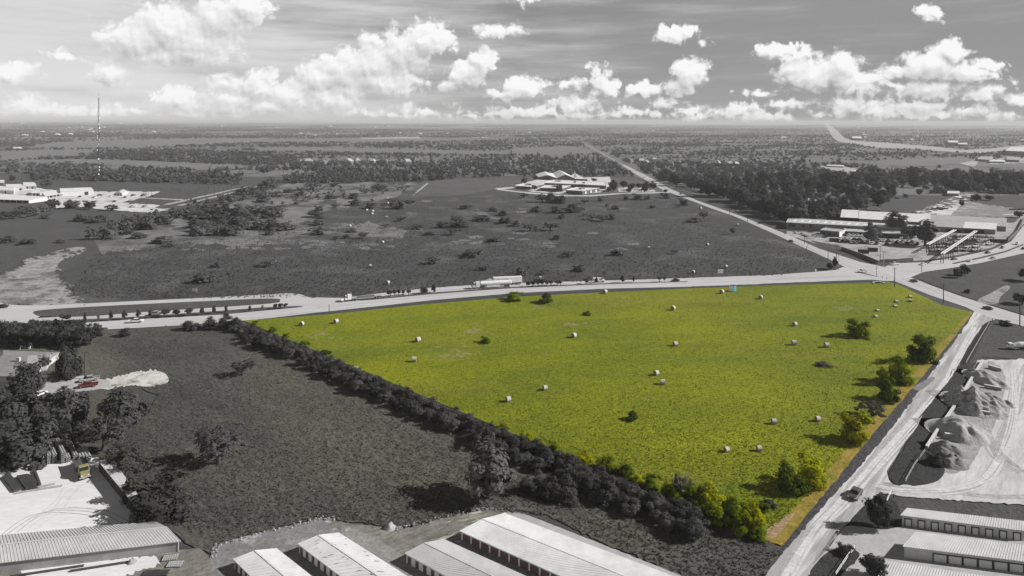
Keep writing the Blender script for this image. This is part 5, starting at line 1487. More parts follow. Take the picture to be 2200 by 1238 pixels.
for e, hn, st, lb, op, rf in pb:
    r_, c_, _ = fac('plant_building', e, hn, 1.6, lb, rf, style=st, wall=m_wallw, ribs=0, group=g_p, open_sides=op)
    if op:
        mb = MB()
        for i in range(8):
            q = c_[0].lerp(c_[1], i / 7); mb.box(q.x - 0.3, q.x + 0.3, q.y - 0.3, q.y + 0.3, 0.1, r_['hw'])
        mb.build('columns', m_wallw, r_)
        mb = MB(); a, b = c_[0].lerp(c_[3], .8), c_[1].lerp(c_[2], .8)
        mb.add([(a.x, a.y, 0.1), (b.x, b.y, 0.1), (b.x, b.y, r_['hw'] - .1), (a.x, a.y, r_['hw'] - .1)], [(0, 1, 2, 3)]); mb.build('back_panel', m_walld, r_)
    elif hn >= 5:
        openings(r_, c_[0], c_[1], [0.78] if hn > 8 else [0.3, 0.7], hpx(e[0][0], e[0][1] + hn, 7 if hn > 8 else 4), r_['hw'] * 0.72, m_open, 'door', 0.15)

# houses of the far villages
g_v = 'houses of the far village among the woods'


def house_proto():
    root = empty('village_house', (0, 0, 0))
    w_ = MB(); w_.box(-6, 6, -4.5, 4.5, 0, 3.2); w_.build('wall', m_vwall, root)
    r = MB(); z = 3.2
    r.add([(-6.6, -5.1, z), (6.6, -5.1, z), (6.6, 5.1, z), (-6.6, 5.1, z), (-3, 0, 6.4), (3, 0, 6.4)], [(0, 1, 5, 4), (1, 2, 5), (2, 3, 4, 5), (3, 0, 4), (3, 2, 1, 0)])
    ro = r.build('roof', m_vroof, root)
    c = MB(); c.box(-4, -3.1, 0.6, 1.5, 4, 7.2); c.build('chimney', m_stone, ro)
    d = MB(); d.box(-1.2, 1.2, -4.56, -4.4, 0.1, 2.4); d.build('door', m_open, root)
    return root


hp = house_proto(); first = True
vs_ = []
for i in range(17): vs_.append((645 + i * 15.5 + random.uniform(-4, 4), random.uniform(349, 353), 0))
for i in range(26): vs_.append((1356 + i * 12 + random.uniform(-4, 4), random.uniform(346, 357), 1))
for i in range(9): vs_.append((1660 + random.uniform(0, 240), random.uniform(430, 462), 2))
for px, py, k in vs_:
    o = hp if first else copy_tree(hp); first = False
    p = G(px, py)
    o.location = (p.x, p.y, 0.1); o.rotation_euler = (0, 0, random.uniform(-0.6, 0.6) + (1.57 if random.random() < .4 else 0))
    s = random.uniform(1.0, 1.35) if k < 2 else random.uniform(0.9, 1.2); o.scale = (s, s, s * random.uniform(1.1, 1.5) if k < 2 else s)
    tag(o, ('pale hip-roofed house in the village row behind the woods left of the school', 'hip-roofed house of the subdivision across the county road from the school', 'house half hidden among the trees of the east wood')[k], 'house',
        (g_v, 'houses of the subdivision beyond the school', 'houses inside the east wood')[k])
    if random.random() < 0.25:
        for ch in o.children:
            if ch.name.startswith('roof'): slotmat(ch, m_roofg2)
# ------------------------------------------------------------------ vehicles
def heading(px, py, qx, qy):
    a, b = G(px, py), G(qx, qy)
    return math.atan2(b.y - a.y, b.x - a.x)


def wheels(root, xs, hw, r, w=0.28):
    for x in xs:
        for s in (-1, 1):
            mb = MB(); mb.wheel(x, s * hw, r, w); t = mb.build('wheel', p_tyre, root)
            m2 = MB(); m2.wheel(x, s * (hw + 0.02), r, w); 
            m2.v = [(x + (v[0] - x) * 0.55, v[1], r + (v[2] - r) * 0.55) for v in m2.v]
            m2.build('rim', p_rim, t)


def lamps(root, xf, xr, y, z, s=0.16):
    for k in (-1, 1):
        mb = MB(); mb.box(xf - 0.05, xf + 0.03, k * y - s, k * y + s, z - 0.09, z + 0.09); mb.build('headlight', p_lamp, root)
        if xr is not None:
            mb = MB(); mb.box(xr - 0.03, xr + 0.05, k * y - s * 0.8, k * y + s * 0.8, z - 0.08, z + 0.12); mb.build('taillight', p_tail, root)


def sedan():
    r = empty('car')
    mb = MB(); mb.prof([(-2.3, .32), (2.3, .32), (2.38, .58), (2.22, .76), (0.95, .93), (-1.7, .97), (-2.3, .92), (-2.38, .6)], 1.82, lambda z: 1 - 0.06 * max(0, z - .6) / .4)
    mb.build('body', p_dgrey, r, bevel=0.05)
    mb = MB(); mb.prof([(-1.85, .95), (1.15, .91), (.45, 1.36), (-1.1, 1.38)], 1.66, lambda z: 1 - 0.2 * (z - .91) / .47); mb.build('windows', p_glass, r, bevel=0.03)
    mb = MB(); mb.prof([(-1.12, 1.365), (.45, 1.345), (.36, 1.43), (-1.0, 1.45)], 1.34); mb.build('roof_panel', p_dgrey, r, bevel=0.02)
    wheels(r, (-1.4, 1.42), 0.82, 0.33, 0.22); lamps(r, 2.3, -2.3, 0.66, 0.66)
    return r


def pickup():
    r = empty('pickup_truck')
    mb = MB(); mb.prof([(-2.9, .5), (2.9, .5), (2.98, .85), (2.88, 1.08), (1.5, 1.2), (-0.95, 1.22), (-0.95, .8), (-2.95, .8)], 1.95); mb.build('body', p_white, r, bevel=0.05)
    mb = MB(); mb.box(-2.98, -0.95, -0.98, -0.84, .78, 1.2); mb.box(-2.98, -0.95, .84, .98, .78, 1.2); mb.box(-2.99, -2.86, -0.84, .84, .78, 1.2); mb.build('bed', p_white, r)
    mb = MB(); mb.box(-2.86, -0.95, -0.84, .84, .8, .84); mb.build('bed_liner', p_black, r)
    mb = MB(); mb.prof([(-1.0, 1.2), (1.7, 1.17), (.85, 1.78), (-.85, 1.8)], 1.8, lambda z: 1 - .16 * (z - 1.17) / .6); mb.build('windows', p_glass, r, bevel=0.03)
    mb = MB(); mb.prof([(-.9, 1.79), (.85, 1.77), (.75, 1.86), (-.8, 1.88)], 1.52); mb.build('roof_panel', p_white, r, bevel=0.02)
    wheels(r, (-1.85, 1.9), 0.86, 0.42, 0.28); lamps(r, 2.92, -2.98, 0.74, 0.92)
    return r


def semi_tractor(r, x0, paint_):
    """conventional tractor, front at +x, fifth wheel at x0"""
    mb = MB(); mb.box(x0 - 1.2, x0 + 5.6, -0.5, 0.5, 0.75, 1.05); mb.build('chassis', p_black, r)
    mb = MB(); mb.box(x0 + 1.4, x0 + 3.3, -1.2, 1.2, 1.0, 3.3, 0.94); mb.build('sleeper', paint_, r, bevel=.06)
    mb = MB(); mb.prof([(x0 + 3.3, 1.0), (x0 + 4.6, 1.0), (x0 + 4.6, 1.9), (x0 + 4.25, 2.9), (x0 + 3.3, 3.0)], 2.2, lambda z: 1 - .05 * (z - 1)); mb.build('cab', paint_, r, bevel=.05)
    mb = MB(); mb.prof([(x0 + 4.58, 1.0), (x0 + 6.6, 1.0), (x0 + 6.65, 1.65), (x0 + 4.58, 1.9)], 1.5); mb.build('bonnet', paint_, r, bevel=.06)
    mb = MB(); mb.prof([(x0 + 4.62, 1.95), (x0 + 4.66, 1.95), (x0 + 4.33, 2.8), (x0 + 4.28, 2.8)], 1.9); mb.build('windscreen', p_glass, r)
    for s in (-1, 1):
        mb = MB(); mb.box(x0 + 3.5, x0 + 4.2, s * 1.09 - .02, s * 1.09 + .02, 2.0, 2.7); mb.build('side_window', p_glass, r)
        mb = MB(); mb.tube((x0 + 1.3, s * 1.05, 1.0), (x0 + 1.3, s * 1.05, 3.9), .09, .09, 8); mb.build('exhaust_stack', p_rim, r)
        mb = MB(); mb.box(x0 + 5.3, x0 + 6.6, s * 1.0 - .2, s * 1.0 + .2, .75, 1.15); mb.build('fender', paint_, r, bevel=.04)
    wheels(r, (x0 - .7, x0 + .65, x0 + 5.9), 0.98, 0.5, 0.4); lamps(r, x0 + 6.6, None, 0.85, 1.25)


def flatbed_semi():
    r = empty('flatbed_truck')
    semi_tractor(r, 4.0, p_white)
    mb = MB(); mb.box(-9.5, 5.0, -1.25, 1.25, 1.25, 1.45); mb.build('trailer_deck', p_grey, r)
    mb = MB(); mb.box(-9.2, 4.5, -.5, .5, .85, 1.25); mb.build('trailer_beam', p_black, r)
    mb = MB(); mb.box(-6, 2.5, -1.0, 0.9, 1.46, 1.75); mb.build('load', p_dgrey, r)
    wheels(r, (-8.2, -6.9), 0.98, 0.5, 0.4)
    return r


def tank_semi():
    r = empty('bulk_tank_truck')
    semi_tractor(r, 4.6, p_white)
    mb = MB(); n = 16
    for (xa, ra, xb, rb) in ((-9.6, 1.15, 5.4, 1.15), (-9.9, .8, -9.6, 1.15), (5.4, 1.15, 5.7, .8)):
        mb.tube((xa, 0, 2.45), (xb, 0, 2.45), ra, rb, n)
    mb.build('tank', p_white, r, smooth=False)
    mb = MB(); mb.box(-9, 5, -.35, .35, 3.55, 3.75); mb.build('catwalk', p_grey, r)
    for i in range(4):
        mb = MB(); mb.tube((-7.5 + i * 3.6, 0, 3.6), (-7.5 + i * 3.6, 0, 3.95), .35, .35, 10); mb.build('hatch', p_grey, r)
    mb = MB(); mb.box(-9.3, 5, -.55, .55, .9, 1.35); mb.build('trailer_frame', p_grey, r)
    mb = MB(); mb.box(-4, 2.5, -1.2, 1.2, .6, 1.25); mb.build('hose_box', p_white, r)
    wheels(r, (-8.4, -7.1), 0.98, 0.5, 0.4)
    return r


def box_semi():
    r = empty('box_trailer_truck')
    semi_tractor(r, 4.6, p_white)
    mb = MB(); mb.box(-9.6, 5.6, -1.28, 1.28, 1.2, 4.1); mb.build('trailer_box', p_white, r, bevel=.05)
    mb = MB(); mb.box(-9.3, 5.0, -.5, .5, .85, 1.2); mb.build('trailer_frame', p_black, r)
    mb = MB(); mb.box(-9.66, -9.6, -1.2, 1.2, 1.25, 4.0); mb.build('rear_door', p_grey, r)
    wheels(r, (-8.3, -7.0), 0.98, 0.5, 0.4)
    return r


def utility_truck():
    r = empty('utility_truck')
    mb = MB(); mb.prof([(-3.4, .6), (3.2, .6), (3.3, 1.1), (3.1, 1.4), (1.9, 1.5), (-3.4, 1.3)], 2.1); mb.build('body', p_white, r, bevel=.05)
    mb = MB(); mb.prof([(-.1, 1.5), (2.0, 1.45), (1.4, 2.2), (0, 2.25)], 1.95, lambda z: 1 - .1 * (z - 1.45)); mb.build('windows', p_glass, r)
    mb = MB(); mb.prof([(-.05, 2.24), (1.4, 2.2), (1.3, 2.32), (0, 2.34)], 1.8); mb.build('roof_panel', p_white, r)
    mb = MB(); mb.box(-3.4, -.2, -1.05, 1.05, 1.3, 2.5); mb.build('service_box', p_white, r, bevel=.05)
    wheels(r, (-2.1, 2.1), 0.92, 0.46, .32); lamps(r, 3.22, -3.4, .8, 1.05)
    return r


def dump_truck():
    r = empty('flatbed_work_truck')
    mb = MB(); mb.box(-4.5, 3.8, -.5, .5, .7, 1.0); mb.build('chassis', p_black, r)
    mb = MB(); mb.box(-4.7, 1.3, -1.3, 1.3, 1.1, 1.35); mb.box(-4.7, 1.3, -1.3, -1.2, 1.35, 2.0); mb.box(-4.7, 1.3, 1.2, 1.3, 1.35, 2.0); mb.box(1.2, 1.35, -1.2, 1.2, 1.35, 2.3); mb.build('bed', p_dgrey, r)
    mb = MB(); mb.prof([(1.45, 1.0), (2.9, 1.0), (2.9, 1.7), (2.6, 2.5), (1.45, 2.55)], 2.1, lambda z: 1 - .06 * (z - 1)); mb.build('cab', p_yellow, r, bevel=.06)
    mb = MB(); mb.prof([(2.9, 1.72), (2.96, 1.72), (2.68, 2.4), (2.62, 2.4)], 1.75); mb.build('windscreen', p_glass, r)
    mb = MB(); mb.prof([(2.85, .85), (4.3, .85), (4.35, 1.4), (2.85, 1.65)], 1.7); mb.build('bonnet', p_yellow, r, bevel=.06)
    mb = MB(); mb.box(4.3, 4.45, -1.1, 1.1, .7, .95); mb.build('bumper', p_rim, r)
    wheels(r, (-3.2, -2.0, 3.4), 0.95, 0.5, .38); lamps(r, 4.34, None, .62, 1.2)
    return r


def mixer_truck():
    r = empty('concrete_mixer')
    mb = MB(); mb.box(-4.6, 4.2, -.5, .5, .8, 1.15); mb.build('chassis', p_black, r)
    mb = MB(); mb.prof([(2.3, 1.0), (4.4, 1.0), (4.4, 1.9), (4.1, 2.9), (2.3, 3.0)], 2.4, lambda z: 1 - .05 * (z - 1)); mb.build('cab', p_white, r, bevel=.06)
    mb = MB(); mb.prof([(4.42, 1.95), (4.46, 1.95), (4.18, 2.8), (4.12, 2.8)], 2.0); mb.build('windscreen', p_glass, r)
    mb = MB()
    st = [(1.9, 1.75, .7), (1.3, 1.85, 1.1), (-.6, 2.3, 1.3), (-2.4, 2.75, .95), (-3.6, 3.1, .55)]
    for (xa, za, ra), (xb, zb, rb) in zip(st[:-1], st[1:]): mb.tube((xa, 0, za), (xb, 0, zb), ra, rb, 16)
    mb.build('drum', p_white, r)
    mb = MB(); mb.box(-4.3, -3.5, -.5, .5, 2.4, 3.5, .8); mb.build('hopper', p_grey, r)
    mb = MB(); mb.bar((-4.2, 0, 2.3), (-5.6, 0, 1.2), .6, .12); mb.build('chute', p_grey, r)
    wheels(r, (-3.2, -1.9, 3.3), 1.0, 0.52, .4); lamps(r, 4.42, None, .9, 1.3)
    return r


PRO = {}


def vehicle(kind, px, py, head, label, cat, mat=None, group=None, z=0.2, s=1.0):
    fn = {'sedan': sedan, 'pickup': pickup, 'flatbed': flatbed_semi, 'tank': tank_semi, 'box': box_semi, 'utility': utility_truck, 'dump': dump_truck, 'mixer': mixer_truck}[kind]
    if kind not in PRO: PRO[kind] = o = fn()
    else: o = copy_tree(PRO[kind])
    p = G(px, py)
    o.location = (p.x, p.y, z); o.rotation_euler = (0, 0, head); o.scale = (s, s, s)
    for k in ('label', 'category', 'group'):
        if k in o: del o[k]
    tag(o, label, cat, group)
    if mat is not None:
        for ch in o.children:
            if ch.name.split('.')[0] in ('body', 'roof_panel', 'bed', 'cab'): slotmat(ch, mat)
    return o


hE = heading(675, 668, 926, 640); hW = heading(926, 628, 750, 646)
vehicle('pickup', 292, 694, heading(225, 701, 388, 692), 'white pickup driving on the near lanes of the highway below the median trees', 'pickup', p_white)
vehicle('pickup', 334, 678, heading(388, 677, 275, 685), 'white pickup with a dark lower stripe behind the median trees', 'pickup', p_grey)
vehicle('pickup', 156, 706, heading(113, 707, 225, 701), 'white pickup half hidden by the roadside wood', 'pickup', p_white)
vehicle('sedan', 2, 663, heading(40, 660, 0, 664), 'black car cut off by the left edge on the service road', 'car', p_black, s=1.25)
vehicle('flatbed', 778, 645, hW, 'white semi-truck pulling an almost empty flatbed trailer on the highway', 'truck')
vehicle('tank', 1056, 619.2, heading(1100, 616.6, 1000, 622.0), 'white semi-truck with a long white tank trailer on the highway', 'truck', s=1.1)
vehicle('box', 1082, 612.8, heading(1120, 610.5, 1040, 614.5), 'tall white box trailer truck on the far lane behind the tank truck', 'truck', s=1.05)
vehicle('utility', 1287, 607, heading(1250, 608, 1330, 605), 'white utility truck passing behind a median tree', 'truck')
vehicle('sedan', 1451, 605, heading(1500, 602, 1400, 606), 'black car on the highway right of the median trees', 'car', p_black)
vehicle('pickup', 1853, 586, heading(1950, 582, 1800, 592), 'white pickup crossing at the crossroads', 'pickup', p_white)
vehicle('sedan', 1963, 606, heading(2000, 617, 1940, 597), 'grey car waiting on the county road at the crossroads', 'car', p_dgrey)
vehicle('sedan', 2122, 665, heading(2200, 692, 2060, 646), 'black car on the county road near the right edge', 'car', p_black)
vehicle('pickup', 1922, 570, heading(1930, 572, 2000, 566), 'white pickup turning at the head of the crossroads', 'pickup', p_white)
vehicle('sedan', 1982, 570, heading(2050, 560, 1960, 571), 'white car nearest the crossroads on the right highway', 'car', p_white)
vehicle('sedan', 2050, 559, heading(1980, 566, 2100, 553), 'dark car on the upper lanes of the right highway, left of another dark car', 'car', p_dgrey)
vehicle('sedan', 2086, 563, heading(2040, 571, 2120, 558), 'white car on the lower lanes of the right highway', 'car', p_white)
vehicle('sedan', 2122, 545, heading(2060, 555, 2140, 540), 'black car higher up on the upper lanes of the right highway', 'car', p_black)
vehicle('sedan', 2133, 557, heading(2190, 543, 2100, 562), 'silver car on the lower lanes of the right highway, right of the white one', 'car', p_grey)
vehicle('sedan', 2153, 534, heading(2190, 510, 2140, 540), 'dark car entering the bend of the right highway', 'car', p_dgrey)
vehicle('utility', 2185, 526, heading(2195, 500, 2175, 530), 'white van in the bend of the right highway', 'van', s=0.8)
vehicle('sedan', 2199, 536, heading(2190, 541, 2230, 525), 'dark car cut off by the right edge on the highway bend', 'car', p_black)
vehicle('sedan', 1837, 1068, heading(1860, 1030, 1815, 1090), 'dark grey car driving down the pale county lane by the storage rows', 'car', p_dgrey, s=1.18)
vehicle('pickup', 192, 820, heading(205, 818, 175, 823), 'silver pickup parked by the utility pole beside the dirt clearing', 'pickup', p_grey)
vehicle('pickup', 189, 833, heading(205, 831, 173, 835), 'maroon pickup parked beside the silver one at the dirt clearing', 'pickup', p_red)
vehicle('sedan', 84, 852, heading(95, 848, 70, 858), 'white car almost hidden under the dark trees by the cul-de-sac', 'car', p_white)
vehicle('dump', 176, 1018, heading(168, 996, 182, 1030), 'old work truck with a faded yellow cab and dark bed in the pipe yard', 'truck', s=1.12)
vehicle('mixer', 2187, 752, heading(2200, 750, 2150, 748), 'white concrete mixer truck parked on the grass at the right edge', 'truck', s=0.85)
for i, (px, py, c, lb) in enumerate(((1462, 418, p_black, 'dark car on the county road near the school'), (1383, 382, p_grey, 'silver car far up the county road beyond the school'), (1585, 455, p_white, 'white car parked under trees along the county road'), (1632, 481, p_black, 'black car on the county road near the factory'),
                             (1700, 520, p_dgrey, 'dark car on the county road beside the long factory shed'), (1710, 502, p_white, 'white car parked at the left end of the factory car park'))):
    vehicle('sedan', px, py, heading(1500, 437, 1650, 493), lb, 'car', c)

# cars too small to show parts: one mesh with paint, glass and tyres
def small_car(mat, nm='parked_car'):
    mb = MB(); mb.mi = 0
    mb.prof([(-2.3, .3), (2.3, .3), (2.38, .7), (1.0, .95), (-1.7, .98), (-2.35, .9)], 1.82)
    mb.mi = 1; mb.prof([(-1.85, .97), (1.15, .93), (.45, 1.38), (-1.1, 1.4)], 1.6, lambda z: 1 - .2 * (z - .93) / .47)
    mb.mi = 0; mb.prof([(-1.1, 1.4), (.45, 1.38), (.38, 1.46), (-1.0, 1.48)], 1.3)
    mb.mi = 2
    for x in (-1.4, 1.4):
        for s in (-1, 1): mb.wheel(x, s * .84, .33, .2, 8)
    return mb.build(nm, [mat, p_glass, p_tyre], None)


SM = [small_car(p_white), small_car(p_black), small_car(p_grey), small_car(p_dgrey)]
SMU = [0, 0, 0, 0]
cl = ('white', 'black', 'silver', 'dark grey')


def lotcar(px, py, head, where, grp, k=None, s=1.0):
    k = random.choice((0, 0, 1, 2, 3)) if k is None else k
    o = SM[k] if SMU[k] == 0 else SM[k].copy()
    if SMU[k]: COL.objects.link(o)
    SMU[k] += 1
    p = G(px, py); o.location = (p.x, p.y, 0.22); o.rotation_euler = (0, 0, head + random.uniform(-.05, .05)); o.scale = (s, s, s)
    tag(o, cl[k] + ' car ' + where, 'car', grp)


gl = 'cars in the factory car park'
for (x0, y0, x1, y1, n) in ((1815, 507, 1965, 515, 17), (1805, 515, 1960, 522, 16), (1810, 521, 1905, 527, 10), (1915, 523, 2005, 528, 9)):
    for i in range(n):
        if random.random() < 0.12: continue
        t = i / (n - 1)
        lotcar(lerp(x0, x1, t), lerp(y0, y1, t), heading(1800, 520, 1815, 512), 'parked in the rows of the factory car park', gl, s=1.25)
for px, py in ((1722, 504), (1728, 507), (1750, 507), (1756, 510), (1765, 509), (1772, 511), (1735, 509), (1742, 500)):
    lotcar(px, py, random.uniform(0, 3), 'parked near the factory office end', 'cars by the factory office')
for i in range(10):
    lotcar(random.uniform(1330, 1400), random.uniform(407, 412.5), 0.1, 'parked at the school car park', 'cars in the school car park')
for i in range(26):
    px, py = random.uniform(100, 330), random.uniform(414, 446)
    if py > 438 and px < 250: continue
    lotcar(px, py, random.uniform(0, 3), 'parked in the plant yard', 'vehicles in the plant yard', s=1.3)
for i in range(12): lotcar(random.uniform(2070, 2200), random.uniform(341, 350), 0.2, 'parked on the far lots at the right edge', 'cars on the far lots', s=1.2)
for i in range(7): lotcar(random.uniform(1775, 1845), random.uniform(361, 371), 0.2, 'parked in the clearing of the east wood', 'cars in the wood clearing', s=1.2)

# ------------------------------------------------------------------ hay bales
def bale_proto():
    r = empty('hay_bale')
    n = 20; R, W = 0.9, 1.5
    mb = MB(); mb.tube((-W / 2, 0, R), (W / 2, 0, R), R, R, n, cap=False); mb.build('wrapped_side', m_haytop, r)
    for s, nm in ((-1, 0), (1, 0)):
        mb = MB()
        mb.tube((s * W / 2 - .03 * s, 0, R), (s * (W / 2 + .02), 0, R), R * .985, R * .93, n); mb.tube((s * (W / 2 + .02), 0, R), (s * (W / 2 + .05), 0, R), R * .55, R * .5, n)
        mb.build('straw_end', m_hayend, r)
    return r


BP = bale_proto(); BUSED = False


def bale(px, py, ang, label, wpx=11.0, group='round hay bales on the green field', flat=1.0):
    global BUSED
    o = copy_tree(BP) if BUSED else BP
    BUSED = True
    p = G(px, py + 3.5)
    s = wpx * mpp(px, py + 3.5) / 1.85 * random.uniform(.92, 1.06); ang += random.uniform(-.3, .3)
    o.location = (p.x, p.y, 0.22); o.rotation_euler = (0, 0, ang); o.scale = (s, s, s * flat)
    tag(o, label, 'hay bale', group)


for px, py, a, lb in ((648, 698, 1.2, 'hay bale in the left corner of the green field, nearest the highway and hedgerow'), (722, 692, 1.2, 'hay bale just right of the one in the left corner of the green field'), (898, 732, 0.5, 'hay bale at the top left of the pale dry patch'),
                      (890, 775, 0.3, 'hay bale at the left edge of the pale dry patch'), (766, 796, 0.3, 'hay bale half hidden by the hedgerow edge'), (1092, 861, 0.35, 'hay bale lowest and leftmost of two in the lower left field'), (1171, 836, 0.3, 'hay bale upper right of the lowest left one'),
                      (1233, 723, 1.0, 'hay bale alone right of the small bluish shrub'), (1446, 664, 0.9, 'hay bale alone in the upper middle of the green field'), (1634, 640, 0.9, 'hay bale right of the blue and white sign'), (1551, 628, 0.9, 'hay bale just left of the blue and white sign'),
                      (1300, 628, 0.9, 'hay bale in the verge grass below the utility truck'), (1708, 698, 0.2, 'hay bale upper one of three in the right middle of the field'), (1706, 739, 0.1, 'hay bale left one of the level pair left of the round bush'), (1776, 744, 0.1, 'hay bale right one of the level pair below the round bush'),
                      (1451, 741, 0.1, 'hay bale alone in the centre of the green field'), (1410, 804, 0.35, 'hay bale lying sideways, upper of the close central pair'), (1424, 824, 0.1, 'hay bale showing its pale top, lower of the close central pair'), (1663, 909, 0.1, 'hay bale left of the yellow-green bush, farther from it'),
                      (1757, 903, 0.1, 'hay bale nearest the bare brown bush by the road'), (1561, 969, 0.15, 'hay bale wrapped grey, left of the lowest pair'), (1631, 967, 0.05, 'hay bale with rusty end, right of the lowest pair')):
    bale(px, py, a, lb, 11.5 if py > 850 else 10.5 if py > 720 else 9)
for px, py, a, lb in ((1956, 637, .2, 'pale low hay bale nearest the county road'), (1955, 646, 1.0, 'dark-ended hay bale below the one nearest the county road'), (1926, 647, .2, 'flattened pale bale upper left of the dark-ended one'), (1923, 657, .2, 'flattened pale bale second below the county road pair'),
                      (1885, 666, .2, 'sunken pale bale up from the round bush'), (1881, 679, .2, 'sunken pale bale nearest the round bush')):
    bale(px, py, a, lb, 8, 'low pale bales in the upper right of the green field', 0.6)
gb2 = 'round hay bales on the dark north meadow'
for px, py in ((796, 571), (833, 608), (1394, 532), (1520, 525), (1505, 447), (1585, 482), (833, 426), (833, 436), (803, 429), (788, 451), (801, 453), (800, 459), (831, 466), (617, 477), (752, 485), (822, 520), (1161, 598), (1489, 585), (1560, 573)):
    lb = {(796, 571): 'white hay bale alone low on the meadow above the left bale by the highway', (833, 608): 'hay bale on the meadow edge above the flatbed truck', (617, 477): 'hay bale alone left in the dry brush', (1560, 573): 'dark hay bale near the white panel sign', (1489, 585): 'hay bale left of the white panel sign by the highway',
          (1161, 598): 'hay bale by the highway verge right of the tank truck'}.get((px, py), 'small white hay bale on the dark meadow north of the highway')
    bale(px, py, random.choice((.3, .9)), lb, max(5.0, (py - 260) * 0.021), gb2)

# ------------------------------------------------------------------ signs
def board(name, px, py, w_, h_, mat, label, ang=0.0, legs=2, lift=0.5):
    p = G(px, py); k = mpp(px, py)
    r = empty(name, (p.x, p.y, 0.2), ang, label, 'sign')
    W, H = w_ * k, h_ * k
    mb = MB(); mb.box(-W / 2, W / 2, -.05, .05, H * lift, H); mb.build('panel', mat, r)
    for s in ((-1, 1) if legs == 2 else (0,)):
        mb = MB(); mb.box(s * W * .42 - .07, s * W * .42 + .07, .06, .2, -.2, H * .95); mb.build('post', m_polep, r)
    return r


board('sign_board', 418, 629, 10, 8, m_sign, 'white two-legged sign board on the meadow edge by the service road', 0, 2, .3)
r = board('sign_board', 1548, 590, 12, 10, m_sign, 'white panel sign with dark stripes on the meadow beside the highway', .15, 2, .25)
mb = MB()
k = mpp(1548, 590)
for i in range(2): mb.box(-5.2 * k, 5.2 * k, -.09, -.052, (4.6 + 2.2 * i) * k, (5.4 + 2.2 * i) * k)
mb.build('stripe', m_walld, r)
p = G(1577, 628); k = mpp(1577, 628)
r = empty('corner_sign', (p.x, p.y, .2), 0.0, 'blue and white V-shaped sign at the top edge of the green field', 'sign')
for a0, a1, mt in ((Vector((-8.2 * k, 2.0, 0)), Vector((-.4 * k, 0, 0)), m_sign), (Vector((-.2 * k, 0, 0)), Vector((7.5 * k, 2.2, 0)), m_blue)):
    mb = MB(); mb.bar((a0.x, a0.y, 6 * k), (a1.x, a1.y, 6 * k), .1, 11 * k); mb.build('panel', mt, r)
mb = MB(); mb.add([(.2 * k, -.1, .6 * k), (-4 * k, 1.0, .6 * k), (.2 * k, -.1, 11 * k)], [(0, 1, 2)]); mb.build('blue_corner', m_blue, r)
for xx, yy in ((-8 * k, 2.1), (0, .15), (7.3 * k, 2.3)):
    mb = MB(); mb.box(xx - .1, xx + .1, yy, yy + .2, -.2, 11.4 * k); mb.build('post', m_polep, r)

# ------------------------------------------------------------------ poles, masts, lights
def pole(px, py, hp_, label, arms=1, lamp=None, mat=None, r0=.17, group=None, name='utility_pole', cat='pole'):
    p = G(px, py); H = hpx(px, py, hp_)
    r = empty(name, (p.x, p.y, .15), 0, label, cat, group)
    mb = MB(); mb.tube((0, 0, -.2), (0, 0, H), r0, r0 * .65, 7); mb.build('pole', mat or m_pole, r)
    for i in range(arms):
        mb = MB(); mb.bar((-1.2, 0, H - .5 - i * 1.2), (1.2, 0, H - .5 - i * 1.2), .12, .14); mb.build('crossarm', mat or m_pole, r)
    if lamp:
        mb = MB(); mb.tube((0, 0, H * lamp[1]), (lamp[0], 0, H * lamp[1] + .5), .06, .05, 5); mb.box(lamp[0] - .5, lamp[0] + .1, -.15, .15, H * lamp[1] + .45, H * lamp[1] + .6); mb.build('lamp_arm', m_polep, r)
    return r


pole(182, 815, 59, 'tall utility pole with a lamp beside the silver pickup', 1, (-2.2, .78), r0=.22)
pole(1922, 618, 42, 'tall dark utility pole at the top right corner of the green field', 1, r0=.25)
pole(2027, 651, 40, 'dark utility pole on the green field side of the county road', 1, r0=.25)
pole(2191, 702, 62, 'tall utility pole at the right edge below the county road', 1, (1.6, .5), r0=.25)
pole(1980, 586, 32, 'pale thick signal pole on the corner meadow side of the crossroads', 0, (-7, .9), m_polep, r0=.25, name='signal_pole')
pole(1802, 581, 34, 'street lamp at the meadow corner of the crossroads', 0, (2.2, .97), m_polep, r0=.16, name='street_lamp', cat='street lamp')
pole(1883, 594, 32, 'thin signal pole in the middle of the crossroads', 0, (5, .9), m_pole, r0=.14, name='signal_pole')
pole(1898, 574, 32, 'signal pole on the factory side of the crossroads', 0, (-4, .9), m_polep, r0=.16, name='signal_pole')
for px, py, hp_, lb in ((1728, 526, 20, 'utility pole beside the county road at the left end of the factory'), (1779, 562, 32, 'utility pole on the meadow side of the county road before the crossroads'), (1797, 557, 28, 'utility pole across the county road, before the dark wall'), (1656, 488, 20, 'utility pole where the east wood meets the factory'), (1606, 477, 20, 'utility pole at the meadow edge below the east wood'),
                        (1567, 462, 18, 'utility pole on the meadow edge above another'), (1891, 557, 28, 'pole inside the factory lot behind the dark wall'), (1898, 560, 20, 'second thinner pole inside the factory lot'), (148, 742, 18, 'short pole with a pale cap in the wood behind the house')):
    pole(px, py, hp_, lb, 1, r0=.2)
for px, py in ((1684, 506), (1731, 538)):
    o = pole(px, py, 18, 'leaning dark pole on the meadow edge by the county road', 0, r0=.16, group='leaning poles on the meadow edge')
    o.rotation_euler = (.05, .35, 0)
gp = 'practice poles on the plant training field'
for i in range(12):
    t = i / 11
    pole(lerp(312, 348, t) if i < 3 else lerp(345, 556, t), lerp(444, 408, t) + (4 if i % 2 else 0), 26 - 8 * t, 'thin dark pole in the two rows beside the plant tracks', 1, r0=.2, group=gp)
    pole(lerp(305, 530, t), lerp(430, 396, t), 22 - 8 * t, 'thin dark pole in the two rows beside the plant tracks', 0, r0=.2, group=gp)
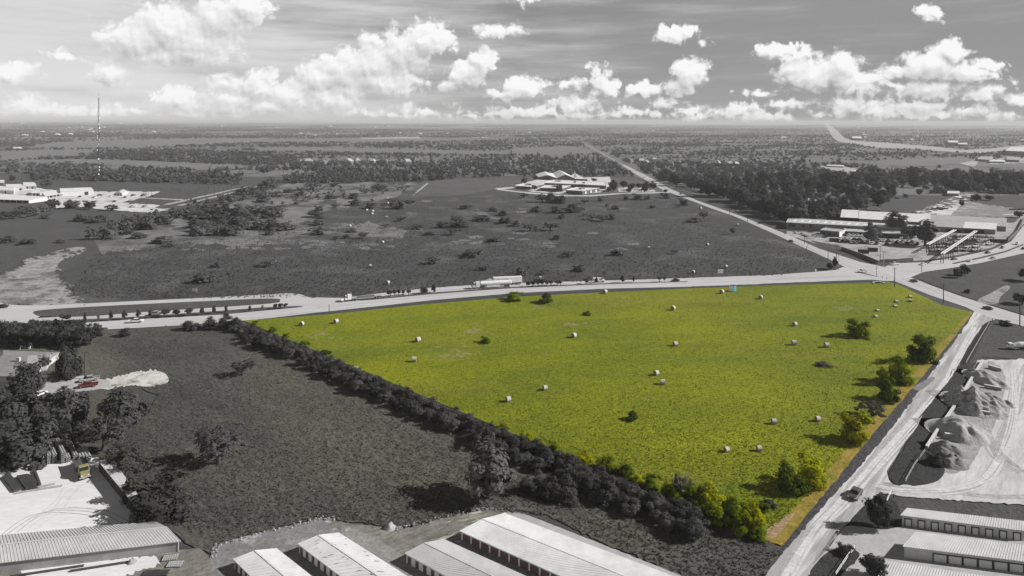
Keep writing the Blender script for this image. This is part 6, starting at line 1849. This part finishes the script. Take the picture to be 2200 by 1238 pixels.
for i in range(10): pole(600 + i * 9, 376 + (i % 3), 10, 'thin pole on the pale far pole field', 0, r0=.18, group='thin poles on the far pole field')
pole(707, 672, 18, 'slim sign post on the verge where the hedgerow meets the highway', 0, None, m_pole, .16, name='sign_post', cat='sign')
pole(1752, 584, 5, 'short white marker on the highway verge by the meadow corner', 0, None, m_sign, .5, name='marker_post', cat='marker')
pole(2132, 691, 6, 'short dark sign post at the mouth of the county lane', 0, None, m_pole, .25, name='sign_post', cat='sign')
pole(1920, 1072, 10, 'dark gate post where the tracks enter the stockpile yard', 0, None, m_pole, .14, name='gate_post', cat='post')


def mast(px, py, hp_, wpx, label, dishes):
    p = G(px, py); H = hpx(px, py, hp_); W = wpx * mpp(px, py)
    r = empty('radio_mast', (p.x, p.y, .1), .3, label, 'mast')
    mb = MB(); n = int(H / (W * 1.6)); leg = [(W * .5 * math.cos(a), W * .5 * math.sin(a)) for a in (0, 2.094, 4.189)]
    for x, y in leg: mb.tube((x, y, 0), (x, y, H * .94), W * .11, W * .10, 4)
    for i in range(n):
        z0, z1 = H * .94 * i / n, H * .94 * (i + 1) / n
        for j in range(3):
            a, b = leg[j], leg[(j + 1) % 3]
            q = (a, b) if i % 2 else (b, a)
            mb.tube((q[0][0], q[0][1], z0), (q[1][0], q[1][1], z1), W * .055, None, 3, False)
    mb.tube((0, 0, H * .94), (0, 0, H), W * .08, W * .03, 4)
    mb.build('lattice', m_steel, r)
    for t, s, a in dishes:
        m2 = MB(); c = Vector((W * .75 * math.cos(a), W * .75 * math.sin(a), H * t)); d = Vector((math.cos(a), math.sin(a), 0))
        m2.tube(c, c + d * s * .4, s * .5, s * .55, 10); m2.build('dish', m_sign, r)
    return r


rr = random.Random(5)
mast(211, 413, 215, 2.3, 'tall lattice radio mast with white dishes standing behind the plant', [(t, rr.uniform(.8, 1.6), rr.uniform(3.6, 6.0)) for t in (.18, .22, .25, .30, .33, .42, .46, .48, .50, .52, .54, .56, .60, .61, .63, .64, .66, .68, .70, .74, .78, .80, .86)])
mast(47, 396, 42, 1.8, 'thin pale lattice mast behind the plant buildings', [])
mast(2094, 276, 42, .35, 'faint distant mast on the right horizon', [])

# ------------------------------------------------------------------ factory yard
def beam(p0, p1, n, label, w_=1.4):
    a, b = p0, p1
    C = (a + b) / 2
    r = empty('crane_runway', (C.x, C.y, 0), 0, label, 'crane beam', 'crane runways in front of the factory')
    d = (b - a).normalized(); s = Vector((-d.y, d.x, 0)).normalized() * w_
    mb = MB()
    for k in (-1, 1): mb.bar(a - C + s * k * .5 + Vector((0, 0, C.z)), b - C + s * k * .5 + Vector((0, 0, C.z)), .4, .6)
    mb.build('beam', m_roofw, r)
    for i in range(n):
        q = a.lerp(b, i / (n - 1)) - C
        mb = MB()
        for k in (-1, 1): mb.tube((q.x + s.x * k * .5, q.y + s.y * k * .5, 0), (q.x + s.x * k * .5, q.y + s.y * k * .5, q.z + C.z - .3), .22, .22, 4)
        mb.bar((q.x - s.x * .5, q.y - s.y * .5, 2), (q.x + s.x * .5, q.y + s.y * .5, q.z + C.z - 1), .15, .15)
        mb.build('trestle', m_steel, r)


zb = 6.5
beam(G(1993, 525, zb), G(2052, 494, zb), 7, 'white crane runway on trestles, left of the two in front of the factory')
beam(G(2024, 545, zb), G(2097, 496, zb), 9, 'longer white crane runway on trestles, right of the two in front of the factory')
g_st = 'steel storage racks around the factory pits'
for i in range(40):
    if i < 18: px, py = lerp(2004, 2098, (i % 6) / 5) + random.uniform(-2, 2), (534 if i < 9 else 541) + random.uniform(-1, 1)
    else: px, py = lerp(2012, 2128, random.random()), random.uniform(510, 529); px = max(px, 2138 - (py - 505) * 6 - 80)
    p = G(px, py)
    r = empty('storage_rack', (p.x, p.y, .2), random.uniform(.3, .5), 'dark steel rack of bundled pipes in the factory pits', 'rack', g_st)
    mb = MB()
    for x in (-3, 0, 3):
        for y in (-1, 1): mb.box(x - .12, x + .12, y - .12, y + .12, 0, 2.2)
        mb.box(x - .1, x + .1, -1.1, 1.1, .3, .5)
    for y in (-1, 1): mb.box(-3.2, 3.2, y - .08, y + .08, .32, .48)
    mb.build('rack_frame', m_steel, r)
    mb = MB()
    for y in (-.6, 0, .6):
        mb.tube((-3.6, y, .85), (3.6, y, .85), .28, .28, 6); mb.tube((-3.5, y + .2, 1.4), (3.7, y + .2, 1.4), .26, .26, 6)
    mb.build('pipe_bundle', m_pipe if random.random() < .35 else m_steel, r)


def longwall(name, pts, h, th, mat, cap, label, cat='wall'):
    P_ = [G(x, y) for x, y in pts]; C = sum(P_, Vector()) / len(P_)
    r = empty(name, (C.x, C.y, .1), 0, label, cat)
    mb = MB(); m2 = MB()
    for a, b in zip(P_[:-1], P_[1:]):
        a, b = a - C, b - C
        mb.bar((a.x, a.y, h / 2), (b.x, b.y, h / 2), th, h)
        m2.bar((a.x, a.y, h + .07), (b.x, b.y, h + .07), th + .12, .13)
    mb.build('wall', mat, r)
    if cap: m2.build('coping', cap, r)
    return r


longwall('screen_wall', [(1808, 537), (1850, 552), (1885, 567)], hpx(1850, 553, 7), .3, m_walld, m_roofg2, 'long dark screen wall running along the county road by the factory')
longwall('sign_wall', [(1890, 565), (1925, 564), (1962, 561)], hpx(1920, 565, 7), .4, m_walld, None, 'dark low sign wall facing the crossroads')
longwall('site_fence', [(2166, 519), (2186, 500), (2200, 472)], hpx(2180, 505, 6), .2, m_walld, None, 'dark fence along the bend of the right highway', 'fence')
longwall('board_fence', [(2168, 452), (2205, 452)], hpx(2180, 452, 3.5), .2, m_walld, None, 'dark board fence at the right edge beyond the factory', 'fence')
for px, py, w_, lb in ((2145, 522, 30, 'dark steel container by the highway bend'), (1855, 545, 20, 'dark flat trailer behind the screen wall'), (1875, 541, 18, 'dark stacked load on the factory lot behind the screen wall'), (1792, 520, 18, 'dark covered shelter on the lawn strip by the car park'), (1700, 486, 10, 'dark equipment heap at the left of the factory shed')):
    p = G(px, py); W = w_ * mpp(px, py)
    r = empty('container', (p.x, p.y, .15), -.12, lb, 'container')
    mb = MB(); mb.box(-W / 2, W / 2, -1.3, 1.3, .15, 2.6); mb.build('shell', m_dkwall, r, bevel=.05)
    mb = MB()
    for i in range(9): mb.box(-W / 2 + W * (i + .5) / 9 - .08, -W / 2 + W * (i + .5) / 9 + .08, -1.36, -1.3, .3, 2.5)
    mb.build('ribs', m_walld, r)
gpl = 'pipe stacks on the lot beyond the factory'
for i in range(46):
    t = random.random(); px = lerp(1955, 2080, t) + random.uniform(-18, 22); py = lerp(468, 424, t) + random.uniform(-1, 7)
    if px > 2170 or py > 470: continue
    p = G(px, py)
    r = empty('pipe_stack', (p.x, p.y, .15), random.choice((.35, .5, 1.9)), 'low stack of long pipes on the pale lot beyond the factory', 'pipe stack', gpl)
    mb = MB()
    for y in (-1.0, -.35, .3, .95): mb.tube((-6, y, .35), (6, y, .35), .3, .3, 6)
    for y in (-.7, 0, .65): mb.tube((-6, y, .85), (6, y, .85), .28, .28, 6)
    mb.build('pipe_bundle', random.choice((m_pipe, m_steel, m_polep)), r)
    mb = MB(); mb.box(-4.1, -3.9, -1.4, 1.4, 0, .12); mb.box(3.9, 4.1, -1.4, 1.4, 0, .12); mb.build('bearer', m_pole, r)

# ------------------------------------------------------------------ pipe yard, lower left
gq = 'long pipes racked at the back of the pipe yard'
PIPE = None
stacks = [(96, 1000, 978, 4, 2), (106, 1000, 974, 5, 2), (118, 998, 966, 5, 2), (137, 998, 961, 6, 2), (147, 996, 975, 3, 2), (163, 991, 961, 3, 2), (176, 992, 972, 2, 2), (187, 993, 968, 2, 3)]
for sx, yb, yt, rows, cols in stacks:
    a = G(sx, yb); b = G(sx - (yb - yt) * .42, yt + 2)
    L_ = (b - a).length
    k = mpp(sx, yb); R = 2.0 * k if rows > 2 else 2.6 * k
    hd = math.atan2(b.y - a.y, b.x - a.x)
    n = Vector((-math.sin(hd), math.cos(hd), 0))
    for i in range(rows):
        for j in range(cols):
            if PIPE is None:
                mb = MB(); mb.hollow((0, 0, 0), (1, 0, 0), 1.0, .18, 10); PIPE = mb.build('long_pipe', m_pipe); o = PIPE
            else:
                o = PIPE.copy(); COL.objects.link(o)
            q = a + n * (j - cols / 2 + .5) * -2.05 * R
            o.location = (q.x, q.y, .25 + R + i * R * 1.95); o.rotation_euler = (0, 0, hd); o.scale = (L_ * random.uniform(.92, 1), R, R)
            tag(o, 'grey hollow pipe racked with others at the back of the pipe yard', 'pipe', gq)
gd = 'dark timbers laid in the pipe yard'
for i, (x0, y0, x1, y1, wd, lb) in enumerate(((13, 1022, 38, 1054, 1.6, 'widest dark timber stack, leftmost in the pipe yard'), (38, 1024, 58, 1052, .5, None), (43, 1023, 63, 1051, .5, None), (49, 1022, 69, 1051, .6, None), (55, 1021, 74, 1050, .6, None), (61, 1021, 79, 1049, .4, None), (74, 1011, 86, 1042, .5, 'short dark timber lying apart, right of the dark timber rows'), (67, 1022, 78, 1040, .5, None))):
    a, b = G(x0, y0, .5), G(x1, y1, .5); C = (a + b) / 2
    mb = MB(); mb.bar(a - C, b - C, wd, .55)
    o = mb.build('timber', m_steel); o.location = (C.x, C.y, .55)
    tag(o, lb or 'long dark timber lying parallel with others in the pipe yard', 'timber', gd)
for x0, y0, x1, y1, lb in ((34, 1060, 134, 1044, 'long pale rail lying in front of the dark timbers'), (84, 1047, 118, 1040, 'thin pale rail behind the long one in the pipe yard')):
    a, b = G(x0, y0, .4), G(x1, y1, .4); C = (a + b) / 2
    mb = MB(); mb.bar(a - C, b - C, .35, .4); o = mb.build('rail', m_pipe); o.location = (C.x, C.y, .45); tag(o, lb, 'rail')
gt = 'pallets lying in front of the long shed'
PAL = None
for px, py, a, lb in ((366, 1203, .2, 'pale pallet behind another beside the shed corner'), (376, 1217, .05, 'slatted pallet nearest the rough field beside the shed'), (345, 1236, .1, 'dark slatted pallet at the bottom edge'), (325, 1236, .1, 'dark pallet left of the slatted one at the bottom edge')):
    mb = MB()
    for i in range(7): mb.box(-1.4 + i * .42, -1.15 + i * .42, -.9, .9, .22, .3)
    for y in (-.8, 0, .7): mb.box(-1.5, 1.5, y, y + .12, .05, .22)
    o = mb.build('pallet', m_polep if py < 1230 else m_steel); p = G(px, py); o.location = (p.x, p.y, .26); o.rotation_euler = (0, 0, a); tag(o, lb, 'pallet', gt)
for px, py, w_, lb, mt in ((283, 1211, 20, 'white crumpled sheet pile against the shed wall', m_rock), (838, 1137, 26, 'pale dirt mound at the edge of the rough field above the storage rows', m_gravel)):
    V = []
    p = G(px, py); k = mpp(px, py); nx = 14
    mb = MB()
    for i in range(nx + 1):
        for j in range(nx + 1):
            u, v = i / nx * 2 - 1, j / nx * 2 - 1
            rr_ = math.hypot(u, v)
            z = max(0, 1 - rr_ ** 1.6) * w_ * k * .42 * (1 + .35 * math.sin(5 * u + 3 * v) * math.sin(4 * v))
            V.append((u * w_ * k * .5, v * w_ * k * .5, z - .05))
    mb.add(V, [(i * (nx + 1) + j, (i + 1) * (nx + 1) + j, (i + 1) * (nx + 1) + j + 1, i * (nx + 1) + j + 1) for i in range(nx) for j in range(nx)])
    o = mb.build('mound', mt); o.location = (p.x, p.y, .27); tag(o, lb, 'mound')
for x0, y0, x1, y1, lb in ((150, 1228, 290, 1206, 'long dark plank on the ground in front of the shed'), (20, 1240, 180, 1216, 'long dark plank at the lower left edge in front of the shed')):
    a, b = G(x0, y0, .3), G(x1, y1, .3); C = (a + b) / 2
    mb = MB(); mb.bar(a - C, b - C, .5, .3); o = mb.build('plank', m_steel); o.location = (C.x, C.y, .35); tag(o, lb, 'plank')
# swing frame by the house, flat trailer
p = G(57, 750); r = empty('swing_frame', (p.x, p.y, .1), .1, 'pale swing frame standing behind the hip-roofed house', 'swing'); k = mpp(57, 757)
mb = MB()
for x in (-10, 10):
    for y in (-1, 1): mb.tube((x * k, y, 0), (x * k, 0, 12 * k), .1, .1, 5)
mb.tube((-10 * k, 0, 12 * k), (10 * k, 0, 12 * k), .1, .1, 5)
mb.build('frame', m_sign, r)
for x in (-5, 3):
    mb = MB(); mb.tube((x * k, 0, 12 * k), (x * k, 0, 2.5 * k), .05, .05, 4); mb.tube((x * k + 3 * k, 0, 12 * k), (x * k + 3 * k, 0, 2.5 * k), .05, .05, 4); mb.box(x * k, x * k + 3 * k, -.2, .2, 2.2 * k, 2.6 * k); mb.build('swing', m_sign, r)
# rubble along the edge of the rough field
gk = 0
RK = MB()
for pts in ([(452, 1206), (470, 1176), (560, 1149), (640, 1130), (690, 1115), (720, 1119)], [(840, 1140), (875, 1134), (930, 1119), (1000, 1101), (1040, 1096), (1090, 1098)]):
    for a, b in zip(pts[:-1], pts[1:]):
        for i in range(16):
            t = random.random(); q = G(lerp(a[0], b[0], t) + random.gauss(0, 4), lerp(a[1], b[1], t) + random.gauss(0, 2))
            s = random.uniform(.08, .30)
            RK.box(q.x - s, q.x + s * random.uniform(.6, 1), q.y - s, q.y + s, .2, .26 + s * .9, random.uniform(.4, .8))
tag(RK.build('rubble', m_rock), 'pale broken rubble strewn along the edge of the rough field', 'rubble', None, 'stuff')

# ------------------------------------------------------------------ stockpile yard on the right
def pile(px, py, w_, d_, h_, mat, label, lump=.12, seed=1):
    """heap: centre pixel on the ground, width/depth in pixels, height in pixels"""
    p = G(px, py); k = mpp(px, py); W = w_ * k; H = h_ * k * .86
    D = abs(G(px, py - d_ / 2).y - G(px, py + d_ / 2).y)
    rs = random.Random(seed); ph = [rs.uniform(0, 6) for _ in range(8)]
    nx = 52; mb = MB(); V = []
    cones = [(0, 0, .95, .85)] + [(rs.uniform(-.5, .5), rs.uniform(-.45, .45), rs.uniform(.5, .9), rs.uniform(.4, .62)) for _ in range(6)]
    for i in range(nx + 1):
        for j in range(nx + 1):
            u, v = i / nx * 2 - 1, j / nx * 2 - 1
            z = 0.0
            for (cu, cv, ch, cr_) in cones:
                d_ = math.sqrt((u - cu) ** 2 + (v - cv) ** 2 + .004)
                q_ = ch * (1 - d_ / cr_)
                z = q_ if q_ > z + .12 else (z if z > q_ + .12 else max(z, q_) + (.12 - abs(z - q_)) ** 2 / .48)
            z = max(0, min(z, 1.15)) * min(1, max(0, (1 - math.hypot(u, v)) * 6))
            if z > .02: z += lump * (math.sin(9 * u + ph[2]) * math.sin(8 * v + ph[3]) + .7 * math.sin(17 * u + ph[4] + 3 * v) * math.sin(15 * v + ph[5])) * min(1, z * 3)
            V.append((u * W * .5, v * D * .5, max(z, -.02) * H - .03))
    mb.add(V, [(i * (nx + 1) + j, (i + 1) * (nx + 1) + j, (i + 1) * (nx + 1) + j + 1, i * (nx + 1) + j + 1) for i in range(nx) for j in range(nx)])
    o = mb.build('gravel_pile', mat, None, smooth=True); o.location = (p.x, p.y, .24)
    tag(o, label, 'gravel pile', 'heaps in the stockpile bays')


pile(2118, 816, 72, 46, 24, m_gravel, 'farthest pale gravel heap in the stockpile bays', .05, 1)
pile(2094, 872, 120, 66, 46, m_rough, 'lumpy black and white spoil heap in the stockpile bays', .16, 2)
pile(2140, 862, 50, 40, 14, m_gravel, 'smooth gravel apron at the right of the lumpy heap', .05, 7)
pile(2090, 930, 76, 40, 20, m_gravel, 'low gravel spill beside the large two-ridged heap', .05, 9)
pile(2058, 930, 124, 62, 42, m_gravel, 'large smooth pale gravel heap with two ridges in the bays', .05, 3)
pile(2030, 970, 74, 40, 28, m_sand, 'grey sand heap in front of the dividing wall', .05, 4)
pile(2042, 996, 74, 36, 24, m_sand, 'lowest dark sand heap with weeds beside it', .08, 5)
longwall('bay_wall', [(1991, 968), (2010, 938), (2056, 872), (2092, 812), (2112, 780)], hpx(2050, 880, 7), .6, m_block, m_blockp, 'long concrete block wall behind the gravel bays')
for x0, y0, x1, y1, hp_, lb in ((2030, 944, 2105, 950, 12, 'concrete divider wall between the two lowest gravel bays'), (2086, 890, 2127, 898, 11, 'concrete divider wall below the lumpy heap'), (2115, 834, 2152, 841, 7, 'concrete divider wall right of the lumpy heap'), (2124, 792, 2152, 800, 7, 'farthest concrete divider wall of the gravel bays')):
    longwall('divider_wall', [(x0, y0), (x1, y1)], hpx(x0, y0, hp_), .7, m_block, m_blockp, lb)


def fence(pts, label, h=1.1, step=3.0, mat=None, wires=2):
    P_ = [G(x, y) for x, y in pts]; C = P_[0]
    r = empty('wire_fence', (C.x, C.y, .2), 0, label, 'fence')
    mb = MB(); m2 = MB()
    for a, b in zip(P_[:-1], P_[1:]):
        a, b = a - C, b - C; n = max(1, int((b - a).length / step))
        for i in range(n + 1):
            q = a.lerp(b, i / n); m2.tube((q.x, q.y, -.1), (q.x, q.y, h + .1), .06, .06, 5)
        for i in range(wires): mb.tube((a.x, a.y, h - i * .45), (b.x, b.y, h - i * .45), .055, .055, 4)
    mb.build('rail', mat or m_polep, r); m2.build('posts', m_pole, r)


fence([(2126, 697), (2108, 728), (2075, 785)], 'thin pale fence between the dark ditch and the corner grass', mat=m_polep)
fence([(1988, 975), (1965, 1005), (1945, 1042)], 'thin pale fence below the bay wall, beside the dark ditch', mat=m_polep)
fence([(1916, 1062), (1904, 1088)], 'short pale fence by the entrance tree', mat=m_sign)
fence([(1838, 1184), (1822, 1204), (1795, 1245)], 'thin white fence across the grass island', mat=m_sign)
# culvert head at the corner of the green field
p = G(1885, 609); k = mpp(1885, 609)
r = empty('culvert_head', (p.x, p.y, .2), 0, 'pale concrete culvert head at the upper right edge of the green field', 'culvert')
mb = MB(); mb.box(-10 * k, 10 * k, -.4, .4, 0, .9); mb.box(-12 * k, -10 * k, -2.2, .4, 0, .5); mb.box(10 * k, 12 * k, -2.2, .4, 0, .5); mb.build('headwall', m_blockp, r)
mb = MB(); mb.box(-5 * k, 5 * k, -.46, -.4, .1, .7); mb.build('pipe_mouth', m_open, r)
for px, py, lb in ((1896, 600, 'white traffic island sign nearest the crossroads centre'), (1905, 602, 'white traffic island sign right of the other at the crossroads')):
    board('traffic_sign', px, py, 3, 5, m_sign, lb, 0, 1, .4)
# far scattered roofs on the plain
g_far = 'tiny white roofs scattered over the far plain'
FR = None
for i in range(44):
    px = random.choice((random.uniform(0, 260), random.uniform(0, 1100), random.uniform(640, 1050), random.uniform(1100, 2200), random.uniform(1800, 2200)))
    py = random.uniform(269, 300) + (px - 1100) * ROLL
    p = G(px, py)
    if FR is None: FR = o = house_proto(); o.name = 'far_roof_house'
    else: o = copy_tree(FR)
    s = max(1.1, p.y / 5200) * random.uniform(.7, 1.3); o.location = (p.x, p.y, 1); o.scale = (s * 1.4, s, s * 1.3); o.rotation_euler = (0, 0, random.uniform(-.3, .3))
    for ch in o.children:
        if ch.name.split('.')[0] in ('roof', 'wall'): slotmat(ch, m_roofw)
    tag(o, 'tiny white-roofed building far off on the wooded plain', 'house', g_far)
# ------------------------------------------------------------------ air
hz = MB(); hz.box(-30000, 30000, -300, 26000, -1.0, 135.0)
hm = bpy.data.materials.new('air'); hm.use_nodes = True
ht = hm.node_tree; ht.nodes.clear()
pv = N(ht, 'ShaderNodeVolumePrincipled')
pv.inputs['Color'].default_value = (0.92, 0.92, 0.93, 1)
pv.inputs['Density'].default_value = 0.00007
ho = N(ht, 'ShaderNodeOutputMaterial'); ht.links.new(pv.outputs[0], ho.inputs['Volume'])
tag(hz.build('haze', hm), 'thin pale haze over the whole plain', 'haze', None, 'stuff')
